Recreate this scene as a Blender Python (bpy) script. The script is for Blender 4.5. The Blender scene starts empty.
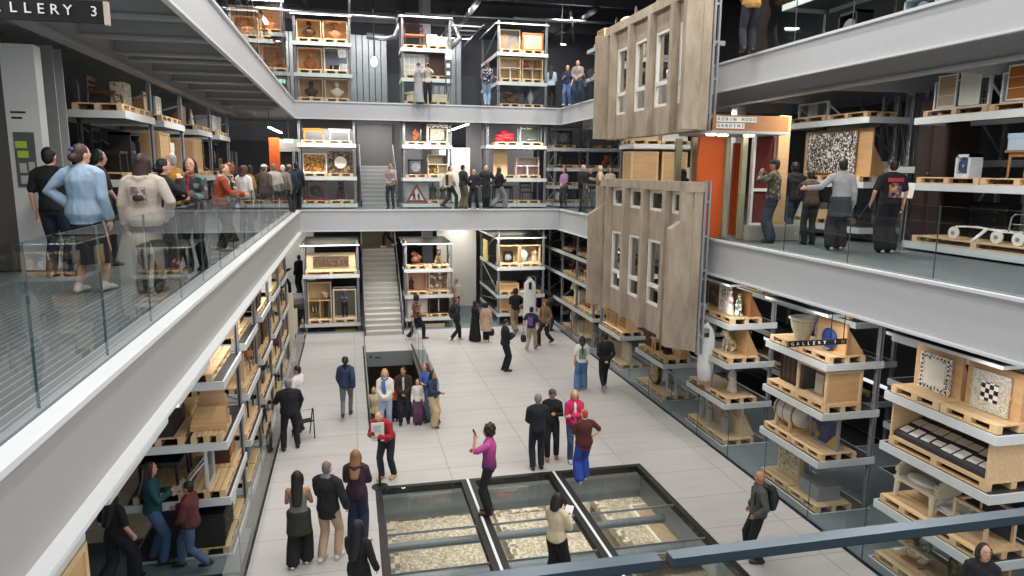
import bpy, math, random
import numpy as np
from mathutils import Matrix, Vector, Euler

R = math.radians
SC = bpy.context.scene
COL = SC.collection
rnd = random.Random(7)

# ------------------------------------------------------------------ camera
CAM_Z = 6.6
FPX, PITCH, YAW, ROLL = 701.6, .1669, .2267, .0092
def cam_axes():
    fw = np.array([math.sin(YAW)*math.cos(PITCH), math.cos(YAW)*math.cos(PITCH), -math.sin(PITCH)])
    rt = np.array([math.cos(YAW), -math.sin(YAW), 0.])
    up = np.cross(rt, fw)
    r2 = rt*math.cos(ROLL)+up*math.sin(ROLL)
    return r2, np.cross(r2, fw), fw
AX = np.array(cam_axes())
cd = bpy.data.cameras.new('camera')
cam = bpy.data.objects.new('camera', cd)
COL.objects.link(cam)
cd.sensor_width = 36
cd.lens = FPX/1024*36
cd.clip_start = .05
cd.clip_end = 200
mw = Matrix(((AX[0][0], AX[1][0], -AX[2][0], 0), (AX[0][1], AX[1][1], -AX[2][1], 0), (AX[0][2], AX[1][2], -AX[2][2], CAM_Z), (0, 0, 0, 1)))
cam.matrix_world = mw
SC.camera = cam

def ray(px, py):
    return AX.T @ np.array([(px-512)/FPX, (288-py)/FPX, 1.])
def onz(px, py, z):
    d = ray(px, py); t = (z-CAM_Z)/d[2]
    return (d[0]*t, d[1]*t, z)
def ony(px, py, y):
    d = ray(px, py); t = y/d[1]
    return (d[0]*t, y, CAM_Z+d[2]*t)
def onx(px, py, x):
    d = ray(px, py); t = x/d[0]
    return (x, d[1]*t, CAM_Z+d[2]*t)

# ------------------------------------------------------------------ world, exposure, hall lights, added fill lights
w = bpy.data.worlds.new('world')
SC.world = w
w.use_nodes = True
w.node_tree.nodes['Background'].inputs[0].default_value = (.93, .96, 1, 1)
w.node_tree.nodes['Background'].inputs[1].default_value = .9
SC.view_settings.view_transform = 'Standard'
SC.view_settings.look = 'None'
SC.view_settings.exposure = 0.0
SC.view_settings.gamma = 1
SC.view_settings.use_curve_mapping = False
SC.cycles.use_denoising = True
SC.cycles.max_bounces = 6
SC.cycles.diffuse_bounces = 3
SC.cycles.glossy_bounces = 3
SC.cycles.transparent_max_bounces = 16
SC.cycles.caustics_reflective = False
SC.cycles.caustics_refractive = False

def area(name, loc, sx, sy, e, rot=(0, 0, 0), col=(1, .97, .93), spread=180):
    l = bpy.data.lights.new(name, 'AREA')
    l.shape = 'RECTANGLE'; l.size = sx; l.size_y = sy; l.energy = e; l.color = col
    l.spread = R(spread)
    o = bpy.data.objects.new(name, l); COL.objects.link(o)
    o.location = loc; o.rotation_euler = rot
    return o

HALL_E = 172
for hx in (-.2, 3.2, 6.6):
    for hy in (6, 12, 18, 24):
        area('hall_light', (hx, hy, 13.55), .5, 3.2, HALL_E)
# soffit strips over the galleries and aisles
for y in (4, 9, 14, 19, 24):
    area('gallery_light', (-3.0, y, 8.42), .25, 2.5, 70)
    area('gallery_light', (9.9, y, 8.3), .25, 2.5, 110)
for x in (-.8, 3.0, 6.6):
    for z, e in ((4.05, 75), (8.35, 85), (13.0, 130)):
        area('gallery_light', (x, 28.4, z), 2.2, .2, e, (R(18), 0, 0), spread=150)
for x in (5.0, -3.2):
    for z in (4.0, 8.3):
        area('aisle_light', (x, 32.0, z), .3, 3, 50)
for y, e in ((7.0, 14), (10.6, 24), (13.9, 28), (22.5, 36)):  # fill lights added to brighten the facade side shelves
    area('shelf_fill', (8.2, y, 4.12), .12, 1.6, e, (0, R(-35), 0), spread=120)
for y in (9, 14, 19.0):  # unseen fill added behind the beam for the crowd side shelves
    area('shelf_fill', (-2.12, y, 4.1), .1, 3.2, 34, (0, R(4), 0), spread=150)
for y in (15.2, 17.0, 19.5):  # unseen fill added to brighten the storey below the glass
    area('under_floor_fill', (4.5, y, -.4), 7, .3, 120)
area('under_floor_fill', (3.3, 10.5, -.75), 5.5, .3, 90, (R(60), 0, 0))  # fill added to brighten the edge beams under the glass floor
area('under_floor_fill', (1.2, 17.9, -.4), 1.4, .3, 45, (R(55), 0, 0))  # hidden fill added to light the stair opening
for x in (-3, 1.2, 5, 9.5):
    area('back_wall_fill', (x, 33.4, 13.0), 2.0, .3, 150, (R(30), 0, 0))  # fill added to lift the dark wall panels at the back
    area('back_wall_fill', (x, 32.6, 8.4), 2.0, .3, 60, (R(30), 0, 0))  # the same added fill for the gallery below
    area('roof_fill', (x, 30.5, 13.2), 1.5, .3, 90, (R(-10), 0, 0))  # fill added to brighten the roof space over the back racks
    area('roof_up_fill', (x, 29.5, 12.7), 1.5, .3, 25, (R(180), 0, 0))  # upward fill added to lift the dark ceiling
for y in (6, 10, 14, 24):  # fill added to brighten the top gallery on the facade side
    area('top_gallery_fill', (9.6, y, 12.9), .3, 3, 240)
for y in (6, 13, 20):  # unseen fill added in the dark depth behind the side racks
    area('deep_fill', (10.6, y, 4.15), .3, 3, 60)
for x in (-.8, 3, 6.8):  # unseen fill added to lift the black gaps behind the back racks
    area('deep_fill', (x, 31.6, 8.3), 2, .3, 45)
    area('deep_fill', (x, 31.6, 4.2), 2, .3, 28, col=(1, .86, .66))

# ------------------------------------------------------------------ materials
def lin(h):
    h = h.lstrip('#')
    v = [int(h[i:i+2], 16)/255 for i in (0, 2, 4)]
    return tuple(x/12.92 if x <= .04045 else ((x+.055)/1.055)**2.4 for x in v)+(1,)
MATS = {}
def nmat(name):
    m = bpy.data.materials.new(name); m.use_nodes = True
    nt = m.node_tree
    return m, nt, nt.nodes['Principled BSDF']
def mixcol(nt, fac, a, b):
    n = nt.nodes.new('ShaderNodeMix'); n.data_type = 'RGBA'
    if isinstance(fac, (int, float)): n.inputs[0].default_value = fac
    else: nt.links.new(fac, n.inputs[0])
    for i, v in ((6, a), (7, b)):
        if isinstance(v, tuple): n.inputs[i].default_value = v
        else: nt.links.new(v, n.inputs[i])
    return n.outputs[2]
def math_(nt, op, a, b=None):
    n = nt.nodes.new('ShaderNodeMath'); n.operation = op
    for i, v in enumerate((a, b)):
        if v is None: continue
        if isinstance(v, (int, float)): n.inputs[i].default_value = v
        else: nt.links.new(v, n.inputs[i])
    return n.outputs[0]
def coords(nt, kind='Object', scale=(1, 1, 1), rot=(0, 0, 0)):
    t = nt.nodes.new('ShaderNodeTexCoord'); mp = nt.nodes.new('ShaderNodeMapping')
    mp.inputs['Scale'].default_value = scale; mp.inputs['Rotation'].default_value = rot
    nt.links.new(t.outputs[kind], mp.inputs[0])
    return mp.outputs[0]
def noise(nt, vec, scale, detail=3, rough=.55):
    n = nt.nodes.new('ShaderNodeTexNoise'); n.inputs['Scale'].default_value = scale
    n.inputs['Detail'].default_value = detail; n.inputs['Roughness'].default_value = rough
    nt.links.new(vec, n.inputs['Vector'])
    return n.outputs[0]
def ramp(nt, fac, stops):
    n = nt.nodes.new('ShaderNodeValToRGB'); e = n.color_ramp.elements
    while len(e) < len(stops): e.new(.5)
    for k, (p, c) in enumerate(stops):
        e[k].position = p; e[k].color = c
    nt.links.new(fac, n.inputs[0])
    return n.outputs[0]
def bumpit(nt, bs, h, s=.2, d=.02):
    b = nt.nodes.new('ShaderNodeBump'); b.inputs['Strength'].default_value = s; b.inputs['Distance'].default_value = d
    nt.links.new(h, b.inputs['Height']); nt.links.new(b.outputs[0], bs.inputs['Normal'])

def plain(hexc, rough=.6, metal=0., var=.12, sc=6., emit=0):
    key = ('plain', hexc, rough, metal, var, sc, emit)
    if key in MATS: return MATS[key]
    m, nt, bs = nmat('plain_'+hexc.strip('#'))
    c = lin(hexc)
    if var:
        f = noise(nt, coords(nt), sc)
        lo = tuple(x*(1-var) for x in c[:3])+(1,); hi = tuple(min(1, x*(1+var)) for x in c[:3])+(1,)
        nt.links.new(mixcol(nt, f, lo, hi), bs.inputs['Base Color'])
    else: bs.inputs['Base Color'].default_value = c
    bs.inputs['Roughness'].default_value = rough; bs.inputs['Metallic'].default_value = metal
    if emit:
        bs.inputs['Emission Color'].default_value = c; bs.inputs['Emission Strength'].default_value = emit
    MATS[key] = m
    return m
def cloth(hexc, fold=.5):
    key = ('cloth', hexc, fold)
    if key in MATS: return MATS[key]
    m, nt, bs = nmat('cloth_'+hexc.strip('#'))
    c = lin(hexc)
    f = noise(nt, coords(nt), 9)
    nt.links.new(mixcol(nt, f, tuple(x*.86 for x in c[:3])+(1,), tuple(min(1, x*1.14) for x in c[:3])+(1,)), bs.inputs['Base Color'])
    bs.inputs['Roughness'].default_value = .88
    g = noise(nt, coords(nt, scale=(1, 1, .45), rot=(.35, .2, 0)), 7.5, 2, .45)
    bumpit(nt, bs, g, fold, .09)
    MATS[key] = m
    return m
def wood(hexc, rough=.55, scale=3., axis='Z', var=.28):
    key = ('wood', hexc, scale, axis)
    if key in MATS: return MATS[key]
    m, nt, bs = nmat('wood_'+hexc.strip('#'))
    s = {'X': (.25, 2.4, 2.4), 'Y': (2.4, .25, 2.4), 'Z': (2.4, 2.4, .25)}[axis]
    f = noise(nt, coords(nt, scale=s), scale*2.5, 4)
    c = lin(hexc)
    lo = tuple(x*(1-var) for x in c[:3])+(1,); hi = tuple(min(1, x*(1+var*.6)) for x in c[:3])+(1,)
    nt.links.new(mixcol(nt, f, lo, hi), bs.inputs['Base Color'])
    bs.inputs['Roughness'].default_value = rough
    MATS[key] = m
    return m
def voro(cols, scale=12, rough=.6, feature='F1', rnd_=1.0):
    key = ('voro', tuple(cols), scale, feature)
    if key in MATS: return MATS[key]
    m, nt, bs = nmat('pattern')
    v = nt.nodes.new('ShaderNodeTexVoronoi'); v.inputs['Scale'].default_value = scale
    v.inputs['Randomness'].default_value = rnd_
    nt.links.new(coords(nt), v.inputs['Vector'])
    sp = nt.nodes.new('ShaderNodeSeparateColor'); nt.links.new(v.outputs['Color'], sp.inputs[0])
    k = len(cols)
    r_ = nt.nodes.new('ShaderNodeValToRGB'); r_.color_ramp.interpolation = 'CONSTANT'
    e = r_.color_ramp.elements
    while len(e) < k: e.new(.5)
    for i, c in enumerate(cols): e[i].position = i/k; e[i].color = lin(c)
    nt.links.new(sp.outputs[0], r_.inputs[0])
    nt.links.new(r_.outputs[0], bs.inputs['Base Color'])
    bs.inputs['Roughness'].default_value = rough
    MATS[key] = m
    return m
def grid_mat(name, base, line, sx, sy, width, plane='XY', rough=.5, var=.08, nscale=(1, 1, 1)):
    """surface with thin joint lines every sx, sy metres"""
    m, nt, bs = nmat(name)
    sp = nt.nodes.new('ShaderNodeSeparateXYZ'); nt.links.new(coords(nt), sp.inputs[0])
    a, b = plane
    la = math_(nt, 'LESS_THAN', math_(nt, 'FRACT', math_(nt, 'DIVIDE', sp.outputs['XYZ'.index(a)], sx)), width/sx) if sx else 0
    lb = math_(nt, 'LESS_THAN', math_(nt, 'FRACT', math_(nt, 'DIVIDE', sp.outputs['XYZ'.index(b)], sy)), width/sy) if sy else 0
    f = math_(nt, 'MAXIMUM', la, lb)
    c = lin(base)
    n = noise(nt, coords(nt, scale=nscale), 1.3, 5)
    bc = mixcol(nt, n, tuple(x*(1-var) for x in c[:3])+(1,), tuple(min(1, x*(1+var)) for x in c[:3])+(1,))
    nt.links.new(mixcol(nt, f, bc, lin(line)), bs.inputs['Base Color'])
    bs.inputs['Roughness'].default_value = rough
    return m
def checker(c1, c2, scale):
    m, nt, bs = nmat('checker')
    k = nt.nodes.new('ShaderNodeTexChecker'); k.inputs['Scale'].default_value = scale
    k.inputs[1].default_value = lin(c1); k.inputs[2].default_value = lin(c2)
    nt.links.new(coords(nt), k.inputs[0]); nt.links.new(k.outputs[0], bs.inputs['Base Color'])
    bs.inputs['Roughness'].default_value = .45
    return m
def glassmat(name, tint, ior=1.5, rough=0.0, extra=0.0):
    m = bpy.data.materials.new(name); m.use_nodes = True
    nt = m.node_tree; nt.nodes.clear()
    out = nt.nodes.new('ShaderNodeOutputMaterial'); mx = nt.nodes.new('ShaderNodeMixShader')
    tr = nt.nodes.new('ShaderNodeBsdfTransparent'); gl = nt.nodes.new('ShaderNodeBsdfGlossy'); fr = nt.nodes.new('ShaderNodeFresnel')
    fr.inputs[0].default_value = ior; tr.inputs[0].default_value = tint; gl.inputs['Roughness'].default_value = rough
    ge = nt.nodes.new('ShaderNodeNewGeometry')       # only the outer face of a pane mirrors
    nt.links.new(math_(nt, 'MULTIPLY', math_(nt, 'ADD', fr.outputs[0], extra), math_(nt, 'SUBTRACT', 1., ge.outputs['Backfacing'])), mx.inputs[0])
    nt.links.new(tr.outputs[0], mx.inputs[1]); nt.links.new(gl.outputs[0], mx.inputs[2]); nt.links.new(mx.outputs[0], out.inputs[0])
    return m

M = {}
M['glass'] = glassmat('clear_glass', (.93, .955, .95, 1), 1.4)
M['floorglass'] = glassmat('floor_glass', (.93, .945, .94, 1), 1.3)
M['case'] = glassmat('case_glass', (.96, .97, .97, 1), 1.3)
M['edge'] = plain('#46585a', .2, 0, 0)
M['steel'] = plain('#bfc1c4', .45, .0, .05)
M['steel_left'] = plain('#a9a7a6', .5, .0, .04)
M['flange'] = plain('#d9dcdd', .45, .0, .04)
M['soffit'] = plain('#a6a6a6', .7, 0, .08)
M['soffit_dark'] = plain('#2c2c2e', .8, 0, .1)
M['concrete_floor'] = grid_mat('concrete_floor', '#b1aeab', '#918e8c', 1.975, 1.23, .022, rough=.5, var=.16, nscale=(.35, 2.2, 1))
M['carpet'] = grid_mat('carpet', '#6b7378', '#5f666b', .5, .5, .01, rough=.95)
M['deck_left'] = grid_mat('deck_left', '#565b5e', '#a2a5a5', .085, 0, .01, rough=.5)
M['deck_right'] = grid_mat('deck_right', '#636a6e', '#55595c', .085, 0, .01, rough=.45)
M['sign_black'] = plain('#060606', .8, 0, 0)
M['black'] = plain('#141414', .5, 0, .1)
M['black_metal'] = plain('#1b1b1c', .4, .3, 0)
M['dark'] = plain('#303035', .8, 0, .15)
M['darkwall'] = plain('#45464c', .85, 0, .2, 1.5)
M['whitewall'] = plain('#d8d4cc', .7, 0, .04)
M['rack'] = plain('#8f9296', .5, .15, .12)
M['beam'] = plain('#cfd4d3', .4, .1, .06)
M['decktop'] = plain('#3a3e40', .45, .2, .15)
M['pine'] = wood('#dcbb8e', axis='X')
M['pine_pale'] = wood('#e0bd8b', axis='X')
M['ply'] = wood('#cfa576', axis='X')
M['birch'] = wood('#e3cba2', axis='Z')
M['oak'] = wood('#9c6a3c')
M['walnut'] = wood('#4a2c1e')
M['mahog'] = wood('#5a2418')
M['white'] = plain('#e8e6e0', .6, 0, .04)
M['cream'] = plain('#d9cdb4', .6, 0, .1)
M['stone'] = plain('#b5a88f', .8, 0, .3, 9)
M['stone_pale'] = plain('#d6cebc', .75, 0, .2, 9)
M['bronze'] = plain('#4a3423', .35, .5, .3, 12)
M['terracotta'] = plain('#a8683f', .7, 0, .25, 9)
M['gold'] = plain('#b58a35', .35, .6, .25, 14)
M['lamp'] = plain('#fff6e6', .5, 0, 0, emit=14)
M['lamp_soft'] = plain('#fff0d8', .5, 0, 0, emit=6)
def concrete_panel():
    m, nt, bs = nmat('aged_concrete')
    v = coords(nt, scale=(1, 1, .35))
    f = noise(nt, v, 3.5, 6, .65)
    g = noise(nt, coords(nt), 45, 2)
    c = ramp(nt, f, [(.25, lin('#8b7d6c')), (.5, lin('#aa9b88')), (.75, lin('#c0b19d'))])
    nt.links.new(mixcol(nt, math_(nt, 'MULTIPLY', g, .35), c, lin('#8a7d6c')), bs.inputs['Base Color'])
    bs.inputs['Roughness'].default_value = .9
    bumpit(nt, bs, g, .3, .01)
    return m
M['facade'] = concrete_panel()
def corrugated():
    m, nt, bs = nmat('corrugated_deck')
    sp = nt.nodes.new('ShaderNodeSeparateXYZ'); nt.links.new(coords(nt), sp.inputs[0])
    f = math_(nt, 'PINGPONG', math_(nt, 'DIVIDE', sp.outputs[1], .08), 1.)
    nt.links.new(mixcol(nt, f, lin('#6c6e72'), lin('#c4c8cc')), bs.inputs['Base Color'])  # ridge highlights and groove shade are mixed into the colour
    bumpit(nt, bs, f, .9, .04); bs.inputs['Roughness'].default_value = .5
    return m
M['corr'] = corrugated()

# ------------------------------------------------------------------ mesh builder
class MB:
    def __init__(s): s.v = []; s.f = []
    def add(s, vs, fs, mt=None):
        b = len(s.v)
        if mt is not None: vs = [tuple(mt @ Vector(p)) for p in vs]
        s.v += [tuple(p) for p in vs]; s.f += [tuple(b+i for i in q) for q in fs]
        return s
    def bx(s, x0, y0, z0, x1, y1, z1, mt=None):
        if x0 > x1: x0, x1 = x1, x0
        if y0 > y1: y0, y1 = y1, y0
        if z0 > z1: z0, z1 = z1, z0
        return s.add([(x0, y0, z0), (x1, y0, z0), (x1, y1, z0), (x0, y1, z0), (x0, y0, z1), (x1, y0, z1), (x1, y1, z1), (x0, y1, z1)],
              [(0, 3, 2, 1), (4, 5, 6, 7), (0, 1, 5, 4), (1, 2, 6, 5), (2, 3, 7, 6), (3, 0, 4, 7)], mt)
    def box(s, c, d, rot=None):
        m = Matrix.Translation(c)
        if rot: m = m @ Euler(rot).to_matrix().to_4x4()
        return s.bx(-d[0]/2, -d[1]/2, -d[2]/2, d[0]/2, d[1]/2, d[2]/2, m)
    def bar(s, p, q, w, h=None):
        """rectangular bar from p to q"""
        h = h or w
        p, q = Vector(p), Vector(q); t = (q-p); L = t.length
        if L < 1e-6: return s
        m = Matrix.Translation((p+q)/2) @ t.to_track_quat('Z', 'Y').to_matrix().to_4x4()
        return s.bx(-w/2, -h/2, -L/2, w/2, h/2, L/2, m)
    def prism(s, poly, h0, h1, axis='Z', mt=None):
        n = len(poly)
        def P(a, b, c): return {'Z': (a, b, c), 'Y': (a, c, b), 'X': (c, a, b)}[axis]
        vs = [P(a, b, h0) for a, b in poly]+[P(a, b, h1) for a, b in poly]
        fs = [tuple(range(n))[::-1], tuple(range(n, 2*n))]+[(i, (i+1) % n, n+(i+1) % n, n+i) for i in range(n)]
        if axis == 'Y': fs = [q[::-1] for q in fs]
        return s.add(vs, fs, mt)
    def lathe(s, prof, n=14, c=(0, 0, 0), mt=None, sy=1.):
        vs = []; fs = []
        for r, z in prof:
            for k in range(n):
                a = 2*math.pi*k/n
                vs.append((c[0]+max(r, 1e-4)*math.cos(a), c[1]+max(r, 1e-4)*sy*math.sin(a), c[2]+z))
        for i in range(len(prof)-1):
            for k in range(n):
                k2 = (k+1) % n
                fs.append((i*n+k, i*n+k2, (i+1)*n+k2, (i+1)*n+k))
        fs.append(tuple(range(n))[::-1]); fs.append(tuple(range((len(prof)-1)*n, len(prof)*n)))
        return s.add(vs, fs, mt)
    def ell(s, c, r, nu=10, nv=7, mt=None):
        prof = [(math.sin(math.pi*i/nv), -math.cos(math.pi*i/nv)) for i in range(nv+1)]
        m = Matrix.Translation(c) @ Matrix.Diagonal((r[0], r[1], r[2], 1))
        return s.lathe(prof, nu, mt=(mt @ m) if mt is not None else m)
    def loft(s, pts, rad, n=10, side=(1, 0, 0), round_=True):
        """closed elliptical tube through pts; rad = list of r or (r_side, r_depth)"""
        P = [Vector(p) for p in pts]; k = len(P); side = Vector(side)
        rad = [(r, r) if isinstance(r, (int, float)) else r for r in rad]
        vs = []; fs = []; rings = []
        def frame(i):
            t = (P[min(i+1, k-1)]-P[max(i-1, 0)]).normalized()
            sd = side-t*side.dot(t)
            if sd.length < .15:
                sd = Vector((0, 1, 0))-t*t.y
            sd.normalize()
            return t, sd, t.cross(sd)
        seq = []
        for i in range(k):
            t, a, b = frame(i); rx, ry = rad[i]
            if i == 0 and round_:
                seq.append((P[i]-t*min(rx, ry)*.6, a, b, rx*.5, ry*.5))
            seq.append((P[i], a, b, rx, ry))
            if i == k-1 and round_:
                seq.append((P[i]+t*min(rx, ry)*.6, a, b, rx*.5, ry*.5))
        for (p, a, b, rx, ry) in seq:
            for j in range(n):
                an = 2*math.pi*j/n
                vs.append(tuple(p+a*(rx*math.cos(an))+b*(ry*math.sin(an))))
        q = len(seq)
        for i in range(q-1):
            for j in range(n):
                j2 = (j+1) % n
                fs.append((i*n+j, i*n+j2, (i+1)*n+j2, (i+1)*n+j))
        fs.append(tuple(range(n))[::-1]); fs.append(tuple(range((q-1)*n, q*n)))
        return s.add(vs, fs)
    def cyl(s, p, q, r, r2=None, n=10):
        return s.loft([p, q], [r, r if r2 is None else r2], n, round_=False)
    def tube(s, pts, r, n=6):
        return s.loft(pts, [r]*len(pts), n, round_=False)
    def hcyl(s, c, r, w, axis='Y', n=20):
        d = {'X': (1, 0, 0), 'Y': (0, 1, 0), 'Z': (0, 0, 1)}[axis]
        a = [c[i]-d[i]*w/2 for i in range(3)]; b = [c[i]+d[i]*w/2 for i in range(3)]
        return s.cyl(a, b, r, n=n)
    def mesh(s, name):
        me = bpy.data.meshes.new(name); me.from_pydata(s.v, [], s.f); me.update()
        return me

def obj(name, mb, mat, parent=None, smooth=False, loc=None, rz=0, remesh=0, smooth_it=0):
    me = mb.mesh(name)
    if mat is not None: me.materials.append(mat)
    if smooth:
        me.polygons.foreach_set('use_smooth', [True]*len(me.polygons))
    o = bpy.data.objects.new(name, me); COL.objects.link(o)
    if parent is not None: o.parent = parent
    if loc is not None: o.location = loc
    if rz: o.rotation_euler = (0, 0, rz)
    if remesh:
        md = o.modifiers.new('remesh', 'REMESH'); md.mode = 'VOXEL'; md.voxel_size = remesh; md.use_smooth_shade = True
        if smooth_it:
            sm = o.modifiers.new('smooth', 'SMOOTH'); sm.iterations = smooth_it; sm.factor = .5
    return o
LABELS = {}
def tag(o, label, cat, group=None, kind=None):
    n = len(label.split())
    if label in LABELS and not group: print('DUPLICATE LABEL', label)
    if n < 4 or n > 16: print('LABEL LENGTH', n, label)
    LABELS[label] = 1
    o['label'] = label; o['category'] = cat
    if group: o['group'] = group
    if kind: o['kind'] = kind
    return o
def thing(name, label, cat, loc=(0, 0, 0), rz=0, group=None):
    o = bpy.data.objects.new(name, None); COL.objects.link(o)
    o.location = loc; o.rotation_euler = (0, 0, rz); o.empty_display_size = .1
    return tag(o, label, cat, group)
def struct(name, mb, mat, label=None, cat=None):
    o = obj(name, mb, mat); o['kind'] = 'structure'
    o['label'] = label or name.replace('_', ' ')+' of the exhibition hall'
    o['category'] = cat or name.split('_')[0]
    return o
def dup(root, loc, rz, label, cat=None, group=None):
    r = root.copy(); COL.objects.link(r); r.location = loc; r.rotation_euler = (0, 0, rz)
    tag(r, label, cat or root['category'], group)
    for ch in list(root.children):
        c = ch.copy(); COL.objects.link(c); c.parent = r
        for g in ch.children:
            d = g.copy(); COL.objects.link(d); d.parent = c
    return r
def txt(body, name, mat, size, mtx, parent=None, ext=.004):
    """letters as flat mesh"""
    cu = bpy.data.curves.new(name, 'FONT'); cu.body = body; cu.size = size; cu.extrude = ext
    cu.align_x = 'CENTER'; cu.align_y = 'CENTER'; cu.resolution_u = 2
    tmp = bpy.data.objects.new('glyph', cu)
    me = bpy.data.meshes.new_from_object(tmp)
    me.materials.clear(); me.materials.append(mat)
    bpy.data.objects.remove(tmp); bpy.data.curves.remove(cu)
    o = bpy.data.objects.new(name, me); COL.objects.link(o)
    if parent is not None: o.parent = parent
    o.matrix_basis = mtx
    return o
FRONT = Matrix.Rotation(R(90), 4, 'X')      # text lying in XZ, read from -Y
# ================================================================== THE SETTING
HX0, HX1, HY1 = -1.93, 8.38, 27.76        # hall edges
Z2, Z3 = 5.03, 9.05
f = MB()
for q in ((-1.86, 4, 8.45, 6), (-1.86, 6, .34, 14.12), (6.3, 6, 8.45, 14.12), (-1.86, 14.12, 8.45, 18.2),
          (-1.86, 18.2, .38, 25.38), (2.1, 18.2, 8.45, 25.38), (-1.86, 25.38, 8.45, 28.6)):
    f.bx(q[0], q[1], -.28, q[2], q[3], 0)
struct('floor', f, M['concrete_floor'], 'pale grey tiled concrete floor of the central hall', 'floor')
f = MB().bx(8.45, 3, -.3, 16, 28.6, -.01).bx(-9, 28.6, -.3, 16, 38, -.01).bx(-9, 7, -.3, -1.95, 12.9, -.01)
struct('floor_aisles', f, M['carpet'], 'blue grey floor of the side aisles', 'floor')
struct('floor_basement', MB().bx(-10, 3, -3.5, 16, 30, -3.3), plain('#b3a892', .8), 'floor of the lower storey', 'floor')
struct('wall_basement', MB().bx(.2, 14.2, -.85, 6.5, 14.35, -.28).bx(.1, 5, -.85, .3, 14.2, -.28).bx(6.36, 5, -.85, 6.5, 14.2, -.28), plain('#8f9496', .6), 'grey edge beams around the glass floor', 'wall')
struct('wall_basement_back', MB().bx(-10, 29.8, -3.3, 16, 30, -.3).bx(-10, 22.5, -3.3, .2, 22.7, -.3).bx(2.3, 22.5, -3.3, 16, 22.7, -.3), plain('#7a6a58', .7, 0, .2, 1.5), 'brown walls of the lower storey', 'wall')

def deck(name, rects, z, mat, label):
    m = MB()
    for q in rects: m.bx(q[0], q[1], z-.14, q[2], q[3], z)
    struct(name, m, mat, label, 'floor')
deck('floor_gallery_middle_left', [(-14, -3, HX0-.05, HY1), (HX0-.05, -3, 9, .65)], Z2-.02, M['deck_left'], 'grooved grey deck of the middle gallery beside the long glass balustrade')
deck('floor_gallery_middle_right', [(HX1+.05, .72, 17, HY1), (-14, HY1+.05, 17, 37)], Z2-.02, M['deck_right'], 'grey deck of the middle gallery by the concrete facade')
deck('floor_gallery_top', [(-14, 5, HX0-.05, HY1), (HX1+.05, 1, 17, HY1), (-14, HY1+.05, 17, 37)], Z3-.02, M['deck_right'], 'deck of the top gallery')
def soffit(name, rects, z, mat, label):
    m = MB()
    for q in rects: m.bx(q[0], q[1], z-.03, q[2], q[3], z)
    struct(name, m, mat, label, 'ceiling')
soffit('ceiling_under_middle_gallery', [(-14, -3, HX0-.15, HY1), (HX1+.15, .72, 17, HY1), (-14, HY1+.15, 17, 37)], Z2-.18, M['soffit_dark'], 'dark soffit under the middle gallery')
soffit('ceiling_under_top_gallery', [(-14, 5, HX0-.15, HY1), (HX1+.15, 1, 17, HY1), (-14, HY1+.15, 17, 37)], Z3-.18, M['corr'], 'corrugated steel soffit under the top gallery')

# edge beams (I sections): web + flanges
def edge_beam(name, a, b, n, z0, z1, mat, label, fw=.13):
    """a->b along the hall edge, n = unit normal into the hall"""
    ax, ay = a; bx_, by = b
    def slab(d0, d1, h0, h1, m):
        xs = sorted((ax+n[0]*d0, ax+n[0]*d1, bx_+n[0]*d0, bx_+n[0]*d1)); ys = sorted((ay+n[1]*d0, ay+n[1]*d1, by+n[1]*d0, by+n[1]*d1))
        m.bx(xs[0], ys[0], h0, xs[-1], ys[-1], h1)
    r = MB(); slab(-.03, 0, z0+.03, z1-.03, r)
    o = struct(name, r, mat, label, 'beam')
    for h0, h1, nm in ((z1-.04, z1+.005, 'top_flange'), (z0, z0+.04, 'bottom_flange')):
        q = MB(); slab(-.03, fw, h0, h1, q); obj(nm, q, M['flange'], o)
    return o
edge_beam('beam_middle_left', (HX0, -3), (HX0, HY1), (1, 0), 4.17, Z2, M['steel_left'], 'long grey steel edge beam of the middle gallery under the glass balustrade')
edge_beam('beam_middle_back', (HX0, HY1), (HX1, HY1), (0, -1), 4.2, Z2, M['steel'], 'grey steel edge beam of the middle gallery in front of the stairs', .06)
edge_beam('beam_middle_right', (HX1, .72), (HX1, HY1), (-1, 0), 4.17, Z2, M['steel'], 'grey steel edge beam of the middle gallery beside the concrete facade', .08)
edge_beam('beam_top_left', (HX0, 5), (HX0, HY1), (1, 0), 8.4, Z3, M['steel'], 'grey steel edge beam of the top gallery above the standing crowd', .05)
edge_beam('beam_top_back', (HX0, HY1), (HX1, HY1), (0, -1), 8.4, Z3, M['steel'], 'grey steel edge beam of the top gallery above the stairs', .05)
edge_beam('beam_top_right', (HX1, 1), (HX1, HY1), (-1, 0), 8.4, Z3, M['steel'], 'grey steel edge beam of the top gallery over the wooden name board', .05)

# steelwork under the top gallery
k = 0
for y in (6.5, 8.2, 10.9, 12.65, 14.4, 15.2, 16.9, 18.6, 20.4, 22.7, 25.2):
    k += 1
    m = MB().bx(-4.05, y-.06, 8.6, -2.0, y+.06, 8.86).bx(-4.05, y-.12, 8.58, -2.0, y+.12, 8.62)
    struct('beam_cross_%d' % k, m, M['soffit'], 'cross beam %s under the top gallery' % ('first second third fourth fifth sixth seventh eighth ninth tenth eleventh'.split()[k-1]), 'beam')
m = MB().bx(-4.12, 5, 8.45, -4.02, HY1, 8.86).bx(-4.2, 5, 8.42, -3.94, HY1, 8.46)
struct('beam_long_left', m, M['soffit'], 'long beam under the top gallery over the racks', 'beam')
m = MB().bx(9.3, 1, 8.25, 9.38, HY1, 8.86).bx(9.22, 1, 8.22, 9.46, HY1, 8.26)
struct('beam_long_right', m, M['soffit'], 'deep grey beam under the top gallery above the name board', 'beam')
m = MB()
for y in np.arange(2, 27, 3.0): m.bx(9.4, y-.06, 8.4, 13.5, y+.06, 8.86)
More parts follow.
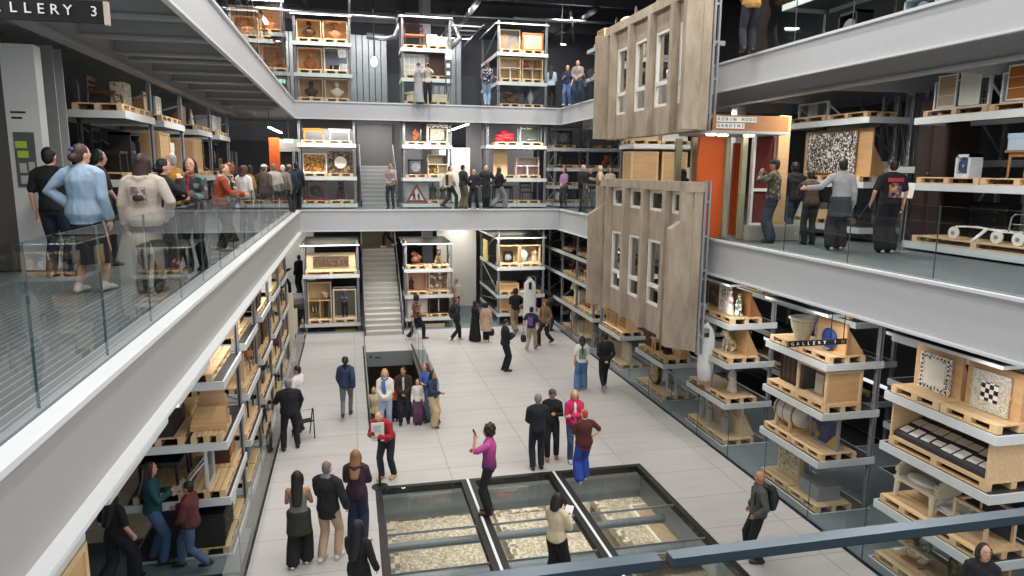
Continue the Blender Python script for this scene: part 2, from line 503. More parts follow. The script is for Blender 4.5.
struct('beam_ribs_right', m, M['soffit'], 'cross ribs under the top gallery above the tile racks', 'beam')
# columns
def hcol(name, x, y, z0, z1, mat, label, wd=.3):
    m = MB().bx(x-wd/2, y-wd/2, z0, x+wd/2, y-wd/2+.03, z1).bx(x-wd/2, y+wd/2-.03, z0, x+wd/2, y+wd/2, z1).bx(x-.02, y-wd/2, z0, x+.02, y+wd/2, z1)
    struct(name, m, mat, label, 'column')
hcol('column_left', -5.05, 14.0, Z2, 8.6, M['soffit'], 'grey steel column beside the white panel on the middle gallery', .42)
m = MB().bx(3.1, 31.2, 0, 3.55, 31.6, 4.8).bx(3.1, 31.2, 5, 3.55, 31.6, 8.8).bx(3.1, 31.2, 9, 3.55, 31.6, 13.9)
struct('column_back', m, plain('#77777c', .6), 'square grey column behind the stair side racks', 'column')
struct('column_gallery', MB().bx(10.25, 17.6, Z2, 10.5, 17.9, 8.6).bx(12.9, 14.2, Z2, 13.3, 14.6, 8.6), plain('#a4a6a8'), 'pale grey columns behind the concrete facade', 'column')
# shell
struct('ceiling', MB().bx(-14, 4, 13.9, 17, 40, 14.1), M['dark'], 'dark ceiling high above the hall', 'ceiling')
struct('wall_back', MB().bx(-14, 38, -.3, 17, 38.2, 14), M['darkwall'], 'dark wall far behind the stairs', 'wall')
struct('wall_left', MB().bx(-14.2, -3, -.3, -14, 38, 14), M['darkwall'], 'dark wall behind the racks of the crowd side', 'wall')
struct('wall_right', MB().bx(17, -3, -.3, 17.2, 38, 14), M['darkwall'], 'dark wall behind the tile racks', 'wall')
struct('wall_white_back', MB().bx(-4.6, 34.0, 0, -1.7, 34.15, 4.8).bx(4.0, 33.4, 0, 5.9, 33.55, 4.8).bx(4.1, 33.4, 5.05, 5.6, 33.55, 7.6), M['whitewall'], 'white walls at the end of the back aisles', 'wall')
m = MB()
for x0, x1 in ((.2, 1.95), (3.9, 5.6), (-3.2, -2.0)):
    for i in range(6):
        xa = x0+(x1-x0)*i/6
        m.bx(xa+.02, 35.9, 9.1, xa+(x1-x0)/6-.02, 36, 12.9)
struct('wall_panels', m, plain('#7d8186', .45, .4), 'metal wall panels behind the top gallery', 'wall')
m = MB().bx(-1.9, 31.9, Z2, .25, 32, 8.8).bx(2.4, 33, Z2, 4.1, 33.1, 8.8).bx(5.6, 34.5, Z2, 9, 34.6, 8.8).bx(5.9, 34.5, 0, 9.5, 34.6, 4.8).bx(.2, 34.5, Z2, 2.6, 34.6, 8.8)
struct('wall_dark_panels', m, plain('#6a686b', .6, 0, .06), 'dark panels behind the middle gallery racks', 'wall')
# mezzanine strip beyond the back aisle
struct('floor_mezzanine', MB().bx(-3.9, 30.2, .95, -1.95, 34, 1.2), M['steel'], 'raised strip of floor with a steel edge in the back aisle', 'floor')
struct('trim_1', MB().bx(-3.0, 28.9, 0, -2.5, 29.0, 1.0).bx(-2.45, 28.9, 0, -2.2, 29.0, 1.0), M['cream'], 'cream panels below the raised strip of floor', 'trim')
struct('wall_end_left', MB().bx(-2.62, 24.5, 0, -1.98, 24.62, 2.4), M['cream'], 'pale end panel of the chair racks', 'wall')

# white sign panel + brown wall on the middle gallery
struct('wall_gallery_left', MB().bx(-6.6, 11.9, Z2, -4.86, 12.1, 8.5), plain('#4f4a46', .7, 0, .05), 'brown grey wall beside the crowd on the middle gallery', 'wall')
p = thing('information_board', 'white information panel beside the man in the black tee', 'sign', (-4.62, 12.05, Z2))
obj('board', MB().bx(-.24, -.15, 0, .2, .1, 3.3), plain('#c9c9c6', .5, 0, .03), p)
obj('notice', MB().bx(-.17, -.165, 1.25, .1, -.15, 2.05), plain('#4d504c', .5), p)
obj('green_note', MB().bx(-.15, -.175, 1.82, 0, -.165, 1.92).bx(-.13, -.175, 1.68, .01, -.165, 1.78), plain('#a8c23a', .6), p)
obj('photo', MB().bx(-.12, -.175, 1.3, -.02, -.165, 1.42).bx(0.0, -.175, 1.45, .08, -.165, 1.62).bx(-.12, -.175, 1.46, -.03, -.165, 1.6), plain('#a9aaa6', .5), p)
obj('caption', MB().bx(-.18, -.155, 2.32, .02, -.15, 2.35).bx(-.17, -.155, 2.24, -.03, -.15, 2.27), M['black'], p)

# hanging sign GALLERY 3
sx0, sy0, sz0 = -2.02, 5.0, 7.555
c = ony(104, 15, 5.0); a = ony(-45, 5.5, 5.0)
t = thing('gallery_sign', 'black hanging sign reading GALLERY 3 in white letters', 'sign', (a[0], 5.0, a[2]-.055))
L = c[0]-a[0]; sl = (c[2]-a[2])/L
obj('panel', MB().bx(0, 0, -.004, L, .03, .125), M['sign_black'], t)
obj('end_cap', MB().bx(L, -.004, -.012, L+.025, .034, .125), plain('#cbb9a8'), t)
obj('hanger', MB().bx(L*.3, .01, .125, L*.3+.012, .022, 1.25).bx(L*.8, .01, .125, L*.8+.012, .022, 1.25), M['black_metal'], t)
for ch, px in zip('GALLERY3', (-26, -4, 13.5, 27.5, 41, 54.5, 68, 94)):
    q = ony(px, 9, 5.0)
    txt(ch, 'letter', M['white'], .085, Matrix.Translation((q[0]-a[0], -.004, .06)) @ FRONT, t)

# ------------------------------------------------------------------ ground floor glass, opening and stairs
def glass_run(label, a, b, z0, h, pw=1.5, group=None, channel=True, gm='glass', edge_top=True):
    """balustrade of separate panes from a to b"""
    a = Vector((a[0], a[1], 0)); b = Vector((b[0], b[1], 0)); d = b-a; L = d.length; u = d/L
    ang = math.atan2(u.y, u.x)
    t = thing('glass_balustrade', label, 'balustrade', (a.x, a.y, z0), ang, group)
    n = max(1, round(L/pw)); pl = L/n
    for i in range(n):
        g = obj('pane', MB().bx(i*pl+.008, -.009, .0, (i+1)*pl-.008, .009, h), M[gm], t)
        if i: obj('joint', MB().bx(i*pl-.0035, -.009, .02, i*pl+.0035, .009, h), M['edge'], t)
    if channel: obj('base_channel', MB().bx(0, -.03, -.01, L, .03, .022), M['rack'] if z0 > 1 else M['black_metal'], t)
    return t
glass_run('glass balustrade along the ground floor edge beside the cupboard and pallet racks', (8.41, 8), (8.41, 27.4), 0, 1.1)
glass_run('glass balustrade along the ground floor edge beside the chair racks', (-1.86, 9.5), (-1.86, 27.3), 0, 1.1)
glass_run('glass balustrade in front of the three people by the dark racks', (-4.2, 11.35), (-1.95, 11.35), -.01, 1.0)
glass_run('glass balustrade across the gap between the chessboard rack and the blue plate rack', (8.5, 10.05), (11.8, 10.05), -.01, 1.05)
glass_run('glass balustrade on the walking woman side of the stair opening', (.34, 17.6), (.34, 26.2), 0, 1.1)
glass_run('glass balustrade on the family side of the stair opening', (2.14, 17.6), (2.14, 26.2), 0, 1.1)
struct('wall_stairwell_left', MB().bx(.32, 18.2, -3.3, .38, 22.4, -.28), plain('#6b6f70', .5), 'grey side wall of the stair opening, walking frame side', 'wall')
struct('wall_stairwell_right', MB().bx(2.1, 18.2, -3.3, 2.16, 22.4, -.28), plain('#6b6f70', .5), 'grey side wall of the stair opening, family side', 'wall')
t = thing('header_sign', 'grey metal header with a small arrow above the stair opening', 'sign', (1.24, 25.36, -.56))
obj('plate', MB().bx(-.86, 0, 0, .86, .03, .545), plain('#8d9396', .4, .3, .05), t)
obj('arrow_mark', MB().prism([(-.72, .36), (-.66, .42), (-.6, .36)], -.004, 0, 'Y').bx(-.675, -.004, .3, -.645, 0, .38).bx(-.5, -.004, .32, -.3, 0, .36), M['black'], t)

def stairs(label, x0, x1, y0, z0, n, rise, run, mat, rail=True, down=False):
    t = thing('staircase', label, 'stairs', (x0, y0, z0))
    W = x1-x0; s = -1 if down else 1
    for i in range(n):
        za = s*(i+1)*rise
        obj('step', MB().bx(.06, i*run, za-(.04 if not down else .04), W-.06, (i+1)*run+.02, za).bx(.06, i*run+.01, za-rise, W-.06, i*run+.03, za-.04), mat, t)
        obj('nosing', MB().bx(.06, i*run-.012, za-.03, W-.06, i*run+.015, za+.004), M['flange'], t)
    ym, zm = n*run, s*n*rise
    for x in (0, W-.06):
        obj('stringer', MB().prism([(0, -.02 if not down else -.25), (ym, zm-.3), (ym, zm+.1), (0, .25)] if not down else [(0, -.3), (ym, zm-.3), (ym, zm+.02), (0, .0)], x, x+.05, 'X'), M['dark'], t)
    if rail:
        for x in (.03, W-.03):
            r = MB().tube([(x, .1, .15), (x, .1, 1.0), (x, ym, zm+.95), (x, ym-.02, zm+.95)], .02)
            for i in range(1, 5): r.tube([(x, ym*i/4, zm*i/4), (x, ym*i/4, zm*i/4+.95)], .012)
            obj('handrail', r, M['rack'], t)
    return t
stairs('wide grey staircase rising from the ground floor', .42, 1.98, 27.9, 0, 17, .175, .283, plain('#b9b6ad', .4, .1, .06))
stairs('grey staircase on the middle gallery behind the man in the taupe shirt', 0.45, 2.0, 30.2, Z2-.02, 10, .17, .28, plain('#aeadab', .4, .1, .06))
stairs('stairs going down in the floor opening behind the waiting family', .4, 2.08, 18.25, -.02, 16, .19, .3, plain('#8b8a80', .5), False, True)
t = thing('stair_landing', 'dark landing panel tinted olive for warm light at the top of the ground floor staircase', 'landing', (.42, 32.73, 2.9))
obj('landing_floor', MB().bx(0, .03, -.1, 1.56, 1.7, .08), plain('#a39a7c', .5), t)  # olive tone of floor and panel has warm light painted in
obj('back_panel', MB().bx(0, 1.65, .08, 1.56, 1.7, 1.85), plain('#6d6450', .5, 0, .05), t)
obj('post', MB().bx(.02, 1.4, -2.9, .14, 1.52, -.1).bx(1.42, 1.4, -2.9, 1.54, 1.52, -.1), M['rack'], t)
t = thing('stair_landing', 'grey landing panel above the middle gallery staircase', 'landing', (.4, 33.05, 6.71))
obj('landing_floor', MB().bx(0, .03, -.1, 1.62, 1.2, .02), plain('#8b8a88', .5), t)
obj('back_panel', MB().bx(0, 1.1, .02, 1.62, 1.15, 1.9), plain('#5d5b5c', .5, 0, .05), t)
obj('post', MB().bx(.02, 1, -1.7, .12, 1.1, -.1).bx(1.5, 1, -1.7, 1.6, 1.1, -.1), M['rack'], t)

# gallery balustrades
glass_run('long glass balustrade in front of the crowd on the middle gallery', (-2.0, .9), (-2.0, 27.7), Z2, 1.1, 1.33)
glass_run('glass balustrade of the middle gallery in front of the taupe shirt man', (-1.9, 27.83), (8.3, 27.83), Z2, 1.1, 1.7)
glass_run('glass balustrade of the middle gallery in front of the visitors at the tile racks', (8.45, 14.3), (8.45, 1.2), Z2, 1.1, 1.9)
glass_run('glass balustrade of the middle gallery beyond the concrete facade', (8.45, 27.7), (8.45, 21.3), Z2, 1.1)
glass_run('glass balustrade of the top gallery in front of the bust crates', (-1.9, 27.83), (8.3, 27.83), Z3, 1.1, 1.7)
glass_run('glass balustrade of the top gallery in front of the mustard jacket', (8.45, 14.2), (8.45, 1.2), Z3, 1.1, 1.6)
glass_run('glass balustrade of the top gallery beyond the concrete facade', (8.45, 27.7), (8.45, 21.4), Z3, 1.1)
glass_run('glass balustrade of the top gallery over the sloping beam of the crowd', (-2.0, 5.2), (-2.0, 27.7), Z3, 1.1, 1.6)
for lab, x0, x1 in (('steel capped glass rail under the lens, shorter stretch', -1.2, .36), ('steel capped glass rail under the lens, longer stretch', .375, 3.2)):
    t = thing('cap_rail', lab, 'handrail', (x0, .74, Z2))
    obj('rail', MB().bx(0, -.01, 1.088, x1-x0, .01, 1.1), plain('#43525e', .3, .4, .05), t)
    obj('rail_lip', MB().bx(0, .008, 1.075, x1-x0, .012, 1.092), plain('#3e4f5c', .3, .5, .05), t)
    obj('pane', MB().bx(0, -.008, 0, x1-x0, .008, 1.085), M['case'], t)
struct('trim_front', MB().bx(HX0, .66, 4.9, 9, .8, Z2), M['steel'], 'steel kerb below the capped glass rail', 'trim')

# ------------------------------------------------------------------ glass floor
for i, (x0, x1, w_) in enumerate(((.36, 2.27, 'beside the sign post'), (2.33, 4.2, 'under the woman in the cream sweater'), (4.26, 6.28, 'under the blue trousers'))):
    t = thing('floor_window', 'black framed glass floor panel '+w_, 'glass floor', (x0, 6, -.13))
    W = x1-x0; L = 8.1
    fr = MB().bx(0, 0, 0, .12, L, .14).bx(W-.12, 0, 0, W, L, .14).bx(.12, L-.12, 0, W-.12, L, .14).bx(.12, 0, 0, W-.12, .1, .14)
    obj('frame', fr, M['black'], t)
    ys = [.1, 2.2, 3.5, 4.8, 6.1, L-.12]
    for a, b in zip(ys, ys[1:]):
        obj('pane', MB().bx(.12, a+.006, .09, W-.12, b-.006, .135), M['floorglass'], t)
        if a > .2: obj('joint', MB().bx(.12, a-.006, .09, W-.12, a+.006, .136), M['rack'], t)
    if i: obj('divider', MB().bx(-.055, 0, .0, -.005, L, .142), M['flange'], t)
for k, (y, z) in enumerate(((12.9, -.7), (11.95, -.8), (10.6, -.75))):
    m = MB().bx(.3, y-.07, z, 6.36, y+.07, z+.03).bx(.3, y-.01, z-.08, 6.36, y+.01, z).bx(.3, y-.05, z-.1, 6.36, y+.05, z-.08)
    struct('beam_floor_%d' % (k+1), m, plain('#8f9799', .5, .2), '%s grey beam under the glass floor' % ('first', 'second', 'third')[k], 'beam')
# what lies in the storey below
mosaic = voro(['#b5aa95', '#8d836f', '#a3977f', '#978c76', '#c2b8a3'], 18, .7)
lat = voro(['#b9b09c', '#857c69', '#c6bda8', '#6f6756'], 9, .7, rnd_=.25)
def stone_screen(lab, x, y, w_, d, z, rz=0):
    t = thing('stone_screen', lab, 'stone carving', (x, y, -3.3), rz)
    obj('slab', MB().bx(-w_/2, -d/2, z-.2, w_/2, d/2, z), mosaic, t)
    b = MB().bx(-w_/2, d/2-.35, z, w_/2, d/2, z+.04).bx(-w_/2, -d/2, z, -w_/2+.22, d/2-.35, z+.04)
    obj('border', b, lat, t)
    s = MB()
    for sx in (-1, 1):
        for sy in (-1, 1): s.bx(sx*(w_/2-.15)-.06, sy*(d/2-.15)-.06, 0, sx*(w_/2-.15)+.06, sy*(d/2-.15)+.06, z-.2)
    obj('support', s, M['rack'], t)
stone_screen('carved stone lattice slab under the glass floor beside the sign post', 1.95, 16.6, 2.5, 3.0, .55)
stone_screen('carved stone slab with pale tiles below the cream sweater woman', 4.95, 16.4, 2.6, 3.2, .5)
stone_screen('speckled mosaic slab below the blue trousers', 7.9, 16.6, 2.7, 3.6, .55)
for lab, x, y, w_, d, h, mt_ in (('pale plinth block below the first glass floor panel', .95, 19.3, .8, .6, 1.0, M['cream']), ('long cream ledge below the first glass floor panel', 3.25, 20.0, 1.5, .5, .9, M['stone_pale']),
                              ('grey case below the middle glass floor panel', 4.4, 20.2, .8, .5, 1.5, plain('#7f6a66')), ('cream stone block below the middle glass floor panel', 5.6, 19.4, 1.4, .7, .8, M['stone_pale']),
                              ('ornamental stone ledge below the third glass floor panel', 8.3, 19.8, 2.6, .6, .8, M['stone']), ('small white block below the first glass floor panel', 2.9, 18.7, .5, .4, .5, M['white']), ('pale slab leaning low below the first panel', 1.2, 14.6, 1.2, .6, .5, M['stone_pale'])):
    t = thing('stone_block', lab, 'stone block', (x, y, -3.3))
    obj('block', MB().bx(-w_/2, -d/2, .12, w_/2, d/2, h), mt_, t)
    obj('plinth', MB().bx(-w_/2-.05, -d/2-.05, 0, w_/2+.05, d/2+.05, .12), M['stone'], t)
t = thing('framed_relief', 'tall framed stone relief standing below the third glass floor panel', 'relief', (7.9, 16.1, -2.75))
obj('relief_panel', MB().bx(-.45, -1.05, .03, .45, 1.05, .07), plain('#a18c6c', .7, 0, .4, 14), t)
obj('frame', MB().bx(-.52, -1.12, 0, -.45, 1.12, .1).bx(.45, -1.12, 0, .52, 1.12, .1).bx(-.45, 1.05, 0, .45, 1.12, .1).bx(-.45, -1.12, 0, .45, -1.05, .1), M['stone_pale'], t)

# ------------------------------------------------------------------ the two storey concrete facade
def facade(label, z0, z1, rows, fins, ears=None, parapet=True):
    """rows: list of (window z0, z1, transom z or None)"""
    t = thing('concrete_facade', label, 'facade section', (7.7, 0, z0))
    Y0, Y1 = 14.85, 20.75
    wins = [(16.0-.8, 16.0), (17.33-.8, 17.33), (18.66-.8, 18.66), (20.0-.8, 20.0)]
    wl = MB()
    zc = [0]
    for r in rows: zc += [r[0]-z0, r[1]-z0]
    zc.append(z1-z0)
    for a in range(0, len(zc)-1):
        if a % 2 == 0: wl.bx(0, Y0, zc[a], .22, Y1, zc[a+1])
        else:
            ys = [Y0]+[v for q in wins for v in q]+[Y1]
            for i in range(0, len(ys), 2): wl.bx(0, ys[i], zc[a], .22, ys[i+1], zc[a+1])
    if parapet: wl.bx(-.12, Y0-.015, z1-z0-.22, .24, Y1+.015, z1-z0+.01)
    obj('wall', wl, M['facade'], t)
    for y, d in fins:
        obj('fin', MB().bx(-d, y-(.09 if not (ears and d > .25) else .06), .02, 0, y+(.09 if not (ears and d > .25) else .06), z1-z0-.22), M['facade'], t)
    if ears:
        for y in (14.97, 20.55):
            obj('fin', MB().add([(x, yy, z) for yy in (y-.11, y+.11) for x, z in ((-.55, .12), (0, .02), (0, 3.35), (-.1, 3.2), (-.55, 2.9))],
                 [(0, 1, 2, 3, 4), (9, 8, 7, 6, 5)]+[((i+1) % 5, i, 5+i, 5+(i+1) % 5) for i in range(5)]), M['facade'], t)
    for (a, b, tr) in rows:
        for (y0, y1) in wins:
            fr = MB(); h0, h1 = a-z0, b-z0; e = .07
            fr.bx(.01, y0, h0, .09, y0+e, h1).bx(.01, y1-e, h0, .09, y1, h1).bx(.01, y0+e, h0, .09, y1-e, h0+e).bx(.01, y0+e, h1-e, .09, y1-e, h1)
            if tr: fr.bx(.01, y0+e, tr-z0-.05, .09, y1-e, tr-z0+.05)
            o = obj('window', fr, M['white'], t)
            obj('pane', MB().bx(.06, y0+e, h0+e, .07, y1-e, h1-e), M['case'] if tr else glassmat('frosted_%.1f' % y0, (.55, .58, .56, 1)), o)
    # steel support frame at the near end
    s = MB().bx(.24, Y0-.03, -.1, .29, Y0+.05, z1-z0+.05).bx(.36, Y0-.03, -.1, .4, Y0+.05, z1-z0+.05).bx(.24, Y1, 0, .34, Y1+.1, z1-z0)
    for zz in np.arange(.3, z1-z0, .8): s.bx(.24, Y0-.02, zz, .4, Y0+.03, zz+.05)
    s.bx(.24, Y0, 0, .3, Y1, .12)
    for yy in (15.3, 17.5, 19.8): s.bx(.24, yy, (z1-z0)*.6, .8, yy+.1, (z1-z0)*.6+.1).bx(.24, yy, .3, .8, yy+.1, .4)
    obj('support_frame', s, M['rack'], t)
    return t
facade('upper weathered concrete facade section with tall white windows', 7.52, 10.75, [(8.2, 10.05, 8.78)], [(16.12, .17), (17.45, .17), (18.78, .17), (20.12, .17), (14.95, .4), (20.62, .45)])
facade('lower weathered concrete facade section with two rows of white windows', 2.39, 6.35, [(3.1, 4.83, 3.62), (5.58, 6.11, None)], [(16.12, .17), (17.45, .17), (18.78, .17), (20.12, .17), (14.95, .3), (20.62, .3)], True)
# ================================================================== RACKS, PALLETS AND THEIR LOADS
RACKS = []
def headroom(x, y, z):
    """clear height above deck level z at (x, y)"""
    best = 9
    for a, b, c, d, lv in RACKS:
        if a <= x <= b and c <= y <= d:
            for q in lv:
                if q > z+.2: best = min(best, q-.15-z)
    return best
def rack(label, x0, x1, y0, y1, z0, z1, levels, top=None, posts=None, axis='Y', brace=True, rows=(0, 1), deep=0):
    """steel pallet rack; levels = deck heights; long side along axis"""
    RACKS.append((x0, x1, y0, y1, sorted(levels)+[top or z1+.14]))
    t = thing('pallet_rack', label, 'rack', (x0, y0, z0))
    W, D = x1-x0, y1-y0
    ps = posts or [0, 1]
    pw = .08
    L = D if axis == 'Y' else W
    for u in ps:
        for v in rows:
            a = u*(L-pw); b = v*((W if axis == 'Y' else D)-pw)
            x, y = (b, a) if axis == 'Y' else (a, b)
            m = MB().bx(x, y, 0, x+pw, y+pw*.3, z1-z0).bx(x, y+pw*.7, 0, x+pw, y+pw, z1-z0).bx(x+pw*.35, y, 0, x+pw*.65, y+pw, z1-z0)
            for zz in np.arange(.1, z1-z0, .15): m.bx(x+.01, y+pw*.3, zz, x+pw-.01, y+pw*.7, zz+.1)
            obj('post', m, M['rack'], t)
    for z in levels:
        h = z-z0
        b = MB().bx(-.03, -.03, h-.14, W+.03, 0, h).bx(-.03, D, h-.14, W+.03, D+.03, h).bx(-.03, 0, h-.14, 0, D, h).bx(W, 0, h-.14, W+.03, D, h)
        obj('beam', b, M['beam'], t)
        obj('shelf_deck', MB().bx(0, 0, h-.05, W, D, h-.005), M['decktop'], t)
    if top:
        h = top-z0
        obj('cover_edge', MB().bx(-.1, -.05, h-.03, -.06, D+.05, h+.02).bx(-.06, -.05, h-.03, W+.06, -.01, h+.02), M['beam'], t)
        obj('cover', MB().bx(-.06, -.01, h-.02, W+.06+(deep if axis == 'Y' else 0), D+.05+(0 if axis == 'Y' else deep), h+.01), M['decktop'], t)
    if brace and len(rows) > 1:
        zz = [z0]+sorted(levels)+[z1]
        far = (W if axis == 'Y' else D)-pw/2
        for u in ps:
            q = u*(L-pw)+pw/2
            for i, (a, b) in enumerate(zip(zz, zz[1:])):
                if b-a < .5: continue
                e0, e1 = (pw/2, far) if i % 2 == 0 else (far, pw/2)
                p0, p1 = ((e0, q, a-z0+.1), (e1, q, b-z0-.2)) if axis == 'Y' else ((q, e0, a-z0+.1), (q, e1, b-z0-.2))
                obj('brace', MB().bar(p0, p1, .04, .03), M['rack'], t)
    return t

PAL = {}
def pallet(label, loc, rz, w=.95, d=.8, h=.13):
    key = (round(w, 2), round(d, 2))
    if key not in PAL:
        m = MB()
        n = 6; bw = d/(n+.6)
        for i in range(n): m.bx(-w/2, -d/2+i*d/n, h-.022, w/2, -d/2+i*d/n+d/n-.012, h)
        for y in (-d/2+.05, 0, d/2-.05):
            for x in (-w/2+.06, 0, w/2-.06): m.bx(x-.06, y-.05, .02, x+.06, y+.05, h-.022)
            m.bx(-w/2, y-.05, 0, w/2, y+.05, .02)
        PAL[key] = m.mesh('pallet'); PAL[key].materials.append(M['pine'])
    o = bpy.data.objects.new('pallet', PAL[key]); COL.objects.link(o)
    o.location = loc; o.rotation_euler = (0, 0, rz)
    tag(o, label, 'pallet')
    return o

def board_stack(mb, w, d, h, n): 
    for i in range(n): mb.bx(-w/2, -d/2, i*h/n, w/2, d/2, (i+.8)*h/n)
    return mb
WOODS = {'oak': 'oak', 'walnut': 'walnut', 'mahog': 'mahog', 'pine': 'pine', 'ply': 'ply', 'birch': 'birch'}
def mt(c, default='stone'):
    if c is None: return M[default]
    if c in M: return M[c]
    if isinstance(c, str) and c.startswith('#'): return plain(c)
    return c
def item(kind, label, cat, loc, rz=0, w=.6, d=.4, h=.7, c=None, c2=None, group=None, name=None):
    """one exhibit; front looks along local -Y, base at loc"""
    T = lambda nm: thing(name or nm, label, cat, loc, rz, group)
    def S(nm, mb, m, smooth=False, **k):
        return tag(obj(name or nm, mb, m, None, smooth, loc, rz, **k), label, cat, group)
    hw, hd = w/2, d/2
    if kind == 'crate':                    # open fronted display crate
        t = T('display_crate'); mm = mt(c, 'ply'); e = .03
        obj('back_panel', MB().bx(-hw, hd-e, 0, hw, hd, h), mm, t)
        for s in (-1, 1): obj('side_panel', MB().bx(s*hw-(e if s > 0 else 0), -hd, 0, s*hw+(e if s < 0 else 0), hd-e, h), mm, t)
        obj('base', MB().bx(-hw+e, -hd, 0, hw-e, hd-e, e), mm, t)
        obj('top_rail', MB().bx(-hw+e, -hd, h-e, hw-e, hd-e, h), mm, t)
        return t
    if kind == 'box':                      # closed crate with battens
        t = T('wooden_crate'); mm = mt(c, 'ply'); e = .07
        obj('body', MB().bx(-hw+.02, -hd+.02, 0, hw-.02, hd-.02, h-.02), mm, t)
        fr = MB()
        for y in (-hd, hd-.02):
            fr.bx(-hw, y, 0, -hw+e, y+.02, h).bx(hw-e, y, 0, hw, y+.02, h).bx(-hw+e, y, 0, hw-e, y+.02, e).bx(-hw+e, y, h-e, hw-e, y+.02, h)
        for x in (-hw, hw-.02):
            fr.bx(x, -hd+.02, 0, x+.02, -hd+e, h).bx(x, hd-e, 0, x+.02, hd-.02, h).bx(x, -hd+e, 0, x+.02, hd-e, e).bx(x, -hd+e, h-e, x+.02, hd-e, h)
        obj('batten_frame', fr, mt(c2, 'pine'), t)
        return t
    if kind == 'vitrine':                  # framed glazed case
        t = T('glazed_case'); mm = mt(c, 'pine'); e = .045
        fr = MB()
        for x in (-hw, hw-e):
            for y in (-hd, hd-e): fr.bx(x, y, 0, x+e, y+e, h)
        for z in (0, h-e):
            for y in (-hd, hd-e): fr.bx(-hw+e, y, z, hw-e, y+e, z+e)
            for x in (-hw, hw-e): fr.bx(x, -hd+e, z, x+e, hd-e, z+e)
        obj('frame', fr, mm, t)
        obj('back_panel', MB().bx(-hw+e, hd-e, e, hw-e, hd-.01, h-e), mt(c2, 'dark'), t)
        obj('base_panel', MB().bx(-hw+e, -hd+e, .01, hw-e, hd-e, .04), mm, t)
        obj('pane', MB().bx(-hw+e, -hd+.015, e, hw-e, -hd+.025, h-e), M['case'], t)
        return t
    if kind == 'board':                    # upright board on two triangular braces
        t = T('mounting_board'); mm = mt(c, 'ply')
        obj('backboard', MB().bx(-hw, -.02, .0, hw, .02, h), mm, t)
        for s in (-1, 1):
            obj('brace', MB().prism([(.02, 0), (d, 0), (.02, h*.93)], s*hw*.8-.015, s*hw*.8+.015, 'X'), mm, t)
        return t
    if kind == 'panel':                    # flat framed panel / tile picture
        t = T('framed_picture'); e = .05
        obj('frame', MB().bx(-hw, -d/2, 0, -hw+e, d/2, h).bx(hw-e, -d/2, 0, hw, d/2, h).bx(-hw+e, -d/2, 0, hw-e, d/2, e).bx(-hw+e, -d/2, h-e, hw-e, d/2, h), mt(c2, 'oak'), t)
        obj('panel', MB().bx(-hw+e, -d/2+.012, e, hw-e, d/2, h-e), mt(c), t)
        return t
    if kind == 'slab':
        return S('carved_slab', MB().bx(-hw, -hd, 0, hw, hd, h).bx(-hw-.01, -hd-.01, 0, hw+.01, hd+.01, .03), mt(c))
    if kind == 'shell':                    # bent plywood seat shell
        t = T('plywood_shell'); mm = mt(c, 'ply')
        for s_, nm in ((1, 'back_shell'), (-1, 'seat_shell')):
            m = MB()
            a = [(s_*hd*(.25+.75*math.sin(q*.26)), h*q/6) for q in range(7)] if s_ > 0 else [(-hd*math.cos(q*.26), h*.45*q/6) for q in range(7)]
            for (y0, z0), (y1, z1) in zip(a, a[1:]): m.bar((0, y0, z0), (0, y1, z1), w*(1-.5*z0/h), .03)
            obj(nm, m, mm, t)
        return t
    if kind == 'bust':
        t = T('portrait_bust'); mm = mt(c, 'bronze'); k = h/.6
        m = MB().ell((0, -.01*k, .5*k), (.09*k, .105*k, .115*k)).loft([(0, 0, .1*k), (0, 0, .2*k), (0, 0, .28*k), (0, 0, .33*k), (0, 0, .37*k), (0, 0, .46*k)], [(.17*k, .1*k), (.25*k, .12*k), (.25*k, .11*k), (.16*k, .085*k), (.065*k, .06*k), (.06*k, .06*k)], 14)
        m.ell((0, -.115*k, .49*k), (.018*k, .03*k, .03*k)).ell((0, .02*k, .54*k), (.1*k, .105*k, .09*k))
        obj('head_and_shoulders', m, mm, t, remesh=.016*k, smooth_it=2)
        obj('socle', MB().lathe([(.09*k, 0), (.09*k, .03*k), (.05*k, .06*k), (.06*k, .13*k)], 12), mt(c2, 'stone'), t)
        return t
    if kind == 'statue':                   # robed standing figure
        t = T('statuette'); k = h; mm = mt(c)
        m = MB().loft([(0, 0, .04*k), (0, 0, .25*k), (0, 0, .5*k), (0, 0, .68*k), (0, 0, .8*k)], [(.22*k, .18*k), (.18*k, .15*k), (.15*k, .12*k), (.17*k, .11*k), (.06*k, .06*k)])
        m.ell((0, -.01*k, .9*k), (.06*k, .065*k, .085*k)).ell((0, .01*k, .94*k), (.07*k, .075*k, .065*k))
        m.loft([(-.13*k, 0, .7*k), (-.18*k, -.04*k, .52*k), (-.06*k, -.13*k, .5*k)], [.045*k, .04*k, .03*k])
        m.loft([(.13*k, 0, .7*k), (.19*k, -.04*k, .55*k), (.12*k, -.16*k, .62*k)], [.045*k, .04*k, .03*k])
        obj('figure', m, mm, t, remesh=.022*k, smooth_it=2)
        obj('plinth', MB().bx(-.2*k, -.16*k, 0, .2*k, .16*k, .05*k), mt(c2, 'stone'), t)
        return t
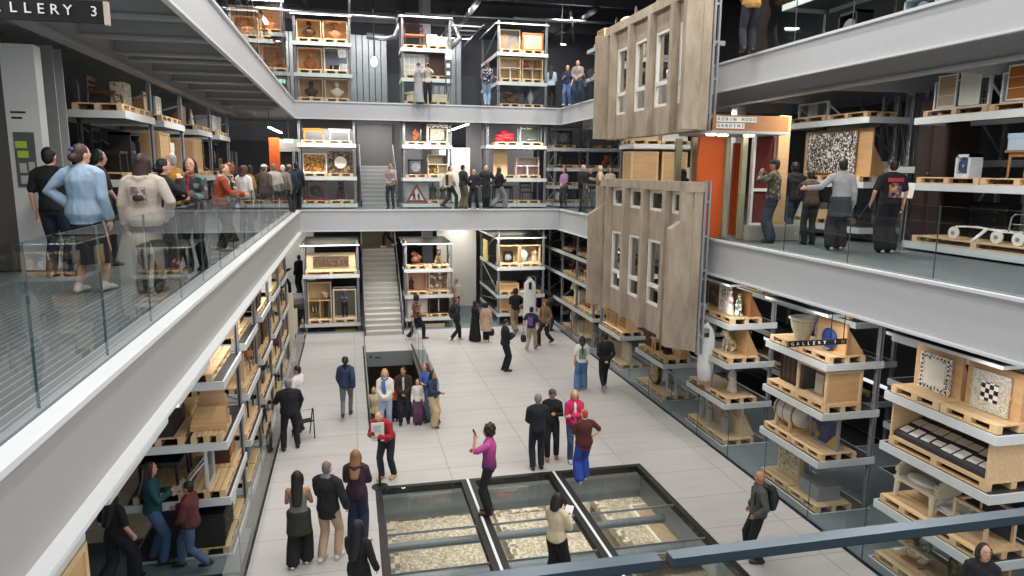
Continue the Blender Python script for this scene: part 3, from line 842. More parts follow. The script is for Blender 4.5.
    if kind == 'lion':                     # squat seated beast
        t = T('beast_sculpture'); k = h; mm = mt(c)
        m = MB().loft([(0, .2*k, .12*k), (0, .14*k, .35*k), (0, -.02*k, .55*k), (0, -.08*k, .7*k)], [(.2*k, .2*k), (.22*k, .2*k), (.18*k, .16*k), (.14*k, .13*k)])
        m.ell((0, -.16*k, .82*k), (.17*k, .18*k, .17*k)).ell((0, -.32*k, .77*k), (.09*k, .08*k, .07*k))
        for s in (-1, 1):
            m.loft([(s*.13*k, -.12*k, .5*k), (s*.15*k, -.18*k, .05*k)], [.07*k, .055*k]).loft([(s*.17*k, .16*k, .25*k), (s*.2*k, -.02*k, .05*k)], [.1*k, .06*k]).ell((s*.13*k, -.1*k, .98*k), (.04*k, .03*k, .06*k))
        obj('body', m, mm, t, remesh=.025*k, smooth_it=2)
        obj('plinth', MB().bx(-.28*k, -.3*k, 0, .28*k, .4*k, .05*k), mt(c2, 'stone'), t)
        return t
    if kind == 'urn':
        t = T('stone_urn'); q = w/2
        obj('bowl', MB().lathe([(q*.45, 0), (q*.5, h*.05), (q*.55, h*.2), (q*.75, h*.5), (q*.85, h*.8), (q*.8, h*.86), (q*.7, h*.8), (q*.6, h*.6)], 18), mt(c), t, True)
        obj('rim', MB().lathe([(q*.84, h*.86), (q, h*.9), (q, h*.96), (q*.82, h), (q*.75, h*.9)], 18), mt(c2 or c), t, True)
        return t
    if kind == 'vase':
        q = w/2
        return S('vase', MB().lathe([(q*.5, 0), (q*.6, h*.05), (q, h*.4), (q*.9, h*.6), (q*.4, h*.8), (q*.4, h*.9), (q*.6, h), (q*.5, h*.98), (q*.3, h*.9)], 14), mt(c), True)
    if kind == 'column':
        t = T('column_fragment'); q = w/2
        obj('shaft', MB().lathe([(q*.8, .08*h), (q*.8, .85*h), (q*.9, .9*h)], 16), mt(c), t, True)
        obj('base', MB().bx(-q, -q, 0, q, q, .08*h), mt(c), t)
        obj('capital', MB().lathe([(q*.9, .88*h), (q*1.05, .95*h), (q*1.05, h)], 16), mt(c), t, True)
        return t
    if kind in ('chair', 'armchair'):
        t = T('chair'); mm = mt(c, 'walnut'); z = h*.48; a = .02
        obj('seat', MB().bx(-hw, -hd, z-.05, hw, hd, z), mt(c2 or c, 'walnut'), t)
        b = MB().bx(-hw, hd-.04, h*.6, -hw+.04, hd, h).bx(hw-.04, hd-.04, h*.6, hw, hd, h).bx(-hw+.04, hd-.035, h-.08, hw-.04, hd-.005, h).bx(-hw+.04, hd-.035, h*.66, hw-.04, hd-.005, h*.72)
        for i in range(4): x = -hw+.1+(w-.2)*i/3; b.bx(x-.015, hd-.03, h*.7, x+.015, hd-.01, h-.06)
        b.bx(-hw, hd-.04, z, -hw+.04, hd, h*.6).bx(hw-.04, hd-.04, z, hw, hd, h*.6)
        obj('backrest', b, mm, t)
        for sx in (-1, 1):
            for sy in (-1, 1): obj('leg', MB().loft([(sx*(hw-.03), sy*(hd-.03), z-.04), (sx*(hw-.02), sy*(hd-.01), 0)], [.022, .016], 6, round_=False), mm, t)
        if kind == 'armchair':
            for s in (-1, 1): obj('arm', MB().bx(s*hw-.025, -hd+.05, z+.2, s*hw+.025, hd, z+.24).bx(s*hw-.02, -hd+.05, z, s*hw+.02, -hd+.09, z+.2), mm, t)
        return t
    if kind == 'table':
        t = T('table'); mm = mt(c, 'walnut')
        obj('tabletop', MB().bx(-hw, -hd, h-.04, hw, hd, h).bx(-hw+.05, -hd+.05, h-.12, hw-.05, hd-.05, h-.04), mm, t)
        for sx in (-1, 1):
            for sy in (-1, 1): obj('leg', MB().loft([(sx*(hw-.07), sy*(hd-.07), h-.06), (sx*(hw-.06), sy*(hd-.06), 0)], [.03, .02], 6, round_=False), mm, t)
        return t
    if kind == 'stool':
        t = T('stool'); mm = mt(c, 'oak')
        obj('seat', MB().lathe([(hw, h-.05), (hw, h)], 14), mm, t)
        for a in range(4):
            x, y = math.cos(a*1.57+.78)*hw*.8, math.sin(a*1.57+.78)*hw*.8
            obj('leg', MB().loft([(x*.8, y*.8, h-.05), (x*1.1, y*1.1, 0)], [.02, .015], 6, round_=False), mm, t)
        return t
    if kind == 'cabinet':
        t = T('cabinet'); mm = mt(c, 'walnut')
        obj('body', MB().bx(-hw, -hd+.02, .06, hw, hd, h-.04).bx(-hw-.02, -hd, h-.04, hw+.02, hd, h).bx(-hw-.01, -hd+.01, 0, hw+.01, hd, .06), mm, t)
        for s in (-1, 1):
            x0 = -hw+.03 if s < 0 else .01
            dr = obj('door', MB().bx(x0, -hd, .1, x0+hw-.04, -hd+.02, h-.08).bx(x0+.05, -hd-.008, .17, x0+hw-.09, -hd, h-.15), mt(c2 or c, 'walnut'), t)
            obj('handle', MB().ell((s*.035, -hd-.012, h*.5), (.012, .012, .03)), M['gold'], dr)
        return t
    if kind == 'drawers':
        t = T('chest_of_drawers'); mm = mt(c, 'walnut')
        obj('body', MB().bx(-hw, -hd+.02, .05, hw, hd, h-.03).bx(-hw-.02, -hd, h-.03, hw+.02, hd, h).bx(-hw, -hd+.02, 0, -hw+.06, hd, .05).bx(hw-.06, -hd+.02, 0, hw, hd, .05), mm, t)
        n = max(2, int(h/.2))
        for i in range(n):
            z0 = .08+i*(h-.14)/n
            dr = obj('drawer', MB().bx(-hw+.03, -hd+.003, z0, hw-.03, -hd+.02, z0+(h-.14)/n-.02), mt(c2 or c, 'walnut'), t)
            obj('knob', MB().ell((-hw*.5, -hd-.01, z0+.06), (.018, .015, .018), 6, 4).ell((hw*.5, -hd-.01, z0+.06), (.018, .015, .018), 6, 4), M['gold'], dr)
        return t
    if kind == 'wheel':                    # big round carved disc standing on edge
        t = T('round_relief'); q = h/2
        obj('disc', MB().hcyl((0, 0, q), q*.9, d, 'Y', 28), mt(c, 'ply'), t)
        rim = MB()
        for i in range(28):
            a, b = 2*math.pi*i/28, 2*math.pi*(i+1)/28
            rim.bar((q*.95*math.cos(a), 0, q+q*.95*math.sin(a)), (q*.95*math.cos(b), 0, q+q*.95*math.sin(b)), d*1.2, q*.1)
        obj('rim', rim, mt(c2, 'dark'), t)
        return t
    if kind == 'plate':                    # round dish on its edge
        t = T('round_dish'); q = h/2
        prof = [(.001, .03), (q*.5, .03), (q*.75, 0), (q, -.01), (q, -.03), (q*.7, -.02), (q*.4, .0), (.001, .0)]
        m = MB().lathe(prof, 24, mt=Matrix.Translation((0, 0, q)) @ Matrix.Rotation(R(-90), 4, 'X') @ Matrix.Rotation(R(180), 4, 'X'))
        obj('dish', m, mt(c), t, True)
        obj('centre', MB().hcyl((0, -.005, q), q*.4, .03, 'Y', 18), mt(c2 or c), t)
        obj('bracket', MB().bx(-q*.3, -.06, 0, q*.3, .04, .03), M['rack'], t)
        return t
    if kind == 'drum':                     # bound drum lying on a cradle
        t = T('drum'); q = h/2
        obj('shell', MB().loft([(-hw, 0, q+.06), (-hw*.5, 0, q+.06), (hw*.5, 0, q+.06), (hw, 0, q+.06)], [q*.85, q, q, q*.85], 20, (0, 1, 0), False), mt(c), t, True)
        hp = MB()
        for x in (-hw*.7, -.02, hw*.7): hp.loft([(x-.012, 0, q+.06), (x+.012, 0, q+.06)], [q*1.02, q*1.02], 20, (0, 1, 0), False)
        obj('hoop', hp, mt(c2, 'oak'), t)
        for x in (-hw*.6, hw*.6): obj('cradle', MB().bx(x-.03, -q, 0, x+.03, q, .08).bx(x-.03, -q, .08, x+.03, -q+.06, q*.9).bx(x-.03, q-.06, .08, x+.03, q, q*.9), M['pine'], t)
        return t
    if kind == 'bag':                      # hanging white garment cover on a stand
        t = T('garment_stand'); mm = M['white']
        obj('cover', MB().loft([(0, 0, .05), (0, 0, .4), (0, 0, h*.7), (0, 0, h*.88), (0, 0, h*.97)], [(hw*.8, .06), (hw, .08), (hw*.95, .08), (hw*.85, .07), (hw*.25, .05)], 14), plain('#dfe0de', .7, 0, .12, 5), t, True)
        obj('picture_label', MB().bx(-.07, -.098, h*.76, .05, -.085, h*.9), M['black'], t)
        obj('pole', MB().cyl((hw*.9, .06, -.25), (hw*.9, .06, h), .012, n=6).tube([(hw*.9, .06, h), (0, .02, h+.02), (-hw*.6, .02, h-.05)], .01).lathe([(.12, -.27), (.12, -.25)], 12, (hw*.9, .06, 0)), M['rack'], t)
        return t
    if kind == 'carton':
        t = T('carton'); mm = mt(c, 'cream')
        obj('box_body', MB().bx(-hw, -hd, 0, hw, hd, h*.8), mm, t)
        obj('lid', MB().bx(-hw-.01, -hd-.01, h*.72, hw+.01, hd+.01, h), mm, t)
        return t
    if kind == 'wrapped':
        rr = random.Random(label)
        pr = [(hw*(.8+rr.random()*.3), z*h) for z in (0, .2, .45, .7, .85)]+[(hw*.35, h)]
        return S('wrapped_bundle', MB().lathe(pr, 9, sy=d/w), mt(c, 'white'), True)
    if kind == 'roll':
        t = T('carpet_roll')
        obj('roll', MB().loft([(-hw, 0, h/2), (hw, 0, h/2)], [h/2, h/2], 14, (0, 1, 0), False), mt(c), t, True)
        obj('tie', MB().loft([(-hw*.5-.02, 0, h/2), (-hw*.5+.02, 0, h/2)], [h*.51, h*.51], 14, (0, 1, 0), False).loft([(hw*.5-.02, 0, h/2), (hw*.5+.02, 0, h/2)], [h*.51, h*.51], 14, (0, 1, 0), False), M['cream'], t)
        return t
    if kind == 'mirror':
        t = T('round_mirror'); q = h/2
        obj('frame', MB().bx(-hw, -d/2, 0, hw, d/2, h), mt(c, 'bronze'), t)
        obj('mirror', MB().hcyl((0, -d/2-.01, q), q*.55, .03, 'Y', 22), mt(c2, 'white'), t)
        return t
    if kind == 'sculpt':                   # abstract lump on a base
        t = T('sculpture'); rr = random.Random(label); m = MB()
        n = 5
        for i in range(n):
            m.ell(((rr.random()-.5)*w*.5, (rr.random()-.5)*d*.4, h*(.2+.65*i/n)), (w*(.18+.2*rr.random()), d*(.2+.2*rr.random()), h*.2))
        obj('form', m, mt(c), t, remesh=max(.02, h*.03), smooth_it=2)
        obj('base', MB().bx(-hw*.8, -hd*.8, 0, hw*.8, hd*.8, h*.08), mt(c2, 'oak'), t)
        return t
    if kind == 'frame':                    # metal mesh frame holding flat tile panels
        t = T('wire_screen'); e = .04
        obj('frame', MB().bx(-hw, -hd, 0, -hw+e, hd, h).bx(hw-e, -hd, 0, hw, hd, h).bx(-hw+e, -hd, 0, hw-e, hd, e).bx(-hw+e, -hd, h-e, hw-e, hd, h), M['beam'], t)
        m = MB()
        for i in range(1, int(w/.07)): x = -hw+i*.07; m.bx(x-.003, -.004, e, x+.003, .004, h-e)
        for i in range(1, int(h/.07)): z = i*.07; m.bx(-hw+e, -.004, z-.003, hw-e, .004, z+.003)
        obj('wire_mesh', m, M['rack'], t)
        obj('brace', MB().bar((-hw+.02, hd, h*.7), (-hw+.02, hd+.4, 0), .03).bar((hw-.02, hd, h*.7), (hw-.02, hd+.4, 0), .03), M['beam'], t)
        return t
    if kind == 'house':                    # small open fronted dwelling model
        t = T('cabinet_house'); mm = mt(c, 'pine')
        obj('shell', MB().bx(-hw, -hd, 0, -hw+.03, hd, h).bx(hw-.03, -hd, 0, hw, hd, h).bx(-hw+.03, hd-.03, 0, hw-.03, hd, h).bx(-hw+.03, -hd, 0, hw-.03, hd-.03, .03).bx(-hw+.03, -hd, h-.03, hw-.03, hd-.03, h), mm, t)
        obj('shelf', MB().bx(-hw+.03, -hd, h*.5, hw-.03, hd-.03, h*.5+.03).bx(-.015, -hd, .03, .015, hd-.03, h*.5), mt(c2 or c, 'pine'), t)
        return t
    if kind == 'machine':
        t = T('machine'); mm = mt(c, 'black')
        obj('frame', MB().bx(-hw, -hd, 0, hw, hd, .08).bx(-hw, -hd, .08, -hw+.05, hd, h).bx(hw-.05, -hd, .08, hw, hd, h).bx(-hw, -hd, h-.06, hw, hd, h), mm, t)
        obj('wheel', MB().hcyl((0, -hd*.6, h*.5), h*.3, .05, 'Y', 18), mt(c2, 'rack'), t)
        obj('axle', MB().hcyl((0, 0, h*.5), .03, d*.9, 'Y', 8), M['rack'], t)
        return t
    if kind == 'bench':
        t = T('carved_bench'); mm = mt(c, 'stone')
        obj('seat', MB().bx(-hw, -hd, h*.4, hw, hd, h*.48), mm, t)
        obj('backrest', MB().loft([(-hw, hd*.9, h*.5), (-hw*.6, hd*.95, h*.9), (0, hd, h), (hw*.6, hd*.95, h*.9), (hw, hd*.9, h*.5)], [.05]*5, 8).bx(-hw*.85, hd*.85, h*.48, hw*.85, hd*.98, h*.8), mm, t)
        for s in (-1, 1):
            obj('side_arm', MB().loft([(s*hw*.95, hd*.8, h*.75), (s*hw, 0, h*.8), (s*hw*.95, -hd*.8, h*.6)], [.05]*3, 8).bx(s*hw*.95-.03, -hd*.8, h*.45, s*hw*.95+.03, hd*.9, h*.7), mm, t)
            for y in (-1, 1): obj('leg', MB().loft([(s*hw*.85, y*hd*.85, h*.4), (s*hw*.9, y*hd*.9, 0)], [.05, .035], 8, round_=False), mm, t)
        obj('cushion', MB().ell((0, -.05, h*.54), (hw*.75, hd*.7, h*.09)), M['white'], t, True)
        return t
    if kind == 'lamp':
        t = T('lamp'); 
        obj('base', MB().lathe([(hw*.5, 0), (hw*.5, .03), (.03, .06), (.03, h*.6)], 12), mt(c, 'gold'), t)
        obj('lamp_shade', MB().lathe([(hw, h*.58), (hw*.6, h), (hw*.55, h), (hw*.95, h*.58)], 14), mt(c2, 'cream'), t)
        return t
    raise ValueError(kind)

ORD = ('first', 'second', 'third', 'fourth', 'fifth', 'sixth')
def load(zone, lvl, x, y, z, rz, entries, pw=.95, pd=.8, depth_off=0):
    """pallets side by side along the local x axis, one entry each: (kind, description, category, kwargs, [extras on same pallet])"""
    ca, sa = math.cos(rz), math.sin(rz)
    n = len(entries)
    hr = headroom(x, y, z)-.14
    for i, e in enumerate(entries):
        if e is None: continue
        u = (i-(n-1)/2)*(pw+.03)
        px, py = x+ca*u, y+sa*u
        kind, desc, cat = e[:3]; kw = dict(e[3]) if len(e) > 3 else {}
        ph = 0
        if not kw.pop('nopallet', False):
            pallet('pine pallet under the %s on the %s' % (desc, zone), (px, py, z), rz, pw, pd); ph = .13
        up = kw.pop('up', 0); dx = kw.pop('dx', 0); dy = kw.pop('dy', 0); tw = kw.pop('tw', 0)
        if 'w' in kw and kind != 'board': kw['w'] = min(kw['w'], pw-.03) if pw > .8 else kw['w']
        if 'h' in kw and kind != 'bag': kw['h'] = min(kw['h'], hr-up-.01)
        item(kind, '%s, %s of the %s' % (desc, lvl, zone), cat, (px+ca*dx-sa*dy, py+sa*dx+ca*dy, z+ph+up), rz+tw, **kw)
        for ex in e[4:]:
            kw = dict(ex[3]); up = kw.pop('up', 0); dx = kw.pop('dx', 0); dy = kw.pop('dy', 0); tw = kw.pop('tw', 0)
            if 'h' in kw: kw['h'] = min(kw['h'], hr-up-.01) if ex[0] != 'bag' else kw['h']
            item(ex[0], '%s, %s of the %s' % (ex[1], lvl, zone), ex[2], (px+ca*dx-sa*dy, py+sa*dx+ca*dy, z+ph+up), rz+tw, **kw)
# ================================================================== WHAT STANDS ON THE RACKS
Q = R(-90)      # front towards the hall from the facade side
P_ = R(90)      # front towards the hall from the crowd side
blue_tile = voro(['#27408b', '#e2e0d6', '#d3cfc2', '#c9a64a', '#e8e6df'], 22, .3)
mosaic2 = voro(['#1c1c1c', '#e9e7e2', '#8f8b84', '#55514c', '#d8d5ce', '#2c2a2a'], 26, .5)
speck = voro(['#dcd8cc', '#cfcabb', '#3b3a38', '#e4e0d5', '#b7b1a2'], 55, .5)
gilt = voro(['#8a5a20', '#b07a2c', '#5c3814', '#c79a4a'], 18, .4)
woven = voro(['#9c7a45', '#c4a467', '#7a5a2f', '#b08d52'], 30, .7)
floral = voro(['#d8cdb8', '#b9a98c', '#8d7a5e', '#c9bba0'], 30, .6)
greyfab = voro(['#7d8a94', '#9aa5ad', '#66727c'], 14, .8)

# ---- chessboard rack (closest to the capped rail on the facade side)
z = 'chessboard rack'
rack('steel rack carrying the chessboard top and the long card case', 8.7, 9.9, 7.55, 9.62, -.3, 4.02, [.0, 1.06, 2.12, 3.0], 4.0, rows=(1,), deep=1.3)
load(z, 'top shelf', 9.15, 8.58, 3.0, Q, [
    ('board', 'plywood board behind blue dotted panel', 'stand', dict(w=.92, d=.4, h=.7, dy=.0)),
    ('board', 'plywood board behind chessboard top', 'stand', dict(w=.92, d=.4, h=.7))], .98, .85)
for nm, y, lab, outer, inner in (('tabletop_slab', 9.09, 'square cream table top with a blue dotted border on the chessboard rack', speck, plain('#d9d5c4', .5)),
                        ('tabletop_slab', 8.08, 'square speckled table top with a black and white chessboard centre', voro(['#d2ccbd', '#c3bcac', '#a8a193', '#dad5c8'], 60, .5), checker('#f2efe6', '#1b1b1b', 14.28))):
    t = thing(nm, lab, 'table top', (9.1, y, 3.14), Q)
    obj('slab', MB().bx(-.31, -.03, 0, .31, .0, .6), outer, t)
    if inner is not None: obj('inlay', MB().bx(-.2, -.036, .1, .2, -.03, .5) if 'dotted' in lab else MB().bx(-.14, -.036, .16, .14, -.03, .44), inner, t)
    if 'dotted' in lab:
        d = MB()
        for i in range(8):
            a = -.245+i*.07
            for q in ((a, .05), (a, .55), (-.255, .3+a), (.255, .3+a)): d.bx(q[0]-.014, -.036, q[1]-.014, q[0]+.014, -.031, q[1]+.014)
        obj('dot_border', d, plain('#2b3350', .4), t)
    obj('clip', MB().bx(-.33, -.045, .28, -.29, .0, .33).bx(.29, -.045, .28, .33, .0, .33), M['pine_pale'], t)
item('crate', 'long pine crate of paper cards, lower shelf of the chessboard rack', 'crate', (9.22, 8.58, 2.25), Q, w=1.86, d=.98, h=.68, c='pine')
pallet('long pine pallet under the crate of paper cards', (9.22, 8.58, 2.12), Q, 1.88, .98)
t = tag(obj('card_tray', MB().add([(-.89, -.45, .1), (.89, -.45, .1), (.89, .42, .42), (-.89, .42, .42), (-.89, -.45, .03), (.89, -.45, .03), (.89, .42, .03), (-.89, .42, .03)],
      [(0, 1, 2, 3), (7, 6, 5, 4), (0, 4, 5, 1), (1, 5, 6, 2), (2, 6, 7, 3), (3, 7, 4, 0)]), M['dark'], None, False, (9.22, 8.58, 2.255), Q), 'sloping dark tray holding white cards in the long crate', 'tray')
rr = random.Random(3)
sl = math.atan2(.32, .87)
words_col = ('leftmost', 'second', 'third', 'fourth', 'fifth', 'sixth', 'seventh', 'eighth')
for i in range(8):
    for j in range(3):
        if j == 2 and i % 2: continue
        u, v = -.77+i*.218, -.3+j*.24
        ww, hh = .075+rr.random()*.03, .055+rr.random()*.04
        zz = .1+(v+.45)*.32/.87
        px_, py_ = 9.22+v, 8.58-u
        c = ('#e4e1d8', '#d9d4c2', '#8c8578')[j]
        o = obj('card', MB().bx(-ww, -hh, 0, ww, hh, .012), plain(c), None, False, (px_, py_, 2.258+zz))
        o.rotation_euler = Euler((sl, 0, Q+(rr.random()-.5)*.2))
        tag(o, '%s card, counted from the wheel rack end, in the %s row of the tray' % (words_col[i].replace('leftmost', 'first'), ('lowest', 'middle', 'upper')[j]), 'card', 'cards in the long crate')
load(z, 'middle shelf', 9.15, 8.58, 1.06, Q, [
    ('bench', 'cream settee with white cushion', 'settee', dict(w=.85, d=.5, h=.75, c='cream')),
    ('vitrine', 'open pine frame case', 'case', dict(w=.6, d=.55, h=.55, dx=.1),
     ('bench', 'fallen white openwork seat back', 'furniture', dict(w=.55, d=.3, h=.3, c='white', dx=-.42)))], .98, .85)
load(z, 'bottom shelf', 9.15, 8.58, 0, Q, [
    ('sculpt', 'white and gold toy aeroplane', 'model', dict(w=.5, d=.4, h=.5, c=voro(['#e8e2d0', '#b88d2f', '#d9c58a', '#4a4234'], 9, .4))),
    ('wheel', 'dark painted round shield', 'shield', dict(w=.7, d=.12, h=.72, c=voro(['#35332b', '#4c4a38', '#6b6440', '#2a2822'], 14, .4)),
     ('board', 'plywood board behind dark shield', 'stand', dict(w=.9, d=.3, h=.75, dy=.2)))], .98, .85)
p = thing('model_wing', 'pair of cream wings on the toy aeroplane of the chessboard rack', 'model', (9.0, 9.07, .42), Q)
obj('wing', MB().bx(-.38, -.05, 0, .38, .06, .02).bx(-.03, -.35, -.01, .03, .3, .03), M['cream'], p)

# ---- blue plate rack
z = 'blue plate rack'
rack('steel rack carrying the stone urn, blue plate and white drum', 8.7, 9.92, 11.18, 13.12, -.3, 4.0, [.0, 1.08, 2.05, 3.03], 3.97, rows=(1,), deep=1.3)
load(z, 'top shelf', 9.15, 12.15, 3.03, Q, [
    ('urn', 'pale carved stone urn', 'urn', dict(w=.6, h=.48, c=plain('#b9b39c', .8, 0, .3, 14), c2='stone_pale', dx=.05)),
    ('board', 'shaped plywood board behind blue plate', 'stand', dict(w=.85, d=.45, h=.6),
     ('plate', 'deep blue round plate', 'plate', dict(h=.42, dy=-.1, c='#1d3f86', c2='#122a5e', up=.03)))])
load(z, 'third shelf', 9.15, 12.15, 2.05, Q, [
    ('panel', 'dark brown plank screen', 'screen', dict(w=.8, d=.3, h=.78, c=grid_mat('planks', '#2b1c17', '#6a3f28', .16, 0, .03, 'XZ'), c2='#1d1412')),
    ('vitrine', 'black lined case with plywood end', 'case', dict(w=.92, d=.8, h=.8, c='pine', c2='black'),
     ('slab', 'pale stone casket inside black case', 'casket', dict(w=.24, d=.2, h=.4, c='stone_pale', dx=-.15, up=.05)),
     ('sculpt', 'grey stone fragments inside black case', 'sculpture', dict(w=.3, d=.25, h=.25, c='#8c8a84', dx=.2, up=.05)))])
item('slab', 'plywood end wall of the black lined case facing the chessboard rack', 'panel', (9.15, 11.255, 2.19), 0, w=.78, d=.03, h=.79, c='ply')
load(z, 'second shelf', 9.15, 12.15, 1.08, Q, [
    ('drum', 'large white skinned drum', 'drum', dict(w=.8, h=.58, c=plain('#cfc9bd', .6, 0, .2, 5))),
    ('panel', 'painted poster panel in metal frame', 'picture', dict(w=.85, d=.06, h=.85, c=voro(['#b5913a', '#4a4a78', '#8a7a4a', '#39406a', '#a99a70'], 4, .6), c2='rack'))])
load(z, 'bottom shelf', 9.15, 12.15, 0, Q, [
    ('panel', 'pine framed stone relief', 'relief', dict(w=.75, d=.12, h=.8, c=floral, c2='pine_pale')),
    ('carton', 'grey archive carton', 'box', dict(w=.6, d=.5, h=.3, c='#8a8d90'))])
a = ony(789, 344.5, 11.02); b_ = ony(846, 344, 11.02)
t = thing('gallery_sign', 'black hanging sign reading GALLERY 1 with a small ring symbol', 'sign', (a[0], 11.02, a[2]-.05))
L = b_[0]-a[0]
obj('panel', MB().bx(0, 0, 0, L, .03, .105), M['sign_black'], t)
obj('end_cap', MB().bx(-.02, -.003, 0, 0, .033, .105).bx(L, -.003, 0, L+.02, .033, .105), plain('#6a5f55'), t)
obj('hanger', MB().bx(L*.72, .01, .105, L*.72+.012, .02, 4.8-a[2]+.05).bx(L*.95, .01, .105, L*.95+.012, .02, 4.8-a[2]+.05), M['black_metal'], t)
for i, ch in enumerate('GALLERY 1'):
    if ch != ' ': txt(ch, 'letter', M['white'], .085, Matrix.Translation((.07+i*L*.093, -.004, .052)) @ FRONT, t)
obj('ring_symbol', MB().lathe([(.038, 0), (.038, .004), (.022, .004), (.022, 0)], 16, mt=Matrix.Translation((L-.07, -.001, .052)) @ FRONT), M['gold'], t)

# ---- figurine rack
z = 'figurine rack'
rack('steel rack carrying the porcelain figurines and stone statues', 8.7, 9.92, 14.7, 16.62, -.3, 4.0, [.0, 1.06, 2.07, 3.03], 3.97, rows=(1,), deep=1.3)
load(z, 'top shelf', 9.15, 15.66, 3.03, Q, [
    ('panel', 'dark gilt framed panel', 'picture', dict(w=.6, d=.08, h=.62, c=voro(['#2b2a2c', '#57452a', '#1c1c20', '#857044'], 10, .5), c2='gold', dx=-.12),
     ('panel', 'blue and white tile panel', 'tiles', dict(w=.24, d=.05, h=.62, c=blue_tile, c2='white', dx=.32, tw=R(25)))),
    ('board', 'brown wooden board behind porcelain figurines', 'stand', dict(w=.8, d=.35, h=.6, c='oak', dy=.12),
     ('statue', 'tallest white porcelain lady', 'figurine', dict(h=.64, c=voro(['#ece8df', '#dcd6c9', '#7fa27c', '#e0b7b0'], 18, .3), dx=-.2, dy=-.12)),
     ('statue', 'middle pink and white porcelain figure', 'figurine', dict(h=.6, c=voro(['#ece8df', '#d7a9a2', '#e6dfd4'], 16, .3), dx=.02, dy=-.2)),
     ('statue', 'green and white porcelain figure', 'figurine', dict(h=.56, c=voro(['#e6e4da', '#5f8a70', '#d9d4c6', '#38563f'], 18, .3), dx=.24, dy=-.1)))])
load(z, 'third shelf', 9.15, 15.66, 2.07, Q, [
    None,
    ('board', 'plywood board behind cream beast', 'stand', dict(w=.6, d=.35, h=.7, dy=.1, dx=.1),
     ('lion', 'cream beast with flower garland', 'sculpture', dict(h=.6, c=voro(['#e6ddc4', '#dccfa8', '#efe8d6', '#d2c090', '#e9dfc8', '#a58d5a'], 14, .4), dx=-.12, dy=-.1)))])
load(z, 'second shelf', 9.15, 15.66, 1.06, Q, [
    ('bag', 'white garment cover with dark picture', 'garment', dict(w=.42, h=1.55, up=.15, dy=-.5, dx=.5, tw=R(62))),
    ('statue', 'pale weathered seated stone figure', 'statue', dict(h=.75, c='stone_pale'))])
load(z, 'bottom shelf', 9.15, 15.66, 0, Q, [
    ('board', 'plywood board behind two small statues', 'stand', dict(w=.8, d=.4, h=.8, dy=.1, c='birch'),
     ('statue', 'smaller grey stone saint', 'statue', dict(h=.62, c='#8f897b', dx=-.2, dy=-.12)),
     ('statue', 'slim grey stone saint', 'statue', dict(h=.66, c='#9b9484', dx=.16, dy=-.12))),
    ('board', 'plywood board behind large statue', 'stand', dict(w=.8, d=.4, h=.85, dy=.1, c='birch'),
     ('statue', 'large grey stone torso', 'statue', dict(h=.85, c='#8a867c', dy=-.12)))])

# ---- wheel rack and those beyond, below the facade
z = 'wheel rack'
rack('steel rack carrying the round woven panel below the facade', 8.7, 9.92, 18.12, 20.12, -.3, 2.3, [.0, 1.1], None, rows=(1,))
load(z, 'upper shelf', 9.15, 19.12, 1.1, Q, [
    ('cabinet', 'red brown cupboard', 'cupboard', dict(w=.8, d=.45, h=.95, c='mahog'), ('table', 'small pine side table', 'table', dict(w=.3, d=.3, h=.4, c='pine', dx=.4, dy=-.2))),
    ('board', 'tall plywood board behind dark column', 'stand', dict(w=.5, d=.35, h=1.0, dx=.2, dy=.1), ('column', 'dark carved column stump', 'column', dict(w=.26, h=.9, c='#3a2a22', dx=-.15)))])
load(z, 'lower shelf', 9.15, 19.12, 0, Q, [
    ('wheel', 'round woven basketry panel', 'panel', dict(w=.9, d=.1, h=.85, c=woven, dy=-.1, dx=.2)),
    ('frame', 'steel wire frame', 'frame', dict(w=.6, d=.06, h=.6, dx=.15))])
z = 'louvre crate rack'
rack('steel rack carrying slatted pine crates below the facade', 8.7, 9.92, 21.5, 23.5, -.3, 4.0, [.0, 1.12, 2.2, 3.2], 3.95, posts=[1], rows=(0, 1))
load(z, 'second shelf', 9.15, 22.5, 1.12, Q, [
    ('house', 'open pine crate with dark bottles', 'crate', dict(w=.85, d=.5, h=.85, c='pine')),
    ('panel', 'slatted pine crate front', 'crate', dict(w=.8, d=.4, h=.75, c=grid_mat('slats', '#b98a4a', '#5a3d1c', 0, .12, .04, 'XZ'), c2='pine'))])
load(z, 'bottom shelf', 9.15, 22.5, 0, Q, [
    ('crate', 'wide plywood crate', 'crate', dict(w=.9, d=.6, h=.6)), ('panel', 'pale framed canvas', 'picture', dict(w=.8, d=.06, h=.7, c='cream', c2='pine'))])
load(z, 'third shelf', 9.15, 22.5, 2.2, Q, [
    ('carton', 'stack of dark cartons', 'box', dict(w=.6, d=.5, h=.4, c='#4a4642')), ('chair', 'dark bentwood chair', 'chair', dict(w=.45, d=.45, h=.8))])
z = 'long chair rack'
rack('long steel rack of chairs and furniture reaching the back corner', 8.7, 9.92, 24.3, 32.4, -.3, 4.0, [.02, 1.15, 2.3, 3.25], None, posts=[0, .25, .5, .75, 1])
load(z, 'top shelf', 9.15, 26.35, 3.3, Q, [('stool', 'dark low stool', 'stool', dict(w=.4, h=.45, c='walnut')), None, ('lamp', 'black standing lamp', 'lamp', dict(w=.3, h=.55, c='black', c2='dark')), ('carton', 'brown carton', 'box', dict(w=.5, d=.4, h=.3, c='#7a5a3c'))])
load(z, 'third shelf', 9.15, 26.35, 2.3, Q, [
    ('chair', 'red brown side chair', 'chair', dict(w=.45, d=.45, h=.85, c='mahog')), ('armchair', 'dark oak armchair', 'chair', dict(w=.55, d=.5, h=.85, c='oak')),
    ('chair', 'pale ladder back chair', 'chair', dict(w=.45, d=.45, h=.85, c='birch')), ('table', 'low walnut table', 'table', dict(w=.8, d=.5, h=.5))])
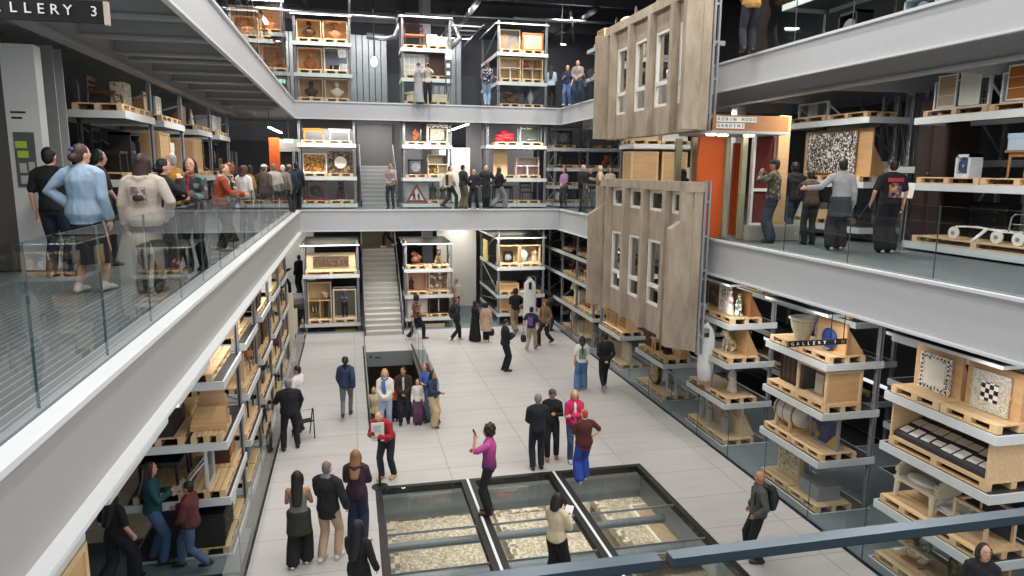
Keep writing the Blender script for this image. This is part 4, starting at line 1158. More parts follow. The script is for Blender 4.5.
load(z, 'second shelf', 9.15, 26.35, 1.15, Q, [
    ('lamp', 'cream shaded lamp', 'lamp', dict(w=.4, h=.7)), ('carton', 'pair of cream cartons', 'box', dict(w=.7, d=.5, h=.5)),
    ('sculpt', 'orange ceramic form', 'ceramic', dict(w=.5, d=.4, h=.6, c='terracotta')), ('house', 'pine case of white pots', 'case', dict(w=.8, d=.4, h=.8))])
load(z, 'bottom shelf', 9.15, 26.35, .02, Q, [
    ('vase', 'large white vase', 'vase', dict(w=.4, h=.8, c='white')), ('crate', 'low plywood crate', 'crate', dict(w=.8, d=.5, h=.5)),
    ('panel', 'pine louvred screen', 'screen', dict(w=.8, d=.06, h=.9, c=grid_mat('slats2', '#c79a5c', '#7a5226', 0, .09, .03, 'XZ'), c2='pine')), None])

# ---- crowd side, lower storey
def lrack(label, y0, y1, lv, z1=4.0, x0=-3.75):
    return rack(label, x0, -2.15, y0, y1, -.3, z1, lv, None, posts=[1], brace=True)
for y0, y1, who in ((4.3, 5.75, 'below the blank end of the long beam'), (6.4, 8.4, 'above the dark wardrobe'), (9.0, 10.95, 'above the teal sweater woman')):
    rack('high steel shelf just under the beam '+who, -3.0, -2.15, y0, y1, 3.66, 4.82, [3.82], None, brace=False)
    pallet('pine pallet on the high shelf '+who, (-2.62, (y0+y1)/2, 3.82), P_, y1-y0-.22, .8)
item('box', 'tall pine crate standing below the blank end of the long beam', 'crate', (-2.9, 6.0, 1.3), P_, w=1.4, d=.9, h=1.9, c='ply')
struct('trim_2', MB().bx(-3.6, 4.6, 1.1, -2.2, 7.2, 1.3), M['rack'], 'steel platform below the high shelves', 'trim')
z = 'wardrobe rack'
lrack('steel rack carrying the dark wardrobe and curved plywood panel', 12.0, 13.92, [.02, 1.06, 2.05, 3.1])
load(z, 'third shelf', -3.2, 12.96, 2.05, P_, [
    ('cabinet', 'tall black brown wardrobe', 'wardrobe', dict(w=.85, d=.5, h=.98, c='#1f1512', c2='#241915')), ('carton', 'flat pine tray', 'tray', dict(w=.8, d=.6, h=.08, c='pine_pale'))])
load(z, 'third shelf front', -2.45, 12.96, 2.05, P_, [
    ('shell', 'curved plywood chair shell', 'furniture', dict(w=.6, d=.5, h=.8, c='ply', tw=R(-90))), None], .95, .5)
load(z, 'second shelf', -3.25, 12.96, 1.06, P_, [
    ('table', 'black lacquer table', 'table', dict(w=.9, d=.7, h=.55, c='#1a1212')), ('table', 'dark red lacquer table', 'table', dict(w=.85, d=.7, h=.6, c='#33120f'))])
load(z, 'second shelf front', -2.5, 12.96, 1.06, P_, [
    ('frame', 'white metal frame', 'frame', dict(w=.6, d=.05, h=.7, dx=-.1)), ('drawers', 'brown chest of drawers', 'chest', dict(w=.6, d=.42, h=.8, c='walnut', c2='oak'))], .95, .6)
load(z, 'bottom shelf', -2.6, 12.96, .02, P_, [
    ('drawers', 'low black chest', 'chest', dict(w=.9, d=.7, h=.6, c='#1c1614')), ('wrapped', 'white wrapped bundle', 'bundle', dict(w=.7, d=.6, h=.7, c='#e2e0da'))])
load(z, 'top shelf', -2.7, 12.96, 3.1, P_, [('stool', 'grey round stool', 'stool', dict(w=.4, h=.5, c='rack')), ('chair', 'grey metal chair', 'chair', dict(w=.42, d=.42, h=.7, c='rack'))])
z = 'wicker chair rack'
lrack('steel rack carrying the white wicker chair and flat pallets', 14.6, 16.5, [.02, 1.06, 2.05, 3.1])
load(z, 'third shelf', -3.1, 15.55, 2.05, P_, [None, None, ], 1, .9)
pallet('empty pine pallet on the wicker chair rack, beam side', (-3.15, 15.05, 2.05), P_, .95, 1.0)
pallet('empty pine pallet on the wicker chair rack, wall side', (-3.15, 16.03, 2.05), P_, .95, 1.0)
load(z, 'third shelf front', -2.45, 15.55, 2.05, P_, [('board', 'pine triangular easel', 'easel', dict(w=.4, d=.4, h=.6, c='pine', tw=R(-90))), ('armchair', 'open oak armchair', 'chair', dict(w=.5, d=.45, h=.8, c='oak'))], .95, .55)
load(z, 'second shelf', -2.6, 15.55, 1.06, P_, [('armchair', 'white wicker armchair', 'chair', dict(w=.6, d=.55, h=.85, c='white', c2='white')), ('table', 'dark folding table', 'table', dict(w=.9, d=.7, h=.6, c='#241a16'))])
load(z, 'bottom shelf', -2.6, 15.55, .02, P_, [('table', 'black metal table', 'table', dict(w=.8, d=.6, h=.6, c='black')), ('cabinet', 'grey metal locker', 'cabinet', dict(w=.6, d=.5, h=.75, c='#7b7f82', c2='#85898c'))])
load(z, 'top shelf', -2.7, 15.55, 3.1, P_, [('box', 'square pine crate', 'crate', dict(w=.85, d=.7, h=.7)), ('cabinet', 'dark oak cupboard', 'cupboard', dict(w=.8, d=.6, h=.75, c='#54371f', c2='#5f4026'))])
names = [
 ('bentwood rack', 'steel rack of bentwood chairs and slatted seats', 17.3, 19.2,
  [('chair', 'black bentwood chair', 'chair', dict(w=.6, d=.6, h=.85, c='black')), ('chair', 'honey bentwood chair', 'chair', dict(w=.45, d=.45, h=.85, c='#7a4f2c'))],
  [('bench', 'low pine settle', 'settle', dict(w=.8, d=.5, h=.7, c='#6b4a2e')), ('chair', 'tubular steel chair', 'chair', dict(w=.5, d=.5, h=.8, c='rack', c2='black'))],
  [('cabinet', 'dark oak corner cupboard', 'cupboard', dict(w=.6, d=.45, h=.8, c='#5a3c24', c2='#66462c')), ('drawers', 'walnut chest', 'chest', dict(w=.85, d=.6, h=.75))],
  [('cabinet', 'dark panelled cupboard', 'cupboard', dict(w=.85, d=.6, h=.7, c='#2a1d16', c2='#35251b')), ('stool', 'three colour stool', 'stool', dict(w=.4, h=.45, c='terracotta'))]),
 ('stool rack', 'steel rack of stools and small tables', 20.0, 21.9,
  [('stool', 'tall black stool', 'stool', dict(w=.35, h=.75, c='black')), ('table', 'dark oak table', 'table', dict(w=.9, d=.7, h=.6, c='#4b3424'))],
  [('chair', 'cream painted chair', 'chair', dict(w=.45, d=.45, h=.85, c='cream')), ('chair', 'dark mahogany chair', 'chair', dict(w=.6, d=.6, h=.85, c='mahog'))],
  [('armchair', 'green cushioned armchair', 'chair', dict(w=.6, d=.55, h=.8, c='walnut', c2='#41574a')), ('lamp', 'brass lamp', 'lamp', dict(w=.35, h=.7))],
  [('carton', 'white archive carton', 'box', dict(w=.6, d=.5, h=.35, c='white')), ('sculpt', 'twisted pale sculpture', 'sculpture', dict(w=.5, d=.4, h=.7, c='stone_pale'))]),
 ('far chair rack', 'steel rack of stacked seats by the pale end panel', 22.6, 24.4,
  [('chair', 'orange shell chair', 'chair', dict(w=.45, d=.45, h=.8, c='#b5622e')), ('chair', 'white shell chair', 'chair', dict(w=.45, d=.45, h=.8, c='white'))],
  [('drawers', 'wide brown dresser', 'dresser', dict(w=.85, d=.65, h=.75, c='#4a2f20', c2='#5a3a27')), ('chair', 'blue seat chair', 'chair', dict(w=.45, d=.45, h=.8, c='rack', c2='#36506f'))],
  [('table', 'small walnut table', 'table', dict(w=.6, d=.5, h=.6)), ('armchair', 'brown leather armchair', 'chair', dict(w=.6, d=.5, h=.75, c='walnut', c2='#5b3a26'))],
  [('vase', 'tall terracotta jar', 'jar', dict(w=.4, h=.7, c='terracotta')), ('box', 'small plywood crate', 'crate', dict(w=.6, d=.5, h=.6))])]
for z, lab, y0, y1, e0, e1, e2, e3 in names:
    lrack(lab, y0, y1, [.02, 1.06, 2.05, 3.1])
    for e_ in (e0, e1, e2, e3):
        for q_ in e_:
            for k_, cap in (('w', .88), ('d', .74)):
                if k_ in q_[3]: q_[3][k_] = min(cap, q_[3][k_]*1.4)
    for h, nm, en in ((.02, 'bottom shelf', e0), (1.06, 'second shelf', e1), (2.05, 'third shelf', e2), (3.1, 'top shelf', e3)):
        load(z, nm, -2.6, (y0+y1)/2, h, P_, en, .93, .8)

# ---- racks either side of the stairs (A = beside the crowd, B = other side, C = corner)
z = 'relief panel rack'
rack('steel rack carrying the dark relief and tall display cases beside the stairs', -1.9, .27, 28.95, 30.1, 0, 3.6, [.35, 2.35], 3.55, axis='X', deep=2.6)
load(z, 'upper shelf', -.82, 29.4, 2.35, 0, [('panel', 'wide birch board with dark relief', 'relief', dict(w=1.95, d=.1, h=.72, c='birch', c2='birch'),
     ('slab', 'long dark carved relief', 'relief', dict(w=1.4, d=.04, h=.42, c=voro(['#3a2c22', '#56402e', '#2a201a', '#6a503a'], 24, .6), dy=-.08, up=.16)))], 2.05, .8)
load(z, 'lower shelf', -.82, 29.4, .35, 0, [
    ('house', 'tall birch case of dark cloth', 'case', dict(w=.95, d=.6, h=1.55, c='birch', c2='ply'), ('roll', 'black hanging textile', 'textile', dict(w=.25, h=.3, c='dark', dx=-.22, up=.25)), ('sculpt', 'white lace cushion', 'textile', dict(w=.3, d=.25, h=.3, c='white', dx=.22, up=.85)), ('slab', 'narrow dark shrine panel', 'panel', dict(w=.16, d=.05, h=.65, c='#2e2018', dx=.22, up=.08))),
    ('vitrine', 'tall white framed glass case', 'case', dict(w=.95, d=.7, h=1.25, c='cream', c2='#6d6a58'))], .96, .8)
load(z, 'ground level', -.82, 29.3, 0, 0, [('sculpt', 'round grey stone capital', 'capital', dict(w=.6, d=.4, h=.26, c='#8b8880', nopallet=True)), ('carton', 'yellow flat tray', 'tray', dict(w=.8, d=.6, h=.22, c='#b5913f', nopallet=True))], .96, .8)
z = 'round mirror rack'
rack('steel rack carrying the round mirror and gold relief on the middle gallery', -1.9, .27, 28.95, 30.1, Z2-.02, 8.5, [5.2, 6.27, 7.55], None, axis='X', brace=False)
load(z, 'top shelf', -.82, 29.4, 7.55, 0, [('table', 'amber wooden rack of pegs', 'furniture', dict(w=.85, d=.4, h=.45, c='#b9822e')), ('table', 'round white model pavilion', 'model', dict(w=.85, d=.5, h=.45, c='white'))], .96, .8)
load(z, 'middle shelf', -.82, 29.4, 6.27, 0, [
    ('panel', 'white framed gold relief', 'relief', dict(w=.98, d=.1, h=.78, c=gilt, c2='white')),
    ('mirror', 'dark framed round white clock face', 'clock', dict(w=.92, d=.12, h=.86, c=voro(['#4a3a26', '#6f5a38', '#2e2418', '#8d744a'], 12, .4)))], .96, .8)
load(z, 'lower shelf', -.82, 29.4, 5.2, 0, [
    ('machine', 'red framed model engine', 'model', dict(w=.8, d=.5, h=.85, c='#8c2f2a', c2='black')), ('lion', 'dark bronze temple beast', 'sculpture', dict(h=.8, c='bronze'))], .96, .8)
z = 'red engine rack'
rack('steel rack carrying small red engines behind the visitors', -4.4, -2.05, 28.95, 30.1, Z2-.02, 7.2, [5.2], None, axis='X', brace=False)
load(z, 'lower shelf', -3.2, 29.4, 5.2, 0, [('machine', 'red pump model', 'model', dict(w=.7, d=.5, h=.8, c='#98352c', c2='rack')), ('machine', 'white and red press model', 'model', dict(w=.7, d=.5, h=.75, c='white', c2='#8c2f2a'))], 1.05, .8)
z = 'bust rack'
rack('steel rack of plywood crates holding busts on the top gallery', -1.92, .2, 28.95, 30.1, Z3-.02, 12.4, [9.15, 10.2, 11.36], 12.35, axis='X', brace=False)
spec = [(9.15, 'lower shelf', [('dark bust on white socle', '#2c2420', 'white'), ('pale plaster bust', 'stone_pale', 'stone_pale')]),
        (10.2, 'middle shelf', [('brown clay bust', 'terracotta', 'terracotta'), None]),
        (11.36, 'top shelf', [('black bronze bust', 'bronze', 'bronze'), ('terracotta bust', '#a5714a', '#a5714a')])]
for h, lv, bs in spec:
    en = []
    for b in bs:
        if b: en.append(('crate', 'crate around '+b[0], 'crate', dict(w=1.0, d=.7, h=.82, c=wood('#e3bd94')), ('bust', b[0], 'bust', dict(h=.62, c=b[1], c2=b[2], up=.03, dy=-.05))))
        else: en.append(('vitrine', 'white framed grey glass case', 'case', dict(w=1.0, d=.7, h=.85, c='cream', c2='#8b93a0'), ('roll', 'low dark animal carving', 'carving', dict(w=.5, h=.2, c='bronze', up=.05))))
    load(z, lv, -.86, 29.42, h, 0, en, .95, .8)
z = 'small bust rack'
rack('steel rack of small busts behind the sloping top beam', -4.5, -2.4, 30.6, 31.6, Z3-.02, 13.2, [9.3, 10.6, 11.9], 13.1, axis='X', brace=False)
for h, lv, bs in ((9.3, 'lower shelf', ['grey bust', 'hooded bust']), (10.6, 'middle shelf', ['plain tan bust', 'slim brown bust']), (11.9, 'top shelf', ['small terracotta head', 'tiny bust'])):
    en = []
    for i, b in enumerate(bs):
        en.append(('crate', 'crate around '+b, 'crate', dict(w=.98, d=.6, h=.85, c=wood('#e3bd94')), ('bust', b, 'bust', dict(h=.5, c='terracotta', up=.03))))
    load(z, lv, -3.45, 31.0, h, 0, en, 1.02, .75)

z = 'circle picture rack'
rack('steel rack beside the stairs carrying the brown sculptures and tile picture', 2.14, 4.1, 28.95, 30.1, 0, 3.6, [.45, 1.41, 2.5], 3.55, axis='X', deep=2.0)
load(z, 'top shelf', 3.12, 29.4, 2.5, 0, [('sculpt', 'red brown knotted sculpture', 'sculpture', dict(w=.5, d=.4, h=.65, c='#6a3a24')), ('lion', 'grey brown stone creature', 'sculpture', dict(h=.65, c='#7d6a52'))], .87, .8)
load(z, 'middle shelf', 3.12, 29.4, 1.41, 0, [('crate', 'pinkish plywood niche', 'crate', dict(w=.8, d=.4, h=.85, c=wood('#d8b094')), ('statue', 'thin dark wooden figure', 'figure', dict(h=.55, c='walnut', dx=-.25, up=.03))), ('panel', 'white framed brown tile picture', 'picture', dict(w=.9, d=.1, h=.85, c=voro(['#6d5544', '#8d7660', '#d6cec0', '#5a4638'], 8, .4), c2='cream'))], .87, .8)
load(z, 'lower shelf', 3.12, 29.4, .45, 0, [('mirror', 'white framed round window', 'window', dict(w=.85, d=.08, h=.72, c='white', c2='#b9bcc0')), ('crate', 'dark red open crate', 'crate', dict(w=.95, d=.6, h=.62, c=wood('#45302a')), ('slab', 'leaning white metal bar', 'bar', dict(w=.05, d=.04, h=.5, c='white', up=.03)))], .87, .8)
load(z, 'ground level', 3.3, 29.3, 0, 0, [('carton', 'low cream drawer', 'drawer', dict(w=1.0, d=.6, h=.3, c='birch', nopallet=True))], .98, .8)
z = 'road sign rack'
rack('steel rack carrying the red triangle road sign and vase case', 2.14, 4.1, 28.95, 30.1, Z2-.02, 8.5, [5.2, 6.25, 7.55], None, axis='X', brace=False)
load(z, 'top shelf', 3.12, 29.4, 7.55, 0, [('sculpt', 'amber glass sculpture', 'sculpture', dict(w=.4, d=.3, h=.6, c='#7a3f22')), ('vitrine', 'glass case of grey stone relief', 'case', dict(w=.9, d=.5, h=.72, c='cream', c2='#5d635d'), ('slab', 'pale square stone carving', 'carving', dict(w=.55, d=.1, h=.45, c=floral, up=.1)))], .87, .8)
load(z, 'middle shelf', 3.12, 29.4, 6.25, 0, [('machine', 'dark instrument stand', 'instrument', dict(w=.6, d=.4, h=.6, c='dark')), ('house', 'cream case of ceramic jars', 'case', dict(w=.9, d=.4, h=.8, c='cream', c2='cream'), ('vase', 'mustard yellow jar', 'vase', dict(w=.25, h=.33, c='#a98a2c', up=.05, dx=-.08)), ('vase', 'brown speckled jar', 'vase', dict(w=.18, h=.3, c='oak', up=.05, dx=-.32)), ('vase', 'small blue jar', 'vase', dict(w=.16, h=.26, c='#4d5f73', up=.44, dx=.28)))], .87, .8)
load(z, 'lower shelf', 3.12, 29.4, 5.2, 0, [None, ('statue', 'dark bronze standing figure', 'figure', dict(h=.72, c='#4f4338', dx=-.2), ('statue', 'second dark bronze figure', 'figure', dict(h=.7, c='#554a3e', dx=.22)))], .87, .8)
t = thing('road_sign', 'red bordered triangle road sign with two walking children', 'sign', (2.68, 29.25, 5.2))
obj('backing', MB().bx(-.48, .01, 0, .48, .05, .84).bx(-.5, -.01, 0, -.46, .06, .84).bx(.46, -.01, 0, .5, .06, .84), plain('#a9b5b2', .5), t)
obj('border', MB().prism([(-.44, .05), (.44, .05), (0, .8)], -.02, .0, 'Y'), plain('#b3312a', .5), t)
obj('field', MB().prism([(-.3, .13), (.3, .13), (0, .64)], -.028, -.018, 'Y'), M['white'], t)
for x, s in ((-.1, 1), (.09, .85)):
    obj('child_figure', MB().hcyl((x, -.03, .13+.32*s), .035*s, .006, 'Y', 10).prism([(x-.05*s, .13+.14*s), (x+.05*s, .13+.14*s), (x+.035*s, .13+.28*s), (x-.035*s, .13+.28*s)], -.034, -.028, 'Y').prism([(x-.07*s, .13), (x-.03*s, .13), (x+.02*s, .13+.15*s), (x-.03*s, .13+.15*s)], -.034, -.028, 'Y').prism([(x+.03*s, .13), (x+.07*s, .13), (x+.04*s, .13+.15*s), (x-.01*s, .13+.15*s)], -.034, -.028, 'Y').prism([(x-.1*s, .13+.18*s), (x-.08*s, .13+.16*s), (x+.0*s, .13+.27*s), (x-.03*s, .13+.28*s)], -.034, -.028, 'Y'), M['black'], t)
z = 'window lattice rack'
rack('steel rack carrying the white window lattice behind the blue hat', 2.14, 4.1, 28.95, 30.1, Z3-.02, 12.5, [9.15, 10.15, 11.3], 12.48, axis='X', brace=True)
load(z, 'top shelf', 3.12, 29.4, 11.3, 0, [('armchair', 'red brown carved chair', 'chair', dict(w=.75, d=.5, h=.95, c='mahog', c2='terracotta')), ('carton', 'pale numbered cartons', 'box', dict(w=.4, d=.4, h=.45, dx=-.2, c='cream'), ('carton', 'pale blank carton', 'box', dict(w=.38, d=.4, h=.38, dx=.22, c='cream')))], .87, .8)
load(z, 'middle shelf', 3.12, 29.4, 10.15, 0, [('panel', 'white lattice window', 'window', dict(w=.95, d=.08, h=.9, c=grid_mat('lattice', '#c9ccc8', '#f2f0ea', .22, .22, .03, 'XZ'), c2='white')), ('panel', 'dark brown carved door', 'door', dict(w=.6, d=.08, h=.9, c='walnut', c2='walnut'))], .87, .8)
load(z, 'lower shelf', 3.12, 29.4, 9.15, 0, [('wrapped', 'pale draped bundle', 'bundle', dict(w=.8, d=.5, h=.4, c='cream')), ('carton', 'low white crate', 'crate', dict(w=.8, d=.5, h=.3, c='cream'))], .87, .8)
p = thing('shelf_sign', 'tall dark sign plate with pale labels on the lattice rack post', 'sign', (3.98, 28.88, 9.9))
obj('plate', MB().bx(-.12, 0, 0, .12, .02, 1.3), plain('#4a4c4f'), p)
obj('pale_label', MB().bx(-.12, -.006, 1.0, .12, 0, 1.3).bx(-.08, -.006, .7, .06, 0, .85).bx(-.08, -.006, .4, .06, 0, .55).bx(-.08, -.006, .1, .06, 0, .25), M['white'], p)

z = 'corner crate rack'
rack('deep steel rack in the ground floor corner with pine crate of vases', 6.05, 8.1, 28.95, 33.0, 0, 4.2, [.5, 1.3, 2.5], 3.75, axis='X')
load(z, 'top shelf', 7.05, 29.4, 2.5, 0, [('crate', 'wide pine crate of carvings', 'crate', dict(w=1.0, d=.6, h=.78, c='pine'), ('machine', 'black small wheel model', 'model', dict(w=.4, d=.3, h=.45, c='black', up=.03))), ('crate', 'pine crate of pale vases', 'crate', dict(w=1.0, d=.6, h=.78, c='pine'), ('vase', 'pale blue glass vase', 'vase', dict(w=.42, h=.68, c='#b9d0cc', dx=-.25, up=.03)), ('statue', 'stone torso in pine crate', 'statue', dict(h=.65, c='stone', dx=.25, up=.03)))], .91, .8)
load(z, 'middle shelf', 7.05, 29.4, 1.3, 0, [('box', 'flat pine crate', 'crate', dict(w=.9, d=.6, h=.35)), ('carton', 'pink carton', 'box', dict(w=.4, d=.4, h=.3, c='#c99a8c'))], .91, .8)
load(z, 'lower shelf', 7.05, 29.4, .5, 0, [('box', 'square pine crate', 'crate', dict(w=.8, d=.6, h=.55)), ('panel', 'white small poster', 'picture', dict(w=.5, d=.05, h=.6, c='white', c2='rack'))], .91, .8)
item('bag', 'white garment cover standing near the corner rack visitors', 'garment', (7.02, 27.2, .28), 0, w=.56, h=2.05)
item('panel', 'tall yellow framed panel on the corner crate rack side', 'panel', (5.95, 31.2, 2.51), R(-90), w=1.0, d=.06, h=.95, c='#cdbb6a', c2='pine')
z = 'red petal rack'
rack('steel rack on the middle gallery carrying the red petal chairs', 5.55, 8.1, 28.95, 30.1, Z2-.02, 8.5, [5.2, 6.25, 7.6], None, axis='X', brace=False)
load(z, 'top shelf', 6.95, 29.4, 7.6, 0, [('sculpt', 'red crumpled fabric flower', 'sculpture', dict(w=.95, d=.5, h=.55, c='#b8202c', c2='#b8202c')), ('vitrine', 'glass case of grey rubble', 'case', dict(w=.95, d=.5, h=.7, c='rack', c2='#6f7468'))], 1.02, .8)
load(z, 'middle shelf', 6.85, 29.4, 6.25, 0, [('panel', 'tall pine door', 'door', dict(w=.6, d=.08, h=1.05, c='pine', c2='pine_pale', dx=-.1)), ('house', 'pink walled dolls house', 'dolls house', dict(w=1.0, d=.4, h=.75, c='#b8a3a0', c2='white'))], 1.02, .8)
load(z, 'lower shelf', 6.85, 29.4, 5.2, 0, [('table', 'black metal workbench', 'table', dict(w=.9, d=.5, h=.6, c='black')), ('chair', 'dark iron chair', 'chair', dict(w=.5, d=.45, h=.8, c='black'))], 1.02, .8)
z = 'roundel rack'
rack('deep steel rack on the top gallery carrying carved roundels', 6.0, 8.08, 28.95, 32.5, Z3-.02, 12.45, [9.15, 10.15, 11.3], 12.42, axis='X')
load(z, 'top shelf', 7.03, 29.4, 11.3, 0, [('panel', 'case of carved stone roundels', 'carving', dict(w=1.0, d=.3, h=.88, c=voro(['#8a6a52', '#6a6a64', '#a0765a', '#55504a'], 3, .7, rnd_=.6), c2='cream')), ('box', 'cream crate with red lid', 'crate', dict(w=.98, d=.6, h=.7, c='#d8b88c', c2='terracotta'))], .91, .8)
load(z, 'middle shelf', 7.03, 29.4, 10.15, 0, [('house', 'pine case with small white drawer', 'case', dict(w=.98, d=.6, h=.88, c='birch', c2='white')), ('house', 'pine case of red figures', 'case', dict(w=.98, d=.6, h=.88, c='birch', c2='#b8b4a8'), ('statue', 'small red figure', 'figure', dict(h=.35, c='#a03c30', dx=.2, up=.46)), ('sculpt', 'rust red shell form', 'sculpture', dict(w=.35, d=.3, h=.3, c='#9a4a34', dx=-.22, up=.47)))], .91, .8)
load(z, 'lower shelf', 7.03, 29.4, 9.15, 0, [('sculpt', 'tangle of dark wooden props', 'sculpture', dict(w=.8, d=.5, h=.6, c='#4a3226')), ('vase', 'tall pale green bottle', 'bottle', dict(w=.25, h=.75, c='#8fa39a'))], .91, .8)

# ---- racks beyond the facade
z = 'sloping end rack'
rack('steel rack on the top gallery beyond the facade', 9.5, 10.7, 22.0, 28.0, Z3-.02, 12.6, [9.2, 10.25, 11.35], None, posts=[0, .33, .66, 1], rows=(1,))
load(z, 'middle shelf', 9.95, 25, 10.25, Q, [('sculpt', 'dark shaggy sculpture', 'sculpture', dict(w=.5, d=.4, h=.6, c='bronze')), ('bust', 'small pale bust', 'bust', dict(h=.55, c='stone_pale')), ('armchair', 'tan stacked chair', 'chair', dict(w=.5, d=.5, h=.8, c='oak')), ('vase', 'tall dark vase', 'vase', dict(w=.3, h=.7, c='dark')), ('carton', 'cream carton', 'box', dict(w=.6, d=.5, h=.4))], .95, .8)
load(z, 'lower shelf', 9.95, 25, 9.2, Q, [('carton', 'grey crate', 'crate', dict(w=.7, d=.5, h=.5, c='#7c8084')), ('box', 'pale crate', 'crate', dict(w=.8, d=.6, h=.6)), ('chair', 'red stacking chair', 'chair', dict(w=.45, d=.45, h=.8, c='#a23a34')), ('sculpt', 'white folded sculpture', 'sculpture', dict(w=.6, d=.4, h=.5, c='white')), ('lamp', 'dark floor lamp', 'lamp', dict(w=.3, h=.7, c='black', c2='dark'))], .95, .8)
load(z, 'top shelf', 9.95, 25, 11.35, Q, [('box', 'pine crate with open end', 'crate', dict(w=.8, d=.6, h=.5)), None, ('wrapped', 'draped tan form', 'bundle', dict(w=.6, d=.5, h=.6, c='#b08a5c')), None, ('carton', 'wide tan carton', 'box', dict(w=.8, d=.5, h=.4, c='#b9945f'))], .95, .8)
z = 'bottle rack'
rack('steel rack of dark objects on the middle gallery beyond the facade', 8.6, 11.6, 29.4, 30.5, Z2-.02, 8.5, [5.2, 5.95, 6.7, 7.55], None, axis='X', posts=[0, .5, 1])
load(z, 'top shelf', 10.1, 29.9, 7.55, 0, [('machine', 'black slatted frame', 'frame', dict(w=.8, d=.4, h=.6)), None, ('lamp', 'red lamp', 'lamp', dict(w=.3, h=.6, c='#a33a2a', c2='#a33a2a'))], 1., .8)
load(z, 'third shelf', 10.1, 29.9, 6.7, 0, [('statue', 'pair of dark figures', 'figure', dict(h=.6, c='bronze')), ('bust', 'dark bust', 'bust', dict(h=.5)), ('sculpt', 'orange stone head', 'sculpture', dict(w=.4, d=.3, h=.5, c='terracotta'))], 1., .8)
load(z, 'second shelf', 10.1, 29.9, 5.95, 0, [('carton', 'black carton', 'box', dict(w=.6, d=.5, h=.4, c='black')), ('vase', 'black jar', 'vase', dict(w=.3, h=.5, c='black')), ('carton', 'brown leather trunk', 'trunk', dict(w=.8, d=.5, h=.4, c='walnut'))], 1., .8)
load(z, 'bottom shelf', 10.1, 29.9, 5.2, 0, [('wrapped', 'white bagged object', 'bundle', dict(w=.6, d=.5, h=.5)), ('chair', 'black cafe chair', 'chair', dict(w=.4, d=.4, h=.6, c='black')), None], 1., .8)
z = 'facade back rack'
rack('steel rack of plywood crates seen between the two facade sections', 8.9, 12.1, 21.4, 22.6, Z2-.02, 8.5, [5.25, 6.1, 7.45], None, axis='X', rows=(1,))
load(z, 'middle shelf', 10.4, 21.9, 6.1, 0, [('box', 'large square plywood crate', 'crate', dict(w=.95, d=.7, h=1.0)), ('box', 'second square plywood crate', 'crate', dict(w=.9, d=.7, h=1.0)), ('carton', 'white carton', 'box', dict(w=.6, d=.5, h=.5, c='white'))], 1.02, .8)
load(z, 'top shelf', 10.4, 21.9, 7.45, 0, [('slab', 'stack of pale boards', 'boards', dict(w=.9, d=.6, h=.2, c='pine')), ('slab', 'stack of white boards', 'boards', dict(w=.9, d=.6, h=.25, c='white')), None], 1.02, .8)

# ---- tile racks on the middle gallery behind the visitors
z = 'tile frame rack'
rack('steel rack carrying wire framed tile panels over the wheeled frame', 11.45, 12.7, 9.4, 12.62, Z2-.02, 8.45, [5.2, 6.4, 7.73], None, posts=[0, .5, 1], rows=(1,))
load(z, 'top shelf', 11.9, 11.0, 7.73, Q, [('frame', 'wire frame with brown and white tiles', 'frame', dict(w=1.3, d=.06, h=.68, dy=-.25)), ('frame', 'wire frame with amber tiles', 'frame', dict(w=1.3, d=.06, h=.68, dy=-.25))], 1.5, .8)
amber = grid_mat('amber_tiles', '#a35f1e', '#e0d2b0', .17, .19, .012, 'YZ', var=.5)
brown = grid_mat('brown_tiles', '#a08a6a', '#cfc3a8', .19, .2, .012, 'YZ', var=.5)
for lab, y, m_ in (('brown patterned tile panel in the wire frame', 12.05, brown), ('white ribbed tile panel in the wire frame', 11.52, grid_mat('white_tiles', '#d3d4cb', '#b9bab2', .05, 0, .012, 'YZ', var=.1)),
                   ('amber six part tile panel in the wire frame', 10.5, amber), ('pale stained tile panel beside the amber one', 10.0, plain('#cbc2a8', .5, 0, .2))):
    t = thing('tile_picture', lab, 'tiles', (11.58, y, 7.73+.13+.06), Q)
    obj('tiles', MB().bx(-.2, -.01, 0, .2, .02, .58), m_, t)
    obj('edge_frame', MB().bx(-.225, -.015, 0, -.2, .02, .58).bx(.2, -.015, 0, .225, .02, .58).bx(-.225, -.015, .58, .225, .02, .6).bx(-.225, -.015, -.02, .225, .02, 0), M['white'], t)
load(z, 'middle shelf', 11.9, 11.0, 6.4, Q, [
    ('machine', 'small blue and white desk machine', 'machine', dict(w=.34, d=.3, h=.45, c='#cfd6dc', c2='#27406f', dx=.1)),
    ('table', 'splay legged pine stand', 'stand', dict(w=.9, d=.5, h=.5, c='oak'), ('carton', 'pale blue glazed trough', 'trough', dict(w=.85, d=.45, h=.3, c='#a9bccb', up=.5)))], 1.5, .8)
load(z, 'low platform', 11.9, 11.0, 5.2, Q, [None, None], 1.5, .8)
pallet('long pine pallet under the white wheeled frame', (11.9, 10.95, 5.2), Q, 3.0, .85)
t = thing('wheeled_trolley', 'white tubular wheeled frame with three small wheels on the low platform', 'trolley', (11.8, 10.9, 5.33), Q)
fr = MB().tube([(-.7, -.1, .24), (-.2, -.1, .27), (.3, -.1, .22), (.7, -.1, .22)], .018).tube([(-.7, .12, .24), (.7, .12, .22)], .018).tube([(-.7, -.1, .24), (-.7, .12, .24)], .018).tube([(.0, -.1, .25), (-.12, -.3, .0)], .03)
obj('frame', fr, M['white'], t)
obj('handle', MB().tube([(.45, -.1, .22), (.48, -.1, .5), (.55, -.1, .56), (.72, -.1, .56), (.78, -.1, .5), (.76, -.1, .22)], .016).tube([(.47, -.1, .38), (.77, -.1, .38)], .01), M['rack'], t)
